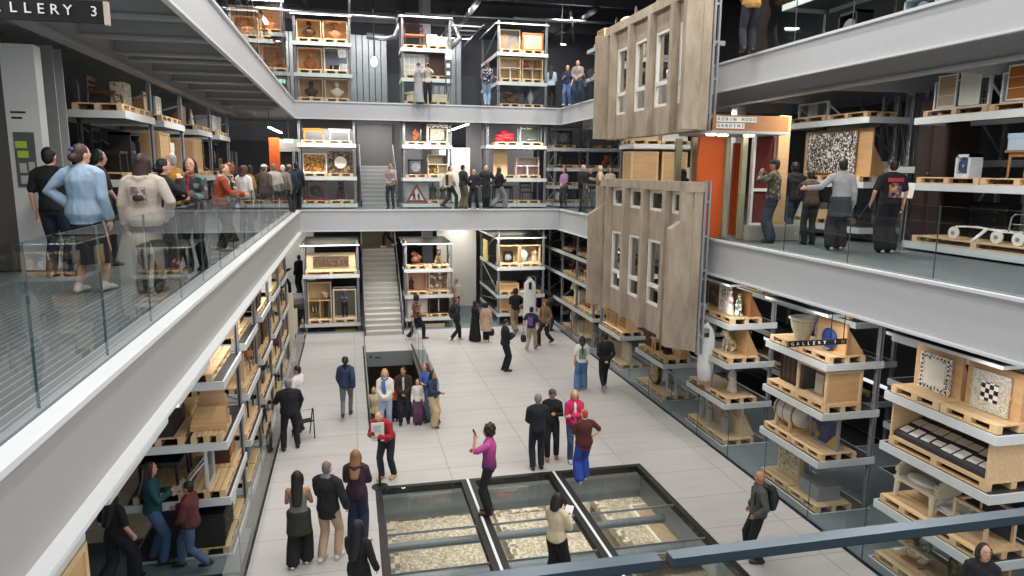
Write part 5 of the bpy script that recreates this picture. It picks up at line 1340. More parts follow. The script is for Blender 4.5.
for x in (-.68, .28, .72):
    wv = obj('wheel', MB().hcyl((x, -.16, .12), .12, .04, 'Y', 18), M['white'], t)
    obj('hub', MB().hcyl((x, -.185, .12), .04, .02, 'Y', 10), M['rack'], wv)
z = 'mosaic board rack'
rack('steel rack carrying the speckled mosaic picture and wire cases', 11.45, 12.7, 14.0, 17.2, Z2-.02, 8.4, [5.35, 6.4, 7.86], None, posts=[0, 1], rows=(1,))
load(z, 'top shelf', 11.9, 15.6, 7.86, Q, [('frame', 'wire case with white board', 'case', dict(w=1.2, d=.06, h=.5, dy=-.2), ('slab', 'white striped board', 'board', dict(w=.35, d=.03, h=.42, c='white', dx=-.3, up=.03))), None], 1.5, .8)
pallet('empty pine pallet at the grey column end of the mosaic rack', (11.9, 14.85, 7.86), Q, 1.4, .8)
load(z, 'middle shelf', 11.85, 15.6, 6.4, Q, [('board', 'plywood board behind mosaic picture', 'stand', dict(w=2.5, d=.7, h=1.12, dy=.05))], 2.9, .8)
t = thing('mosaic_picture', 'large black and white speckled mosaic picture on plywood', 'picture', (11.8, 15.7, 6.6), Q)
obj('mosaic', MB().bx(-.9, -.02, 0, .9, .02, .98), mosaic2, t)
obj('pale_centre', MB().ell((-.05, -.02, .45), (.06, .02, .09)), M['white'], t)
load(z, 'low platform', 11.85, 15.6, 5.35, Q, [('carton', 'white low crate', 'crate', dict(w=.9, d=.6, h=.35, c='#cfcdc6')), ('slab', 'stacked pine blocks', 'blocks', dict(w=.6, d=.5, h=.2, c='pine')), None], .95, .8)
rack('tall perforated rack posts with dark lifting gear by the tile panels', 13.6, 14.8, 8.5, 17, Z2-.02, 8.45, [6.9], None, posts=[0, .2, .4, .6, .8, 1])
rack('slim pale perforated posts with lifting gear beside the dark red cupboard', 12.5, 12.9, 13.5, 14.9, Z2-.02, 8.4, [6.75], None, posts=[0, .3, .65, 1])
item('cabinet', 'tall dark red cupboard beside the wire framed tiles', 'cupboard', (12.6, 12.95, Z2-.02), Q, w=.85, d=.8, h=3.2, c='#24120f', c2='#2a1512')
for i, (x, y, w_, h) in enumerate(((13.1, 12.2, 1.15, 1.0), (13.1, 11.0, 1.0, .7))):
    item('drawers', ('wide black plan chest behind the low platform', 'second black plan chest behind the low platform')[i], 'chest', (x+.1, y, Z2-.02), Q, w=w_, d=.5, h=h, c='#1d1d1f', c2='#3a3a3c')
t = thing('info_card', 'white information card on a rod at the balustrade', 'notice', (11.0, 12.15, Z2-.02), R(-60))
obj('rod', MB().cyl((0, 0, 0), (0, 0, 1.15), .01, n=6).bx(-.1, -.1, 0, .1, .1, .015), M['rack'], t)
obj('card', MB().box((0, -.02, 1.25), (.22, .01, .32), (R(-20), 0, 0)), M['white'], t)
# top gallery, facade side
z = 'glassware rack'
rack('steel rack on the top gallery behind the mustard jacket', 10.4, 11.6, 9.0, 16.0, Z3-.02, 12.6, [9.2, 10.6, 11.7], None, posts=[0, .33, .66, 1], rows=(1,))
load(z, 'lower shelf', 10.8, 12.4, 9.2, Q, [('wrapped', 'grey wrapped bundle', 'bundle', dict(w=.6, d=.5, h=.4, c='#8d8f92')), ('machine', 'black metal stand', 'stand', dict(w=.6, d=.4, h=.7)), ('carton', 'pale grey carton', 'box', dict(w=.7, d=.5, h=.3, c='#a9adb0')), ('machine', 'scrolled iron frame', 'frame', dict(w=.8, d=.4, h=.6, c='#9fb0bb')), None, ('box', 'pine framed crate', 'crate', dict(w=.8, d=.6, h=.7))], .98, .8)
load(z, 'middle shelf', 10.8, 12.4, 10.6, Q, [None, None, None, ('box', 'pine crate', 'crate', dict(w=.8, d=.6, h=.7)), ('crate', 'open plywood crate', 'crate', dict(w=.9, d=.6, h=.7)), None], .98, .8)

# ---- racks of the crowd side, middle gallery
z = 'crowd side rack'
lv = (6.35, 7.62)
tbl = [('white column rack', 13.2, 16.7, [('chair', 'dark tall chair', 'chair', dict(w=.5, d=.5, h=.9)), ('slab', 'pale carved wall slab', 'carving', dict(w=.5, d=.25, h=.72, c=floral))],
        [('chair', 'black lattice chair', 'chair', dict(w=.5, d=.5, h=.85, c='black')), ('machine', 'dark framed cabinet', 'cabinet', dict(w=.7, d=.4, h=.8, c2='dark'))]),
       ('plywood bracket rack', 17.6, 19.55, [('board', 'plywood bracket', 'stand', dict(w=.5, d=.5, h=.7)), ('panel', 'tile panel with yellow flowers', 'tiles', dict(w=.5, d=.06, h=.68, c=voro(['#d8d2c0', '#c2a63a', '#6f7a52', '#b9b3a2'], 20, .4), c2='beam'))],
        [('box', 'broad plain plywood crate', 'crate', dict(w=.95, d=.7, h=.92)), ('carton', 'white stacked cartons', 'box', dict(w=.5, d=.5, h=.7, c='white'))]),
       ('white figure rack', 21.3, 23.3, [('board', 'brown plywood bracket', 'stand', dict(w=.5, d=.5, h=.7, c='oak')), ('statue', 'white plaster lady', 'statue', dict(h=.7, c='white'))],
        [('box', 'second plain plywood crate', 'crate', dict(w=.95, d=.7, h=.9)), ('cabinet', 'dark cupboard', 'cupboard', dict(w=.7, d=.5, h=.9))]),
       ('carton rack', 24.6, 26.6, [('carton', 'pale grey archive cartons', 'box', dict(w=.7, d=.5, h=.5, c='#b9b7b2')), ('carton', 'white tall carton', 'box', dict(w=.5, d=.5, h=.6, c='white'))],
        [('machine', 'black iron press', 'press', dict(w=.7, d=.5, h=.9)), ('chair', 'brown cane chair', 'chair', dict(w=.45, d=.45, h=.85, c='oak'))])]
for nm, y0, y1, top, low in tbl:
    rack('steel rack behind the crowd, the %s' % nm, -5.5, -4.05, y1-2.0, y1, Z2-.02, 8.3, list(lv), None, posts=[1], rows=(0, 1))
    load(nm, 'upper shelf', -4.5, y1-1.0, 7.62, P_, top, .98, .85)
    load(nm, 'lower shelf', -4.5, y1-1.0, 6.35, P_, low, .98, .85)
# orange panel and doorway in the back corner of the crowd side
struct('wall_orange_back', MB().bx(-3.4, 33.0, Z2, -2.95, 33.1, 7.9), plain('#c45418', .5, 0, .05), 'orange wall strip beside the dark doorway behind the crowd', 'wall')
struct('door_1', MB().bx(-2.9, 33.3, Z2, -1.95, 33.35, 7.3), M['black'], 'dark doorway behind the crowd of visitors', 'door')
struct('wall_over_door', MB().bx(-2.95, 33.0, 7.3, -1.9, 33.1, 7.85), plain('#8a8680'), 'grey wall above the dark doorway', 'wall')
for x, y, zz in ((-2.5, 32.2, 7.65), (-2.55, 30.2, 9.9)):
    t = thing('exit_sign', 'small green exit light %s' % ('above the dark doorway' if zz < 9 else 'on the post by the bust rack'), 'sign', (x, y, zz))
    obj('case', MB().bx(-.2, 0, 0, .2, .05, .18), plain('#cfe8dc', .4), t)
    obj('hanger', MB().bx(-.01, .02, .18, .01, .04, (8.82 if zz < 9 else 13.4)-zz), M['rack'], t)
    obj('lit_face', MB().bx(-.18, -.01, .02, .18, 0, .16), plain('#8fe0c0', .4, 0, 0, emit=3), t)

# ---- flat between the facade sections: orange wall, doors, name board
struct('wall_orange', MB().bx(ony(698, 180, 15.5)[0], 15.5, Z2, ony(725, 180, 15.5)[0], 15.6, 7.45), plain('#cf5a1c', .5, 0, .04), 'bright orange wall panel beside the facade', 'wall')
struct('wall_orange_side', MB().bx(ony(733, 180, 16.0)[0], 16.0, Z2, ony(739, 180, 16.0)[0], 16.1, 7.3), plain('#c8571b', .5, 0, .04), 'orange side wall in the doorway', 'wall')
struct('trim_3', MB().bx(ony(725, 180, 15.4)[0], 15.4, Z2, ony(729, 180, 15.4)[0], 15.52, 7.5).bx(ony(741, 180, 15.0)[0], 15.0, Z2, ony(746, 180, 15.0)[0], 15.1, 7.45).bx(ony(691, 180, 16.5)[0], 16.5, Z2, ony(698, 180, 16.5)[0], 16.6, 7.45).bx(ony(675, 180, 17.5)[0], 17.5, Z2, ony(681, 180, 17.5)[0], 17.6, 7.45), plain('#a9a588', .5, .2), 'pale metal door posts beside the orange wall', 'trim')
t = struct('door_2', MB().bx(ony(753, 180, 15.1)[0], 15.1, Z2+.35, ony(772, 180, 15.1)[0], 15.15, 7.4), plain('#5a1712', .45, 0, .15), 'dark red glazed door beside the plywood wall', 'door')
obj('door_frame', (lambda a, b: MB().bx(a-.06, 15.05, Z2, a, 15.16, 7.45).bx(b, 15.05, Z2, b+.06, 15.16, 7.45).bx(a, 15.05, 6.15, b, 15.16, 6.22).bx(a, 15.05, Z2+.3, b, 15.16, Z2+.37))(ony(753, 180, 15.1)[0], ony(772, 180, 15.1)[0]), M['white'], t)
struct('wall_plywood', MB().bx(ony(776, 180, 14.9)[0], 14.9, Z2, ony(787, 180, 14.9)[0], 15.0, 7.9), M['ply'], 'plywood wall under the wooden name board', 'wall')
struct('wall_low', MB().bx(8.95, 14.6, Z2, 10.3, 14.75, 5.38), plain('#a8a49c', .8), 'low rough concrete kerb under the dark red door', 'wall')
t = thing('name_board', 'wooden fascia board reading ROBIN HOOD GARDENS on pale letter tiles', 'sign', (7.86, 14.45, 7.5))
obj('board', MB().bx(0, 0, 0, 1.85, .05, .34), wood('#a8733f', axis='X'), t)
obj('canopy', MB().bx(-.05, -.02, -.06, 1.9, 1.6, 0), M['soffit'], t)
for row, s, y in ((0, 'ROBIN HOOD', .245), (1, 'GARDENS', .105)):
    obj('letter_strip', MB().bx(.06, -.012, y-.058, .06+len(s)*.098, -.001, y+.058), M['white'], t)
    for i, ch in enumerate(s):
        if ch != ' ': txt(ch, 'letter', M['black'], .095, Matrix.Translation((.11+i*.098, -.014, y)) @ FRONT, t)
for x, y, nm in ((8.35, 15.2, 'by the orange wall'), (8.95, 15.1, 'by the dark red door'), (7.95, 15.0, 'at the facade edge')):
    t = thing('ceiling_lamp', 'round lit lamp under the name board canopy '+nm, 'lamp', (x, y-.3, 7.4))
    obj('diffuser', MB().lathe([(.1, .0), (.12, .03), (.1, .05)], 14), M['lamp'], t)
    obj('mount', MB().lathe([(.05, .045), (.05, .065)], 10), M['rack'], t)

# ---- lamps and pipes near the ceiling
for lab, p0, p1 in (('row of lit strip lamps above the small bust rack', (-3.02, 29.6, 12.25), (-2.98, 36.0, 12.3)),):
    t = thing('strip_lamp', lab, 'lamp', p0)
    d = Vector(p1)-Vector(p0)
    obj('rail', MB().bar((0, -1, .05), tuple(d*1.15), .08, .06), M['black_metal'], t)
    for i in range(4):
        a = d*(i/4+.02); b = d*(i/4+.17)
        obj('lit_tube', MB().bar(tuple(a+Vector((0, 0, -.02))), tuple(b+Vector((0, 0, -.02))), .12, .04), M['lamp'], t)
for lab, p0, p1 in (('slanting lit strip lamp above the group by the vase case', (5.0, 30.3, 8.5), (4.95, 36.0, 8.5)), ('lit strip lamp above the white wall in the ground floor aisle', (4.7, 28.8, 4.35), (4.75, 33, 4.35)),
                    ('lit strip lamp over the visitors by the dark doorway', (-3.0, 29.5, 8.15), (-2.95, 34, 8.15)), ('lit batten behind the roundel rack', (9.0, 30.0, 11.9), (9.5, 31.2, 12.1))):
    t = thing('strip_lamp', lab, 'lamp', p0)
    d = Vector(p1)-Vector(p0); up_ = (4.81 if p0[2] < 5 else 8.81 if p0[2] < 9 else 13.88)-p0[2]
    obj('lit_tube', MB().bar((0, 0, 0), tuple(d), .09, .04), M['lamp'], t)
    obj('housing', MB().bar((0, 0, .04), tuple(d+Vector((0, 0, .04))), .12, .04).bar((0, 0, .05), (0, 0, up_), .02), M['rack'], t)
t = thing('pendant_spot', 'small lit spot lamp hanging before the metal wall panels', 'lamp', (1.15, 31, 11.0))
obj('bulb', MB().ell((0, 0, 0), (.12, .12, .2)), M['lamp'], t)
obj('cable', MB().cyl((0, 0, .18), (0, 0, 2.9), .02, n=6), M['black_metal'], t)
def ppipe(label, pts, r, mat, name='ceiling_pipe', cat='pipe'):
    p0 = Vector(pts[0])
    t = thing(name, label, cat, p0)
    obj('pipe', MB().loft([tuple(Vector(p)-p0) for p in pts], [r]*len(pts), 8, round_=False), mat, t, True)
    h = MB()
    for p in (pts[0], pts[-1]): q = Vector(p)-p0; h.cyl(tuple(q), (q.x, q.y, 13.9-p0.z), .012, n=5)
    obj('hanger', h, M['black_metal'], t)
silver = plain('#b4b6b9', .3, .7, .1)
ppipe('long pale pipe crossing above the bust rack', [(-3.5, 30.5, 12.75), (3.1, 30.5, 12.65)], .05, M['rack'])
ppipe('pale pipe bending down onto the roundel rack', [(7.0, 30.5, 12.5), (7.0, 30.5, 12.95), (12, 30.5, 13.0)], .05, M['rack'])
ppipe('thin pale conduit above the roundel rack', [(2.5, 31.5, 13.1), (11.5, 31.5, 13.15)], .035, M['beam'])
ppipe('thin grey conduit high above the lattice rack', [(-3.5, 33.5, 13.3), (8.5, 33.5, 13.3)], .03, M['rack'])
ppipe('grey truss tube running above the bottle rack', [(8.9, 28.5, 12.9), (11.5, 36, 13.0)], .05, M['rack'])
ppipe('pale tube running towards the back above the spot lamp', [(.2, 28.5, 13.3), (.2, 37, 13.3)], .05, M['beam'])
ppipe('silver flexible duct by the hanging spot lamp', [(.9, 32, 12.2), (1.6, 32, 12.15), (2.1, 32, 12.2), (2.25, 32, 12.6), (2.25, 32, 13.3)], .14, silver, 'duct', 'duct')
ppipe('silver flexible duct behind the lattice rack', [(4.4, 32, 11.8), (4.9, 32, 12.3), (4.6, 32, 12.9), (4.6, 32, 13.4)], .15, silver, 'duct', 'duct')
for i, (x, nm) in enumerate(((-1.5, 'over the bust rack'), (5.2, 'between the lattice and roundel racks'), (10.2, 'beyond the facade'))):
    ppipe('dark cable tray '+nm, [(x, 29, 13.2), (x, 37, 13.2)], .12, M['rack'] if i == 1 else M['dark'], 'cable_tray', 'cable tray')
for k, y in enumerate((29.5, 32.5, 35.5)):
    struct('beam_roof_%d' % (k+1), MB().bx(-14, y-.08, 13.4, 17, y+.08, 13.9), M['darkwall'], '%s dark roof beam' % ORD[k], 'beam')
# ladder-like lattice of the dark mezzanine on the corner
struct('beam_lattice', MB().bx(4.3, 30.6, 12.6, 4.36, 36, 12.66).bx(5.7, 30.6, 12.6, 5.76, 36, 12.66).bx(4.3, 31, 12.6, 5.76, 31.06, 12.66).bx(4.3, 32, 12.6, 5.76, 32.06, 12.66).bx(4.3, 33, 12.6, 5.76, 33.06, 12.66).bx(4.3, 34, 12.6, 5.76, 34.06, 12.66), M['rack'], 'grey lattice frame near the ceiling', 'beam')

z = 'deep dark rack'
for i, (x0, y0, y1) in enumerate(((11.6, 6.5, 12.8), (11.6, 14.0, 20.5), (11.6, 21.5, 28.2))):
    zz_ = ('first deep rack', 'second deep rack', 'third deep rack')[i]
    rack('dark steel rack deep behind the hall side racks, %s bay' % ('chessboard', 'figurine', 'louvre')[i], x0, x0+1.2, y0, y1, -.3, 4.1, [.0, 1.1, 2.1, 3.1], None, posts=[0, .33, .66, 1], rows=(1,))
    rr = random.Random(40+i)
    kinds = [('machine', 'dark metal frame', 'frame', dict(w=.8, d=.4, h=.7)), ('cabinet', 'black cupboard', 'cupboard', dict(w=.8, d=.5, h=.85, c='black')), ('carton', 'grey carton', 'box', dict(w=.7, d=.5, h=.5, c='#7d7d7c')),
             ('chair', 'dark dining chair', 'chair', dict(w=.45, d=.45, h=.85)), ('box', 'plain pine crate', 'crate', dict(w=.8, d=.6, h=.6)), ('table', 'dark side table', 'table', dict(w=.8, d=.5, h=.6))]
    for h, lv in ((1.1, 'second shelf'), (3.1, 'top shelf')):
        en = kinds[:3] if h < 2 else kinds[3:]
        load(zz_, lv, x0+.5, (y0+y1)/2, h, Q, en, 1.9, .8)
# ================================================================== PEOPLE
SKIN = {'l': plain('#d3a184', .55, 0, .04), 'm': plain('#b57f5c', .55, 0, .04), 'd': plain('#6b4430', .55, 0, .04), 'p': plain('#dfb49a', .55, 0, .04)}
ARMS = {  # wrist target from the shoulder (outward, forward, up), elbow hint
    'down': ((.07, .03, -.52), (.2, -.6, 0)), 'loose': ((.09, .12, -.47), (.4, -.6, 0)), 'phone': ((-.1, .27, -.2), (.4, -.1, -.8)),
    'high': ((-.1, .25, .06), (.6, .1, -.6)), 'hip': ((.02, .02, -.36), (.9, -.35, 0)), 'cross': ((-.24, .2, -.24), (.7, .0, -.5)), 'front': ((-.13, .2, -.42), (.6, -.3, 0)),
    'behind': ((-.12, -.17, -.43), (.8, -.2, 0)), 'pocket': ((.05, .1, -.42), (.6, -.6, 0)), 'out': ((.42, .06, -.22), (.2, -.4, -.5)), 'reach': ((.02, .42, -.16), (.3, -.1, -.7)),
    'rail': ((0, .36, -.26), (.4, -.2, -.6)), 'face': ((-.1, .2, .02), (.5, .1, -.7)), 'swingf': ((.04, .22, -.46), (.3, -.6, 0)), 'swingb': ((.06, -.2, -.46), (.2, -.6, 0)), 'side': ((.2, .02, -.46), (.4, -.6, 0))}
LEGS = {'stand': ((.095, .02, .08, 0), (.095, -.02, .08, 0)), 'walk': ((.07, .24, .08, 0), (.07, -.3, .14, .6)), 'walk2': ((.07, -.3, .14, .6), (.07, .24, .08, 0)),
        'wide': ((.16, .05, .08, 0), (.16, -.06, .08, 0)), 'ease': ((.09, .1, .08, 0), (.12, -.05, .08, 0)), 'near': ((.07, 0, .08, 0), (.07, 0, .08, 0))}
def ik(a, b, l1, l2, hint):
    d = b-a; L = min(d.length, (l1+l2)*.995)
    u = d.normalized() if d.length > 1e-6 else Vector((0, 0, -1))
    b2 = a+u*L
    x = (l1*l1-l2*l2+L*L)/(2*L); hgt = math.sqrt(max(0, l1*l1-x*x))
    h = Vector(hint); h = h-u*h.dot(u)
    h = h.normalized() if h.length > 1e-5 else Vector((0, 1, 0))
    return a+u*x+h*hgt, b2
PEOPLE = []
def person(label, pos, H=1.7, face=0, arms=('down', 'down'), legs='stand', sex='m', skin='l', top=('tee', '#222222'), bottom=('trousers', '#22242a'),
           shoes='#1c1c1c', hair=('short', '#1f1612'), head=(0, 0), lean=0, build=1.0, extra=None, group=None, detail=None):
    """face: heading in degrees, 0 = away from the lens, 90 = towards the crowd side, 180 = towards the lens"""
    k = H/1.7
    root = thing('person', label, 'person', pos, R(face), group)
    dist = math.dist(pos, (0, 0, CAM_Z))
    near = dist < 17
    vox = .011 if dist < 13 else (.014 if near else .02)
    sk = SKIN[skin]
    f = sex == 'f'
    shw = (.148 if f else .172)*build; hipw = .088
    # legs
    LP = LEGS[legs]; hipz = .92
    for (x, y, z, _) in LP: hipz = min(hipz, z+math.sqrt(max(.3, .835**2-y*y-(x-hipw)**2)))
    dz = hipz-.92
    def up(p):                       # lean of the upper body about the hips
        q = Vector(p)-Vector((0, 0, .95)); q.rotate(Euler((-R(lean), 0, 0)))
        return q+Vector((0, 0, .95+dz))
    joints = {}
    for s, (x, y, z, hl) in ((1, LP[0]), (-1, LP[1])):
        hip = Vector((s*hipw, 0, hipz-.02)); an = Vector((s*x, y, z))
        kn, an = ik(hip, an, .43, .42, (s*.08, 1, 0))
        joints['hip', s], joints['knee', s], joints['ank', s], joints['heel', s] = hip, kn, an, hl
    for s, nm in ((1, arms[0]), (-1, arms[1])):
        t, hint = ARMS[nm]
        sh = up((s*shw, 0, 1.385)); q = Vector((s*t[0], t[1], t[2])); hh = Vector((s*hint[0], hint[1], hint[2]))
        if abs(lean) > 25: pass
        e, w_ = ik(sh, sh+q, .285, .255, hh)
        joints['sh', s], joints['el', s], joints['wr', s] = sh, e, w_
    hc = up((0, .015, 1.585)); hy, hp = R(head[0]), R(head[1])
    HM = Matrix.Translation(hc) @ Euler((-hp-R(lean)*.6, 0, hy)).to_matrix().to_4x4()
    S_ = lambda p: tuple(Vector(p)*k)
    bw = build
    TOR = [(.84, .10, .085), (.92, .155 if f else .15, .115), (1.0, .155 if f else .145, .11), (1.08, .125 if f else .14, .1), (1.2, .135 if f else .15, .108), (1.3, .15 if f else .165, .115), (1.37, .14 if f else .16, .095), (1.425, .075, .065)]
    def torso(m, infl, z0=.84, z1=1.43, hem=0., n=14):
        P, RR = [], []
        zs = [z0]+[t for t, _, _ in TOR if z0+.02 < t < z1-.01]+[z1]
        for zz in zs:
            rx = np.interp(zz, [t[0] for t in TOR], [t[1] for t in TOR]); ry = np.interp(zz, [t[0] for t in TOR], [t[2] for t in TOR])
            g = infl+hem*max(0, (1.05-zz)/.2)
            P.append(S_(up((0, 0, zz)))); RR.append(((rx*bw+g)*k, (ry*bw**.7+g)*k))
        m.loft(P, RR, n, round_=False)
    def arm(m, s, infl, frac=1.0, ra=(.052, .046, .04, .034)):
        a, b, c = joints['sh', s], joints['el', s], joints['wr', s]
        P = [a, a.lerp(b, .5), b, b.lerp(c, .5), c]; RR = [ra[0], ra[1], ra[2], (ra[2]+ra[3])/2, ra[3]]
        if frac < 1:
            n = 3 if frac > .45 else 2
            if frac <= .5: P = [a, a.lerp(b, frac), a.lerp(b, frac*2)]; RR = [ra[0], (ra[0]+ra[1])/2, ra[1]]
            else: P = [a, a.lerp(b, .5), b, b.lerp(c, (frac-.5)*2)]; RR = RR[:4]
        m.loft([S_(p) for p in P], [(r+infl)*k for r in RR], 10)
    def leg(m, s, infl, frac=1.0, ra=(.085, .075, .055, .052, .04), flare=0.):
        a, b, c = joints['hip', s], joints['knee', s], joints['ank', s]
        P = [a+Vector((0, 0, .03)), a.lerp(b, .5), b, b.lerp(c, .4), c]; RR = list(ra)
        g = [infl, infl, infl+flare*.4, infl+flare*.7, infl+flare]
        if frac < 1: P, RR, g = [P[0], P[1], a.lerp(b, .92)], RR[:3], g[:3]
        m.loft([S_(p) for p in P], [(r*(.9+.1*bw)+q)*k for r, q in zip(RR, g)], 10)
    # ---- body: one skin
    m = MB()
    torso(m, 0)
    m.loft([S_(up((0, -.005, 1.40))), S_(up((0, .005, 1.47))), tuple((HM @ Vector((0, -.015, -.06)))*k)], [.062*k, .052*k, .05*k], 10)
    hm = Matrix.Scale(k, 4) @ HM
    m.ell((0, 0, .015), (.074, .092, .105), 14, 10, hm)
    m.ell((0, .022, -.05), (.056, .064, .065), 12, 8, hm)                      # jaw
    m.add([(-.014, .085, -.022), (.014, .085, -.022), (0, .114, -.026), (0, .088, .03), (0, .085, -.036)], [(0, 2, 3), (2, 1, 3), (0, 4, 2), (4, 1, 2), (0, 3, 1), (0, 1, 4)], hm)   # nose
    for s in (-1, 1): m.ell((s*.076, -.008, -.005), (.012, .02, .032), 8, 6, hm)
    for s in (-1, 1):
        arm(m, s, 0, ra=(.05, .042, .036, .026))
        leg(m, s, 0)
        el, wr = joints['el', s], joints['wr', s]
        d = (wr-el).normalized()
        side = d.cross(Vector((s, 0, 0)))
        side = side.normalized() if side.length > .2 else Vector((0, 1, 0))
        pn = d.cross(side)                                  # palm normal, towards the body
        if pn.x*s > 0: pn = -pn
        pw = wr+d*.085
        m.loft([S_(wr-d*.01), S_(wr+d*.04), S_(pw)], [(.024*k, .02*k), (.038*k, .016*k), (.036*k, .014*k)], 8, tuple(side))
        for i, (o, L) in enumerate(((.03, .062), (.01, .07), (-.01, .066), (-.029, .052))):
            b0 = pw+side*o; b1 = b0+d*L*.55+pn*.012; b2 = b1+d*L*.35+pn*.028
            m.loft([S_(b0-d*.012), S_(b1), S_(b2)], [.0088*k, .0082*k, .0066*k], 6)
        t0 = wr+d*.03+side*.03; m.loft([S_(t0), S_(t0+d*.03+side*.028+pn*.006), S_(t0+d*.06+side*.03+pn*.016)], [.0105*k, .0095*k, .0075*k], 6)
        an = joints['ank', s]; hl = joints['heel', s]
        m.loft([S_(an+Vector((0, -.03, -.045))), S_(an+Vector((0, .08, -.05-hl*.02)))], [(.035*k, .03*k), (.04*k, .025*k)], 8)
    body = obj('body', m, sk, root, True, remesh=vox*k, smooth_it=2 if near else 1)
    # ---- clothing
    kind, colr = top[0], top[1]
    cm = colr if not isinstance(colr, str) else cloth(colr)
    sl = {'tee': .42, 'long': .98, 'jacket': .98, 'hoodie': .98, 'vest': 0, 'cami': 0, 'coat': .98, 'dress': .98, 'abaya': .98, 'rolled': .72}[kind]
    inf = {'tee': .016, 'long': .016, 'jacket': .03, 'hoodie': .03, 'vest': .022, 'cami': .01, 'coat': .034, 'dress': .018, 'abaya': .034, 'rolled': .018}[kind]
    z0 = top[2] if len(top) > 2 else {'tee': .9, 'long': .88, 'jacket': .86, 'hoodie': .86, 'vest': .84, 'cami': 1.0, 'coat': .84, 'dress': .84, 'abaya': .84, 'rolled': .86}[kind]
    m = MB()
    torso(m, inf, z0, 1.33 if kind == 'cami' else 1.435, .02 if kind != 'cami' else 0)
    if kind not in ('cami', 'vest'):
        for s in (-1, 1): arm(m, s, inf*.75+.004, sl)
        m.loft([S_(up((-shw*.9, 0, 1.39))), S_(up((0, -.005, 1.415))), S_(up((shw*.9, 0, 1.39)))], [(.055+inf*.6)*k, (.07+inf*.6)*k, (.055+inf*.6)*k], 10, (0, 1, 0))
    if kind == 'vest':
        m.loft([S_(up((-shw*.85, 0, 1.39))), S_(up((0, -.005, 1.41))), S_(up((shw*.85, 0, 1.39)))], [.066*k, .08*k, .066*k], 10, (0, 1, 0))
    if kind in ('hoodie',): m.loft([S_(up((-.075, -.07, 1.43))), S_(up((0, -.105, 1.40))), S_(up((.075, -.07, 1.43)))], [.04*k, .05*k, .04*k], 8, (0, 1, 0))
    if kind in ('jacket', 'coat', 'long', 'rolled'): m.loft([S_(up((-.06, .01, 1.445))), S_(up((0, -.055, 1.455))), S_(up((.06, .01, 1.445)))], [.022*k]*3, 6, (0, 0, 1))
    if kind in ('coat', 'dress', 'abaya'):
        hz = {'coat': .5, 'dress': .45, 'abaya': .06}[kind]
        c = (joints['ank', 1]+joints['ank', -1])/2; sp = abs(joints['ank', 1].y-joints['ank', -1].y)/2
        q = (.95-hz)/.95
        m.loft([S_((c.x*q, c.y*q, hz)), S_((c.x*q*.5, c.y*q*.5, (hz+.95)/2)), S_((0, 0, .97+dz))], [((.17+.1*q+inf)*k, (.13+.1*q+sp*q+inf)*k), ((.17+.04*q+inf)*k, (.13+.05*q+sp*q*.5+inf)*k), ((.155*bw+inf)*k, (.115+inf)*k)], 14, round_=False)
    g = obj({'tee': 'tee_shirt', 'long': 'sweater', 'jacket': 'jacket', 'hoodie': 'hooded_top', 'vest': 'waistcoat', 'cami': 'camisole', 'coat': 'coat', 'dress': 'dress', 'abaya': 'long_robe', 'rolled': 'shirt'}[kind], m, cm, root, True, remesh=max(vox, .014)*k, smooth_it=3 if near else 2)
    if len(top) > 3 and top[3]:                            # shirt showing in the open front
        mm = MB()
        P, RR = [], []
        for zz, wd in ((z0+.03, .05), (1.1, .055), (1.25, .06), (1.36, .05), (1.42, .03)):
            ry = np.interp(zz, [t[0] for t in TOR], [t[2] for t in TOR])
            P.append(S_(up((0, (ry*bw**.7+inf)*.62, zz)))); RR.append((wd*k, ((ry*bw**.7+inf)*.38+.012)*k))
        mm.loft(P, RR, 10)
        obj('shirt_front', mm, plain(top[3], .85), root, True, remesh=.016*k, smooth_it=1)
    bk, bc = bottom[0], bottom[1]
    bm = bc if not isinstance(bc, str) else cloth(bc, .4)
    m = MB()
    if bk in ('trousers', 'wide', 'shorts', 'slim'):
        g = {'trousers': .016, 'wide': .026, 'shorts': .022, 'slim': .008}[bk]
        torso(m, .009, .83, 1.02)
        for s in (-1, 1): leg(m, s, g, .5 if bk == 'shorts' else 1, flare={'trousers': .012, 'wide': .05, 'shorts': 0, 'slim': .004}[bk])
    else:
        hz = .35 if bk == 'skirt' else .1
        torso(m, .014, .86, 1.03)
        m.loft([S_((0, 0, hz)), S_((0, 0, .6)), S_((0, 0, .95+dz))], [(.25*k, .22*k), (.2*k, .17*k), (.16*k, .13*k)], 14, round_=False)
    obj({'shorts': 'shorts', 'skirt': 'skirt', 'longskirt': 'skirt'}.get(bk, 'trousers'), m, bm, root, True, remesh=max(vox, .014)*k, smooth_it=2)
    for s in (-1, 1):
        an = joints['ank', s]; hl = joints['heel', s]; zt = an.z-.08
        tilt = hl*.09
        m = MB().loft([S_((an.x, an.y-.065, zt+.045+tilt)), S_((an.x, an.y-.01, zt+.055+tilt*.6)), S_((an.x+s*.006, an.y+.09, zt+.042)), S_((an.x+s*.01, an.y+.17, zt+.03))], [(.04*k, .042*k), (.044*k, .05*k), (.048*k, .038*k), (.04*k, .026*k)], 10)
        m.loft([S_((an.x, an.y-.02, zt+.05+tilt*.5)), S_((an.x, an.y-.02, zt+.1+tilt*.5))], [.045*k, .046*k], 8)
        for i, v in enumerate(m.v):
            if v[2] < zt*k+.004 and hl == 0: m.v[i] = (v[0], v[1], zt*k+.002)
        obj('shoe', m, plain(shoes, .5, 0, .08), root, True)
    # ---- hair
    hk, hcx = hair[0], hair[1]
    hmtl = plain(hcx, .6, 0, .25, 18)
    m = MB()
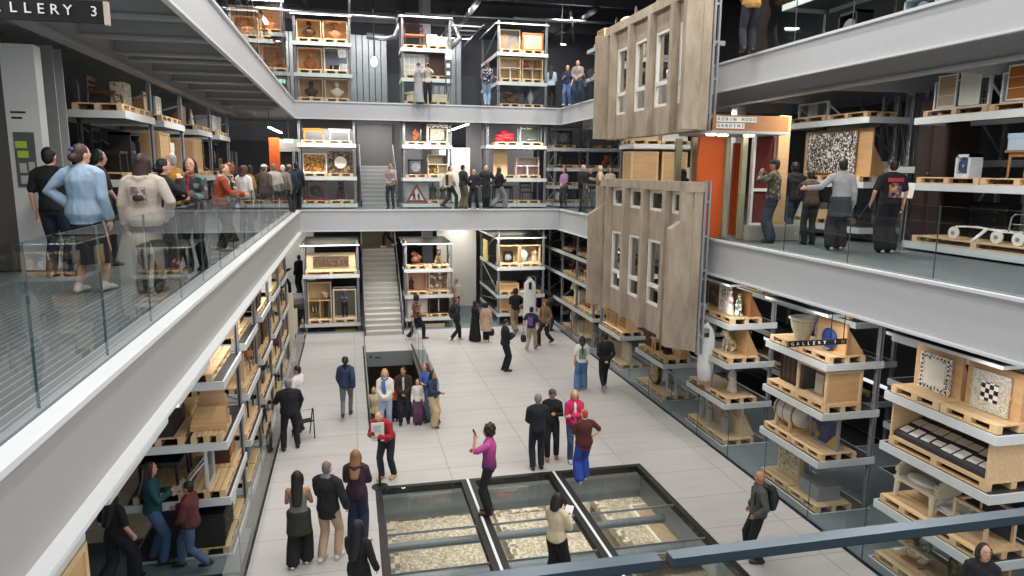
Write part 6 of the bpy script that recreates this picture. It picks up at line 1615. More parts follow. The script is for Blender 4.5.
    if hk in ('short', 'crop', 'cap', 'curly', 'bun', 'pony', 'long', 'bob', 'braid', 'wavy'):
        big = {'crop': -.004, 'curly': .02}.get(hk, .006)
        m.ell((0, -.018, .034), (.078+big, .086+big, .092+big), 12, 8, hm)
        m.ell((0, -.045, -.01), (.07+big, .055+big, .08+big), 10, 7, hm)
    hp_ = lambda p: tuple((HM @ Vector(p))*k)
    if hk == 'curly':
        for i in range(22):
            a = i*2.4; zz = -.06+.2*(i/22)
            r_ = math.sqrt(max(0, 1-((zz-.03)/.13)**2))
            m.ell((math.cos(a)*.085*r_, -.03+math.sin(a)*.085*r_, zz), (.034, .034, .034), 6, 5, hm)
    if hk in ('long', 'wavy', 'braid', 'bob'):
        L = {'long': .42, 'wavy': .34, 'braid': .12, 'bob': .13}[hk]
        bk_ = up((0, -.165 if L > .2 else -.12, 1.585-L)); e = Vector(bk_)
        m.loft([hp_((0, -.04, .04)), hp_((0, -.06, -.06)), tuple((Vector(HM @ Vector((0, -.07, -.13))).lerp(e, .25))*k), tuple(e*k)], [(.09*k, .06*k), (.095*k, .055*k), ((.1 if L > .2 else .085)*k, .045*k), ((.075 if L > .2 else .07)*k, .03*k)], 12)
        for s in (-1, 1):
            m.loft([hp_((s*.075, .0, .05)), hp_((s*.084, .005, -.04)), hp_((s*.08, -.01, -.13 if L > .2 else -.1))], [.022*k, .026*k, .02*k], 8)
    if hk == 'braid': m.loft([hp_((0, -.1, -.08)), S_(up((0, -.15, 1.35))), S_(up((0, -.16, 1.15)))], [.035*k, .03*k, .018*k], 8)
    if hk == 'bun': m.ell((0, -.11, .05 if len(hair) < 3 else hair[2]), (.052, .05, .05), 9, 7, hm)
    if hk == 'pony': m.loft([hp_((0, -.09, .05)), hp_((0, -.15, .0)), hp_((0, -.15, -.12)), hp_((0, -.13, -.22))], [.03*k, .042*k, .035*k, .015*k], 8)
    if hk in ('hijab', 'hood'):
        m.ell((0, -.02, .03), (.095, .1, .11), 12, 8, hm); m.ell((0, -.03, -.05), (.09, .08, .1), 12, 8, hm)
        m.loft([hp_((0, -.01, -.1)), S_(up((0, -.01, 1.42))), S_(up((0, -.01, 1.32)))], [(.09*k, .09*k), (.13*k, .11*k), (.18*k, .13*k)], 12)
    if hk == 'fringe': m.ell((0, -.03, .0), (.08, .07, .09), 10, 7, hm)
    if hk in ('beanie',): m.ell((0, -.012, .05), (.086, .1, .09), 12, 8, hm)
    if m.v:
        obj({'hijab': 'headscarf', 'hood': 'hood', 'beanie': 'knitted_hat'}.get(hk, 'hair'), m, hmtl, root, True, remesh=max(vox, .013)*k, smooth_it=1)
    if hk == 'cap':
        c = MB().ell((0, -.008, .06), (.086, .1, .07), 12, 8, hm).ell((0, .1, .055), (.07, .075, .012), 10, 6, hm)
        obj('cap', c, plain(hair[2], .8), root, True)
    if hk == 'grey_beard': pass
    # ---- face
    if dist < 32:
        for s in (-1, 1): 
            e = obj('eye', MB().ell((s*.03, .082, .008), (.0135, .008, .0085), 8, 6, hm), M['white'], root, True)
            obj('iris', MB().ell((s*.03, .0885, .008), (.0065, .004, .007), 6, 5, hm), M['black'], e, True)
        obj('mouth', MB().ell((0, .083, -.062), (.024, .007, .007), 8, 5, hm), plain('#9c5a50', .5, 0, 0), root, True)
        if hk not in ('hijab', 'hood'): obj('eyebrow', MB().ell((-.03, .086, .03), (.019, .006, .0045), 6, 4, hm).ell((.03, .086, .03), (.019, .006, .0045), 6, 4, hm), hmtl, root, True)
    if extra:
        for ex in extra:
            if ex[0] == 'glasses':
                gm = MB()
                for s in (-1, 1): gm.tube([tuple((HM @ Vector((s*.03+.024*math.cos(a*.785), .1, .006+.02*math.sin(a*.785))))*k) for a in range(9)], .003*k, 5)
                gm.tube([hp_((-.055, .098, .01)), hp_((-.078, .0, .01))], .003*k, 5).tube([hp_((.055, .098, .01)), hp_((.078, .0, .01))], .003*k, 5)
                obj('glasses', gm, M['black'], root)
            elif ex[0] == 'headphones':
                gm = MB().tube([tuple((HM @ Vector((.092*math.cos(a), -.01, .03+.1*math.sin(a))))*k) for a in np.linspace(0, math.pi, 9)], .01*k, 6)
                for s in (-1, 1): gm.ell((s*.09, -.005, .0), (.022, .04, .045), 8, 6, hm)
                obj('headphones', gm, plain(ex[1]), root)
            elif ex[0] == 'scarf':
                gm = MB().loft([S_(up((-.07, .05, 1.44))), S_(up((0, .09, 1.41))), S_(up((.07, .05, 1.44))), S_(up((.05, -.06, 1.46))), S_(up((-.05, -.06, 1.46))), S_(up((-.07, .05, 1.44)))], [.036*k]*6, 8, (0, 0, 1))
                gm.loft([S_(up((.03, .12, 1.4))), S_(up((.03, .145, 1.2))), S_(up((.02, .15, 1.05)))], [(.05*k, .02*k)]*3, 8)
                obj('scarf', gm, plain(ex[1]) if isinstance(ex[1], str) else ex[1], root, True)
            elif ex[0] == 'print':                            # printed square on the back (or front)
                yy = -1 if ex[1] == 'back' else 1
                P = []
                zz = (1.02, 1.34) if len(ex) < 4 else ex[3]
                wv = .1 if len(ex) < 5 else ex[4]
                gm = MB(); ry = .118*bw**.7+inf+.012
                for i in range(4):
                    za, zb = zz[0]+(zz[1]-zz[0])*i/4, zz[0]+(zz[1]-zz[0])*(i+1)/4
                    a = [S_(up((x, yy*(ry-abs(x)*.12), z_))) for z_ in (za, zb) for x in (-wv, 0, wv)]
                    b = [S_(up((x, yy*(ry-.03), z_))) for z_ in (za, zb) for x in (-wv, 0, wv)]
                    gm.add(a+b, [(0, 1, 4, 3), (1, 2, 5, 4), (6, 9, 10, 7), (7, 10, 11, 8), (0, 3, 9, 6), (2, 8, 11, 5), (0, 6, 7, 1), (1, 7, 8, 2), (3, 4, 10, 9), (4, 5, 11, 10)])
                obj('printed_patch', gm, plain(ex[2]) if isinstance(ex[2], str) else ex[2], root)
            elif ex[0] == 'wrap':                             # garment tied round the waist
                gm = MB(); torso(gm, .045, .82, 1.02)
                gm.loft([S_((0, -.03, .62)), S_((0, -.02, .8)), S_((0, 0, .95+dz))], [(.21*k, .17*k), (.2*k, .16*k), (.19*k, .15*k)], 14, round_=False)
                obj('tied_jacket', gm, cloth(ex[1]), root, True, remesh=.016*k, smooth_it=2)
            elif ex[0] == 'band':
                obj('hair_clip', MB().ell((0, -.115, .06), (.04, .02, .025), 8, 6, hm), plain(ex[1]), root)
    # ---- held things, objects of their own
    def W(p): 
        v = Vector(p)*k; c_, s_ = math.cos(R(face)), math.sin(R(face))
        return (pos[0]+v.x*c_-v.y*s_, pos[1]+v.x*s_+v.y*c_, pos[2]+v.z)
    out = dict(W=W, joints=joints, k=k, face=face, up=up, root=root)
    PEOPLE.append((label, H, round(dist, 1)))
    return out
def hold(p, s, kind, label, cat, col='#1a1a1c', size=None):
    j = p['joints']; d = (j['wr', s]-j['el', s]).normalized()
    c = j['wr', s]+d*.1
    loc = p['W'](c)
    rz = R(p['face'])
    if kind == 'phone':
        t = thing('phone', label, cat, loc, rz)
        obj('phone_body', MB().box((0, .012, .03), (.075, .012, .15), (R(-25), 0, 0)), plain(col, .3), t)
        obj('screen', MB().box((0, .0045, .027), (.066, .004, .136), (R(-25), 0, 0)), plain('#39424d', .2), t)
    elif kind == 'paper':
        w_, h_ = size or (.21, .28)
        tag(obj('leaflet', MB().box((0, .04, .02), (w_, .006, h_), (R(-50), 0, R(15))), plain(col, .7), None, False, loc, rz), label, cat)
    elif kind == 'bag':
        t = thing('bag', label, cat, loc, rz)
        obj('pouch', MB().loft([(0, 0, -.42), (0, 0, -.3), (0, 0, -.2)], [(.1, .05), (.12, .06), (.1, .04)], 10), plain(col, .7), t, True)
        obj('strap', MB().tube([(-.07, 0, -.2), (0, 0, .02), (.07, 0, -.2)], .012), plain(col, .7), t)
def at(px, py, z=0): return onz(px, py, z)
def tall(pos, px, py):
    """height of something standing at pos whose top is at row py"""
    best = 1.7
    for h in np.arange(1.0, 2.05, .01):
        v = Vector((pos[0], pos[1], pos[2]+h-CAM_Z)); c = AX @ np.array(v)
        y = 288-FPX*c[1]/c[2]
        if y <= py: best = h; break
    return float(best)
def P(label, foot, hy, z=0, clamp=(1.5, 1.87), ymax=99, **kw):
    pos = at(foot[0], foot[1], z)
    if z > 4 and z < 6 and pos[1] > 20: ymax = 28.55
    if pos[1] > ymax: q = ony(foot[0], foot[1], ymax); pos = (q[0], ymax, z)
    H = min(max(tall(pos, foot[0], hy)/1.0, clamp[0]), clamp[1])
    print('person %.2f raw %.2f  %s' % (H, tall(pos, foot[0], hy), label[:50]))
    return person(label, pos, H=H, **kw)
plaid = voro(['#3a1c18', '#8a6a52', '#1d1a1c', '#5a2c26', '#b59a7e'], 26, .9, rnd_=.2)
camo = voro(['#5b574a', '#3b3a33', '#807a68', '#4a4437'], 16, .9)
flower = voro(['#1f1d22', '#b7a58c', '#2c2730', '#6d4a48'], 26, .9)
G = 'visitors'
# ---- ground floor, near group
p = P('person with long black hair in a grey camisole seen from behind', (301, 566), 471, face=-4, arms=('phone', 'phone'), legs='ease', sex='f', skin='m', top=('cami', '#77736b'), bottom=('wide', '#17171b'), shoes='#d8d6d2', hair=('long', '#0f0d0e'), extra=[('wrap', '#2b2c25')])
p = P('person in beige chinos and grey scarf with a black coat over the shoulders', (330, 561), 461, face=-25, arms=('loose', 'phone'), legs='ease', sex='m', skin='l', top=('jacket', '#17181d', .78), bottom=('trousers', '#b59b80'), shoes='#cfcac2', hair=('crop', '#6d6264'), extra=[('scarf', '#6b6a70')])
p = P('person with long blond brown hair in a dark purple hooded top', (358, 541), 450, face=-12, arms=('phone', 'phone'), legs='near', sex='f', top=('hoodie', '#33212c'), bottom=('wide', '#1c2740'), shoes='#1c1c22', hair=('wavy', '#8c6242'))
p = person('person with long black hair and black top cut off by the lower edge', (-.03, 9.55, 0), 1.66, -30, ('loose', 'phone'), 'stand', 'f', 'p', ('long', '#131216'), ('trousers', '#17171a'), '#1a1a1a', ('long', '#0e0b0d'))
p = P('person in black hoodie and grey cap leaning on a walking frame', (291, 449), 379, face=8, arms=('rail', 'rail'), legs='wide', top=('hoodie', '#151519'), bottom=('trousers', '#141418'), shoes='#15151a', hair=('cap', '#6f6c6a', '#77777a'), build=1.18)
fx, fy, _ = at(306, 440)
t = thing('walking_aid', 'dark folding walking frame beside the person in black hoodie', 'walking frame', (fx, fy, 0), R(20))
obj('frame', MB().tube([(-.22, 0, 0), (-.22, .05, .75), (.22, .05, .75), (.22, 0, 0)], .016).tube([(-.22, .4, 0), (-.22, .1, .75)], .016).tube([(.22, .4, 0), (.22, .1, .75)], .016).tube([(-.22, .2, .38), (.22, .2, .38)], .014), M['black_metal'], t)
obj('seat_strap', MB().bx(-.21, .05, .42, .21, .28, .45), M['black'], t)
p = person('person in white shirt leaning by the chair racks', (-1.4, 17.75, 0), 1.72, 60, ('rail', 'loose'), 'stand', 'm', 'm', ('rolled', '#d6d3cf'), ('trousers', '#26262c'), '#222222', ('short', '#1a1412'), (20, 10))
p = P('person in denim jacket with headphones walking away', (347, 417), 355, face=-6, arms=('swingb', 'swingf'), legs='walk', sex='f', skin='m', top=('jacket', '#2b3a56'), bottom=('slim', '#6f7074'), shoes='#24262c', hair=('pony', '#15110f'), extra=[('headphones', '#d0d0d0'), ('scarf', '#15151a')])
hold(p, -1, 'paper', 'folded white leaflet in the hand of the denim jacket person', 'leaflet', '#dad9d4', (.12, .24))
# family at the stair opening
p = P('blond person in white jacket and blue patterned scarf', (386, 430), 369, face=172, arms=('front', 'front'), legs='stand', sex='f', skin='l', top=('jacket', '#d5d1c6', .86, '#5a78b8'), bottom=('trousers', '#8ea0b8'), shoes='#c9c4bb', hair=('wavy', '#b98f5e'), extra=[('scarf', '#3f63b0')])
p = P('person in dark brown jacket over a pale shirt with clasped hands', (404, 423), 367, face=175, arms=('front', 'front'), legs='ease', skin='m', top=('jacket', '#2a211e', .86, '#b9b8b0'), bottom=('trousers', '#1b2030'), shoes='#1a1715', hair=('short', '#1c1412'), head=(-25, 5))
p = P('small child in white top and purple trousers', (418, 424), 379, clamp=(1.1, 1.35), face=178, arms=('down', 'down'), legs='near', sex='f', skin='l', top=('long', '#dcd6cf'), bottom=('wide', '#5a3a52'), shoes='#1d1a20', hair=('bob', '#3a2418'), build=.92)
p = P('person in bright blue top with wavy brown hair', (427, 421), 363, face=115, arms=('cross', 'cross'), legs='stand', sex='f', skin='l', top=('tee', '#4067b8'), bottom=('trousers', '#5c6d8c'), shoes='#222228', hair=('wavy', '#5c3a26'))
p = P('person in navy top and beige trousers touching the glass', (433, 426), 374, face=-130, arms=('rail', 'down'), legs='ease', sex='f', skin='m', top=('long', '#2c3550'), bottom=('wide', '#bfa684'), shoes='#54402e', hair=('long', '#17120f'))
p = person('small child in orange top behind the blond person', (at(396, 424)[0], 18.05, 0), 1.12, 170, ('down', 'down'), 'near', 'f', 'l', ('long', '#d5642a'), ('trousers', '#1d2028'), '#222222', ('bob', '#4a3020'), build=.95)
q = ony(374, 398, 20.6)
p = person('person in cream jumper coming up the stairs from below', (q[0], 20.7, -1.54), 1.68, 178, ('down', 'loose'), 'near', 'f', 'l', ('long', '#cbb994'), ('slim', '#20232b'), '#222222', ('short', '#5a4030'))
p = P('person in red jacket bending over the sign post', (388, 477), 401, face=150, arms=('phone', 'phone'), legs='ease', top=('jacket', '#a3222e', .84, '#2d3a5c'), bottom=('trousers', '#20232e'), shoes='#c29a55', hair=('crop', '#9a7f66'), lean=32, clamp=(1.72, 1.92))
hold(p, 1, 'phone', 'dark phone held by the person in red jacket', 'phone')
sx, sy, _ = at(380, 487)
t = thing('sign_post', 'black sign post with a white notice on a round foot', 'sign', (sx, sy, 0))
obj('foot', MB().lathe([(.17, 0), (.17, .02), (.05, .035)], 20), M['black_metal'], t)
obj('pole', MB().cyl((0, 0, .02), (0, 0, 1.04), .028, n=10).ell((0, 0, 1.04), (.045, .045, .04), 10, 6), M['black_metal'], t)
nb = obj('notice', MB().bx(-.15, -.02, 1.02, .11, 0, 1.42), plain('#d6d5d1', .5), t)
obj('printed_lines', MB().bx(-.12, -.024, 1.3, .04, -.02, 1.315).bx(-.12, -.024, 1.34, .06, -.02, 1.355).bx(-.12, -.024, 1.26, .02, -.02, 1.272).bx(-.12, -.024, 1.22, .05, -.02, 1.232), plain('#8e8d92', .6), nb)
def grad(c1, c2, z0, z1):
    m, nt, bs = nmat('two_tone_cloth')
    sp = nt.nodes.new('ShaderNodeSeparateXYZ'); nt.links.new(coords(nt), sp.inputs[0])
    f = math_(nt, 'DIVIDE', math_(nt, 'SUBTRACT', sp.outputs[2], z0), z1-z0)
    nt.links.new(ramp(nt, f, [(0, lin(c1)), (1, lin(c2))]), bs.inputs['Base Color']); bs.inputs['Roughness'].default_value = .85
    return m
p = P('person in pink to purple tee shirt holding a phone out', (489, 514), 425, face=72, arms=('phone', 'high'), legs='near', skin='m', top=('tee', grad('#2b2140', '#b8488f', .95, 1.4)), bottom=('trousers', '#17161a'), shoes='#3a1c1e', hair=('curly', '#2a1a14'))
hold(p, -1, 'phone', 'dark phone held out by the purple tee person', 'phone')
p = P('grey haired person in dark navy suit seen from behind', (537, 469), 394, face=-4, arms=('front', 'front'), legs='stand', top=('jacket', '#191b22'), bottom=('trousers', '#1a1e29'), shoes='#1a1a1c', hair=('short', '#7c7a78'))
p = P('person in black top and dark cap with tan shoes', (551, 458), 389, face=165, arms=('down', 'phone'), legs='ease', skin='m', top=('long', '#1a1a1e'), bottom=('trousers', '#1b1b20'), shoes='#9c5f34', hair=('cap', '#2c2420', '#4a4038'), head=(25, 12))
p = P('blond person in a bright pink cardigan', (573, 460), 390, face=172, arms=('front', 'cross'), legs='ease', sex='f', skin='l', top=('jacket', '#c22a5c', .88, '#e3dfda'), bottom=('trousers', '#3d4f70'), shoes='#b9b7b2', hair=('bob', '#b8925e'))
p = P('orange haired person in maroon waistcoat and royal blue trousers', (583, 481), 413, face=8, arms=('hip', 'phone'), legs='ease', sex='f', skin='p', top=('tee', '#4f211d', .78), bottom=('wide', '#28459b'), shoes='#c9ccd6', hair=('crop', '#a8481c'), build=1.22, clamp=(1.62, 1.9))
p = person('person with dark bob in a cream jumper reading a leaflet', (3.03, 9.85, 0), 1.62, -50, ('phone', 'phone'), 'stand', 'f', 'l', ('long', '#cdbd9e'), ('wide', '#131317'), '#151515', ('bob', '#17100f'), (0, 15))
hold(p, 1, 'paper', 'white leaflet in the hands of the cream jumper person', 'leaflet', '#dedcd6', (.13, .2))
p = P('bald person in grey hooded top with a dark backpack', (755, 560), 471, face=70, arms=('pocket', 'pocket'), legs='ease', skin='m', top=('hoodie', '#4c4c48'), bottom=('trousers', '#17171a'), shoes='#1b1b1e', hair=('bald', '#000000'))
w_ = p['W']
t = thing('backpack', 'dark backpack worn by the bald person', 'backpack', w_(Vector((0, -.21, 1.02))), R(70))
obj('pack', MB().loft([(0, 0, .02), (0, -.02, .2), (0, 0, .36)], [(.13, .08), (.15, .1), (.11, .06)], 10), plain('#24262a', .8), t, True)
obj('strap', MB().tube([(-.1, .02, .34), (-.11, .16, .42), (-.12, .3, .3), (-.12, .3, .1)], .018).tube([(.1, .02, .34), (.11, .16, .42), (.12, .3, .3), (.12, .3, .1)], .018), M['black'], t)
q = onz(985, 548, 1.62)
p = person('smiling dark haired person beside the dark painted shield', (q[0], q[1], 0), 1.68, 140, ('down', 'down'), 'stand', 'f', 'l', ('long', '#1b1a1e'), ('trousers', '#1b1b20'), '#1b1b1b', ('bob', '#17110f'), (20, -12))
# three by the dark racks
p = P('person in black tee shirt and black wide trousers with long hair', (120, 588), 464, face=-30, arms=('loose', 'loose'), legs='walk', sex='f', skin='l', top=('tee', '#131215'), bottom=('wide', '#15141a'), shoes='#1c1c1e', hair=('long', '#100c0d'))
p = P('person in teal jumper and jeans holding papers', (157, 563), 462, face=-78, arms=('phone', 'phone'), legs='ease', sex='f', skin='l', top=('long', '#1f4a50'), bottom=('trousers', '#47618a'), shoes='#22222a', hair=('long', '#33201a'))
hold(p, -1, 'paper', 'white papers held by the teal jumper person', 'leaflet', '#d9d6cf', (.2, .3))
p = P('person in maroon jacket and jeans facing the teal jumper', (194, 568), 480, face=80, arms=('phone', 'front'), legs='walk', sex='m', skin='m', top=('jacket', '#5c2a2c'), bottom=('trousers', '#4d5e80'), shoes='#2c241f', hair=('short', '#16110f'), build=1.1, clamp=(1.45, 1.9))
# ---- ground floor, further back
p = P('person in plaid overshirt striding past the stairs', (417, 339), 294, face=-80, arms=('pocket', 'pocket'), legs='walk', skin='d', top=('jacket', plaid), bottom=('trousers', '#17161a'), shoes='#5a5653', hair=('curly', '#16110f'))
p = P('person in short black jacket and white shoes by the stair side rack', (456, 341), 297, face=-60, arms=('behind', 'behind'), legs='walk2', skin='m', top=('jacket', '#1f2027'), bottom=('trousers', '#141417'), shoes='#d9d7d2', hair=('crop', '#5a3c2c'))
p = P('person in a long black robe and headscarf', (475, 341), 301, face=-70, arms=('front', 'front'), legs='near', sex='f', skin='l', top=('abaya', '#101014'), bottom=('longskirt', '#101014'), shoes='#1a1a1a', hair=('hijab', '#101013'))
p = P('person in beige coat with dark curls and a black shoulder bag', (486, 342), 303, face=-25, arms=('down', 'down'), legs='near', sex='f', skin='m', top=('coat', '#b59a80'), bottom=('trousers', '#17161a'), shoes='#d3d0ca', hair=('curly', '#1c1210'))
hold(p, 1, 'bag', 'black shoulder bag of the beige coat person', 'bag')
p = P('person in dark suit looking down at a phone', (505, 371), 319, face=-85, arms=('phone', 'phone'), legs='stand', skin='m', top=('jacket', '#17181e'), bottom=('trousers', '#16161b'), shoes='#2a1f1a', hair=('short', '#1d1512'), head=(0, 30))
hold(p, 1, 'phone', 'phone of the person in dark suit', 'phone')
p = P('person in navy printed tee and beige trousers walking', (531, 350), 306, face=-35, arms=('swingf', 'swingb'), legs='walk', skin='l', top=('tee', '#20223c'), bottom=('trousers', '#a8967a'), shoes='#a89a88', hair=('short', '#1a1412'), extra=[('print', 'back', '#6a4a86')])
hold(p, -1, 'bag', 'black bag of the navy printed tee person', 'bag')
p = P('red haired person in brown jacket walking by the corner', (545, 345), 299, face=120, arms=('loose', 'loose'), legs='walk', sex='f', skin='l', top=('jacket', '#6f5a44', .84, '#a86a38'), bottom=('trousers', '#1c1c20'), shoes='#6b5a48', hair=('curly', '#7a3f22'))
p = P('person in black jacket beside the louvred screen', (548, 331), 296, face=-70, arms=('reach', 'loose'), legs='ease', skin='m', top=('jacket', '#17181d'), bottom=('trousers', '#22304a'), shoes='#1b1b1d', hair=('short', '#16110f'), lean=12, clamp=(1.6, 1.8))
p = P('person in black tee and khaki trousers with big dark curls', (515, 332), 288, face=5, arms=('hip', 'down'), legs='walk', skin='m', top=('tee', '#17171b'), bottom=('wide', '#8b7a5c'), shoes='#3a322a', hair=('curly', '#15100e'))
p = P('person in white printed tee shirt and jeans with a long braid', (581, 390), 336, face=-12, arms=('phone', 'down'), legs='ease', sex='f', skin='l', top=('tee', '#dddcd6'), bottom=('wide', '#55739c'), shoes='#b9bac0', hair=('braid', '#2a1a14'), extra=[('print', 'back', '#6f8a7c')])
p = P('person in black jumper with hands clasped behind the back', (604, 390), 332, face=-8, arms=('behind', 'behind'), legs='walk', skin='l', top=('long', '#141418'), bottom=('slim', '#15151a'), shoes='#7f8ca8', hair=('short', '#15100e'))
p = person('dark clothed person walking along the raised strip of floor', (ony(284, 288, 31.2)[0], 31.2, 1.2), 1.66, -85, ('phone', 'swingb'), 'walk', 'm', 'd', ('jacket', '#121214'), ('trousers', '#121214'), '#121212', ('short', '#0e0c0c'))
p = person('dark clothed person half hidden by the relief panel rack', (ony(300, 288, 31.6)[0], 31.6, 1.2), 1.66, 40, ('down', 'down'), 'near', 'm', 'm', ('jacket', '#151517'), ('trousers', '#151517'), '#151515', ('short', '#14100f'))
p = person('person with folded arms standing inside the white framed glass case', (ony(345, 320, 29.35)[0], 29.4, .53), 1.2, 180, ('cross', 'cross'), 'ease', 'm', 'l', ('jacket', '#5f6873'), ('trousers', '#15151a'), '#161616', ('short', '#1a1513'))
p = person('person on the upper landing of the ground floor stairs, legs showing', (ony(389, 248, 33.2)[0], 33.2, 2.98), 1.75, 100, ('down', 'down'), 'walk2', 'm', 'm', ('jacket', '#131316'), ('trousers', '#131317'), '#cfcdc8', ('short', '#1a1513'))
p = person('person with pale sleeve behind the circle picture rack', (ony(456, 290, 31.0)[0], 31.0, 0), 1.72, 150, ('hip', 'down'), 'stand', 'm', 'l', ('tee', '#c9b7a4'), ('trousers', '#3a3c44'), '#222222', ('short', '#2a1c16'))
# ---- middle gallery, crowd side
zz = Z2-.02
p = person('person in plain black tee shirt beside the information panel', (ony(50, 170, 11.2)[0], 11.2, zz), 1.84, -8, ('hip', 'down'), 'stand', 'm', 'l', ('tee', '#131316'), ('trousers', '#1b2230'), '#17171a', ('short', '#120d0c'), build=1.05)
p = person('person in pale blue shirt with hair gathered up and hand on hip', (ony(82, 170, 9.8)[0], 9.8, zz), 1.86, -14, ('down', 'hip'), 'ease', 'f', 'l', ('jacket', '#8fa6bb', .8), ('skirt', '#17171b'), '#d8d3ca', ('bun', '#3a241a', -.03), (-25, 0), build=1.2, extra=[('band', '#3a5a9a')])
p = person('person in black tee with headphones behind the pale blue shirt', (ony(99, 170, 12.4)[0], 12.4, zz), 1.84, -60, ('front', 'down'), 'stand', 'm', 'l', ('tee', '#1a1a1e'), ('trousers', '#1c1d22'), '#222222', ('short', '#120e0d'), extra=[('headphones', '#26262a')])
p = person('person with long dark hair in an oatmeal sweatshirt with a square print', (ony(142, 170, 9.6)[0], 9.6, zz), 1.74, -8, ('pocket', 'down'), 'stand', 'f', 'l', ('hoodie', plain('#b1a699', .95, 0, .2, 30), .84), ('trousers', '#15151a'), '#1b1b1e', ('long', '#2a1814'), build=1.24, extra=[('print', 'back', voro(['#a89c92', '#8d7f7a', '#b0a59a', '#6f6262'], 26, .9), (1.13, 1.32), .085)])
p = person('dark haired person in black top turned to the woman in the red scarf', (ony(163, 170, 10.9)[0], 10.9, zz), 1.7, -68, ('face', 'phone'), 'stand', 'f', 'l', ('hoodie', '#17161b'), ('trousers', '#18181d'), '#1c1c1c', ('bun', '#0f0c0e', -.02), build=1.05)
p = person('grey haired person with glasses in a mustard jumper', (ony(172, 170, 13.4)[0], 13.4, zz), 1.82, 62, ('down', 'phone'), 'stand', 'm', 'l', ('long', '#a8781c'), ('trousers', '#2c2c33'), '#2a2018', ('crop', '#a7a5a2'), (10, 0), extra=[('glasses',)])
p = person('long haired person in a red and green scarf facing the lens', (ony(191, 170, 11.7)[0], 11.7, zz), 1.73, 165, ('face', 'rail'), 'stand', 'f', 'l', ('jacket', voro(['#3a4a48', '#6d7f7c', '#2b2e33', '#54343a'], 12, .9), .84, '#7c2a2c'), ('trousers', '#1b1b22'), '#222222', ('long', '#1d1210'), (12, -4), extra=[('scarf', voro(['#8c2c30', '#a84a42', '#4f6f64', '#6d2428'], 14, .9))])
p = person('person in rust coloured jacket with a grey hood at the rail', (-2.42, 14.3, zz), 1.66, -78, ('rail', 'rail'), 'stand', 'f', 'l', ('jacket', '#8e3b22'), ('trousers', '#23202a'), '#8d8478', ('crop', '#5a4638'), lean=10, extra=[('scarf', '#a7a39b')])
p = person('ginger curly haired person in a dark flowered top', (-2.5, 16.2, zz), 1.66, 110, ('front', 'loose'), 'stand', 'f', 'p', ('long', flower), ('trousers', '#1d1d22'), '#222222', ('curly', '#8e4f28'))
p = person('brown haired person in a white cardigan among the crowd', (-2.55, 18.6, zz), 1.63, -20, ('down', 'down'), 'stand', 'f', 'l', ('jacket', '#d8d4cf'), ('trousers', '#34363e'), '#222222', ('bob', '#4a3024'))
crowd = [(-2.75, 20.4, 'mustard top', '#8a6a34', 'short', '#5c4432', 1.64, 20), (-2.35, 21.2, 'olive brown jacket and white cap', '#544a3c', 'cap', '#d2cdc6', 1.68, -30), (-2.9, 22.6, 'black coat', '#17161a', 'long', '#2a1a15', 1.64, -10),
         (-2.3, 23.3, 'pale grey overshirt', '#b4ada4', 'short', '#7c6a5c', 1.7, 30), (-2.15, 24.8, 'grey tweed coat', '#7c7468', 'short', '#c9c5c0', 1.68, -15), (-2.85, 25.2, 'red and brown top', '#7a2f28', 'bob', '#3a241c', 1.6, -160),
         (-2.05, 26.1, 'navy quilted jacket and pink cap', '#252b3c', 'cap', '#c98d88', 1.7, 5), (-2.3, 27.4, 'black jacket by the doorway', '#121216', 'short', '#171211', 1.72, 15)]
for x, y, d, c, hk, hc_, H, fc in crowd:
    person('person in the crowd wearing '+('a ' if d[0] not in 'o' else 'an ')+d, (x, y, zz), H, fc, ('down', 'loose'), 'stand', 'f' if hk in ('long', 'bob') else 'm', 'l', ('jacket', c), ('trousers', '#23242b'), '#222222', (hk, '#5a463a' if hk == 'cap' else hc_, hc_) if hk == 'cap' else (hk, hc_))
p = person('person in dark navy standing straight before the red engine rack', (ony(297, 190, 28.2)[0], 28.25, zz), 1.78, 10, ('down', 'down'), 'near', 'm', 'm', ('jacket', '#161c2c'), ('trousers', '#141824'), '#15151a', ('short', '#130f0e'))
# ---- middle gallery, back
p = P('person in taupe shirt with folded hands before the stairs', (391, 208), 163, zz, face=160, arms=('front', 'front'), legs='stand', skin='m', top=('rolled', '#8f8080'), bottom=('slim', '#191d28'), shoes='#17171b', hair=('short', '#17100e'), head=(20, 15))
p = P('person in black waistcoat with cream sleeves walking', (450, 208), 165, zz, face=-75, arms=('front', 'swingb'), legs='walk', skin='l', top=('long', '#c7b99e'), bottom=('trousers', '#17171c'), shoes='#4a3a30', hair=('crop', '#33261e'), extra=[('print', 'back', '#1a1a1e', (.95, 1.38), .13)])
p = P('person in black jacket over white shirt and olive trousers', (463, 207), 165, zz, face=-60, arms=('loose', 'front'), legs='stand', skin='l', top=('jacket', '#17161a', .86, '#dad7d2'), bottom=('wide', '#6f6647'), shoes='#9a8a6c', hair=('short', '#14100e'))
p = P('grey blond person in navy jumper bending an arm', (474, 210), 169, zz, face=150, arms=('phone', 'hip'), legs='wide', skin='l', top=('long', '#1d2236'), bottom=('trousers', '#17181f'), shoes='#cfcac2', hair=('crop', '#a89a84'))
p = P('person in dark padded jacket and dark jeans', (486, 207), 165, zz, face=170, arms=('pocket', 'pocket'), legs='near', skin='l', top=('jacket', '#1b1e26'), bottom=('trousers', '#20242f'), shoes='#2a2a2e', hair=('short', '#241a16'))
p = P('person in black jacket and pale grey jeans', (499, 208), 166, zz, face=-70, arms=('phone', 'loose'), legs='walk', sex='f', skin='l', top=('jacket', '#17161a'), bottom=('wide', '#8e929a'), shoes='#c9c6c0', hair=('long', '#1b1312'))
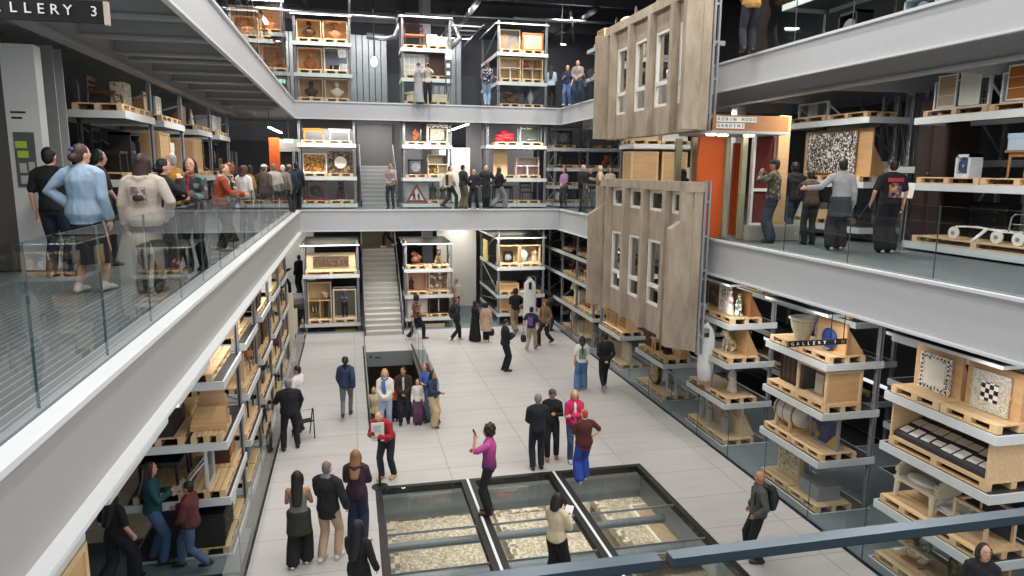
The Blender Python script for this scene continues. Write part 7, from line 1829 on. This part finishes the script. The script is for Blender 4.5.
p = P('person in lilac top near the bottle rack', (564, 207), 168, zz, face=120, arms=('front', 'front'), legs='stand', sex='f', skin='m', top=('tee', '#8c6f94'), bottom=('trousers', '#22222a'), shoes='#222222', hair=('long', '#2a1a18'))
p = P('person in black suit jacket by the bottle rack', (582, 213), 165, zz, face=-160, arms=('front', 'down'), legs='stand', skin='l', top=('jacket', '#141418'), bottom=('trousers', '#1b1c22'), shoes='#1b1b1b', hair=('crop', '#8e7f74'))
p = P('second black jacketed person close to the suit jacket', (590, 210), 168, zz, face=130, arms=('down', 'down'), legs='stand', skin='l', top=('jacket', '#16161c'), bottom=('trousers', '#22232a'), shoes='#1b1b1b', hair=('crop', '#b0a090'))
p = P('person in beige jacket and jeans pointing across', (599, 213), 165, zz, face=60, arms=('reach', 'hip'), legs='ease', skin='l', top=('jacket', '#a8957c'), bottom=('trousers', '#3b5585'), shoes='#cfd0d6', hair=('crop', '#c0a48c'))
p = P('person in cream top partly behind the facade fin', (609, 210), 167, zz, face=150, arms=('phone', 'down'), legs='stand', sex='f', skin='l', top=('long', '#c4b49c'), bottom=('trousers', '#2a2c35'), shoes='#222222', hair=('bob', '#5a3c2c'))
p = person('black haired person in black looking over the lower facade section', (8.75, 17.6, zz), 1.66, -40, ('front', 'front'), 'stand', 'f', 'l', ('long', '#121215'), ('trousers', '#141418'), '#141414', ('long', '#0e0c0d'))
# ---- middle gallery, facade side
p = P('person in patterned jacket, dark cap and wide jeans taking a photo', (770, 243), 156, zz, face=45, arms=('high', 'high'), legs='stand', skin='m', top=('jacket', camo, .9), bottom=('wide', '#202a3c'), shoes='#1c1c20', hair=('cap', '#1c1614', '#1d1d21'))
hold(p, 1, 'phone', 'phone raised by the person in patterned jacket', 'phone')
p = P('person in plain black hoodie and navy trousers', (790, 239), 155, zz, face=-10, arms=('front', 'front'), legs='walk', skin='m', top=('hoodie', '#131316'), bottom=('trousers', '#222a3c'), shoes='#d6d3ce', hair=('short', '#120e0d'))
p = P('person in grey long sleeved top with a jacket tied round the waist', (836, 250), 154, zz, face=-22, arms=('down', 'out'), legs='ease', skin='l', top=('long', '#a4a5a6'), bottom=('wide', '#27272c'), shoes='#cfcac0', hair=('short', '#110d0c'), extra=[('wrap', '#3f4046')])
p = person('person in brown jacket leaning towards the mosaic picture', (9.95, 13.75, zz), 1.66, -15, ('front', 'face'), 'stand', 'f', 'l', ('jacket', '#493a2e'), ('trousers', '#26262c'), '#222222', ('short', '#15100f'), lean=14)
tee = P('person in black tee shirt with a red and gold back print', (885, 253), 157, zz, face=-12, arms=('down', 'loose'), legs='stand', skin='l', top=('tee', '#15151a'), bottom=('wide', '#141419'), shoes='#c9c3ba', hair=('short', '#120e0d'), build=1.12,
        extra=[('print', 'back', '#a82a32', (1.3, 1.37), .14), ('print', 'back', voro(['#15151a', '#8a6a3a', '#5a3a6a', '#b58a4a'], 16, .8), (1.02, 1.28), .11)])
# ---- top gallery
z3 = Z3-.02
p = P('person in blue knitted hat and long pale robe', (419, 104), 64, z3, face=-60, arms=('phone', 'down'), legs='near', sex='f', skin='l', top=('abaya', '#a5a6a8'), bottom=('longskirt', '#9c9da0'), shoes='#3a3a3a', hair=('beanie', '#27348c'))
p = P('person in white top taking a photo beside the blue hat', (428, 104), 65, z3, face=172, arms=('high', 'high'), legs='stand', sex='f', skin='l', top=('long', '#cfc3b4'), bottom=('trousers', '#1b1b20'), shoes='#17171a', hair=('bob', '#5a2c22'))
hold(p, 1, 'phone', 'phone held up on the top gallery beside the blue hat', 'phone')
p = P('person in checked shirt and light jeans on the top gallery', (487, 105), 62, z3, face=-10, arms=('front', 'front'), legs='near', skin='l', top=('jacket', voro(['#2b2f44', '#8a7f86', '#1c1e2a', '#b0aab0'], 18, .9, rnd_=.15)), bottom=('trousers', '#8098b5'), shoes='#b5b0a8', hair=('cap', '#5a3c30', '#a0605a'))
p = P('person in pale blue shirt and black trousers on the top gallery', (551, 107), 66, z3, face=-30, arms=('front', 'front'), legs='ease', sex='f', skin='l', top=('long', '#a8bccb'), bottom=('trousers', '#16161a'), shoes='#1a1a1c', hair=('long', '#1b1312'))
p = P('person in dark blue top and jeans on the top gallery', (567, 106), 65, z3, face=140, arms=('phone', 'loose'), legs='ease', sex='f', skin='l', top=('tee', '#25284a'), bottom=('trousers', '#4c6a98'), shoes='#b9b9bd', hair=('wavy', '#6a3f2c'))
p = P('person in grey top at the end of the top gallery', (577, 103), 68, z3, face=150, arms=('front', 'front'), legs='stand', skin='l', top=('jacket', '#8b8078'), bottom=('trousers', '#2c3a54'), shoes='#222222', hair=('short', '#3a2a22'))
p = person('person in mustard jacket standing at the high glass balustrade', (ony(750, 30, 13.6)[0], 13.6, z3), 1.75, -14, ('front', 'front'), 'ease', 'm', 'l', ('jacket', '#a9803f', .84), ('trousers', '#23262f'), '#1c1c1e', ('short', '#2a1c15'))
print('people', len(PEOPLE))
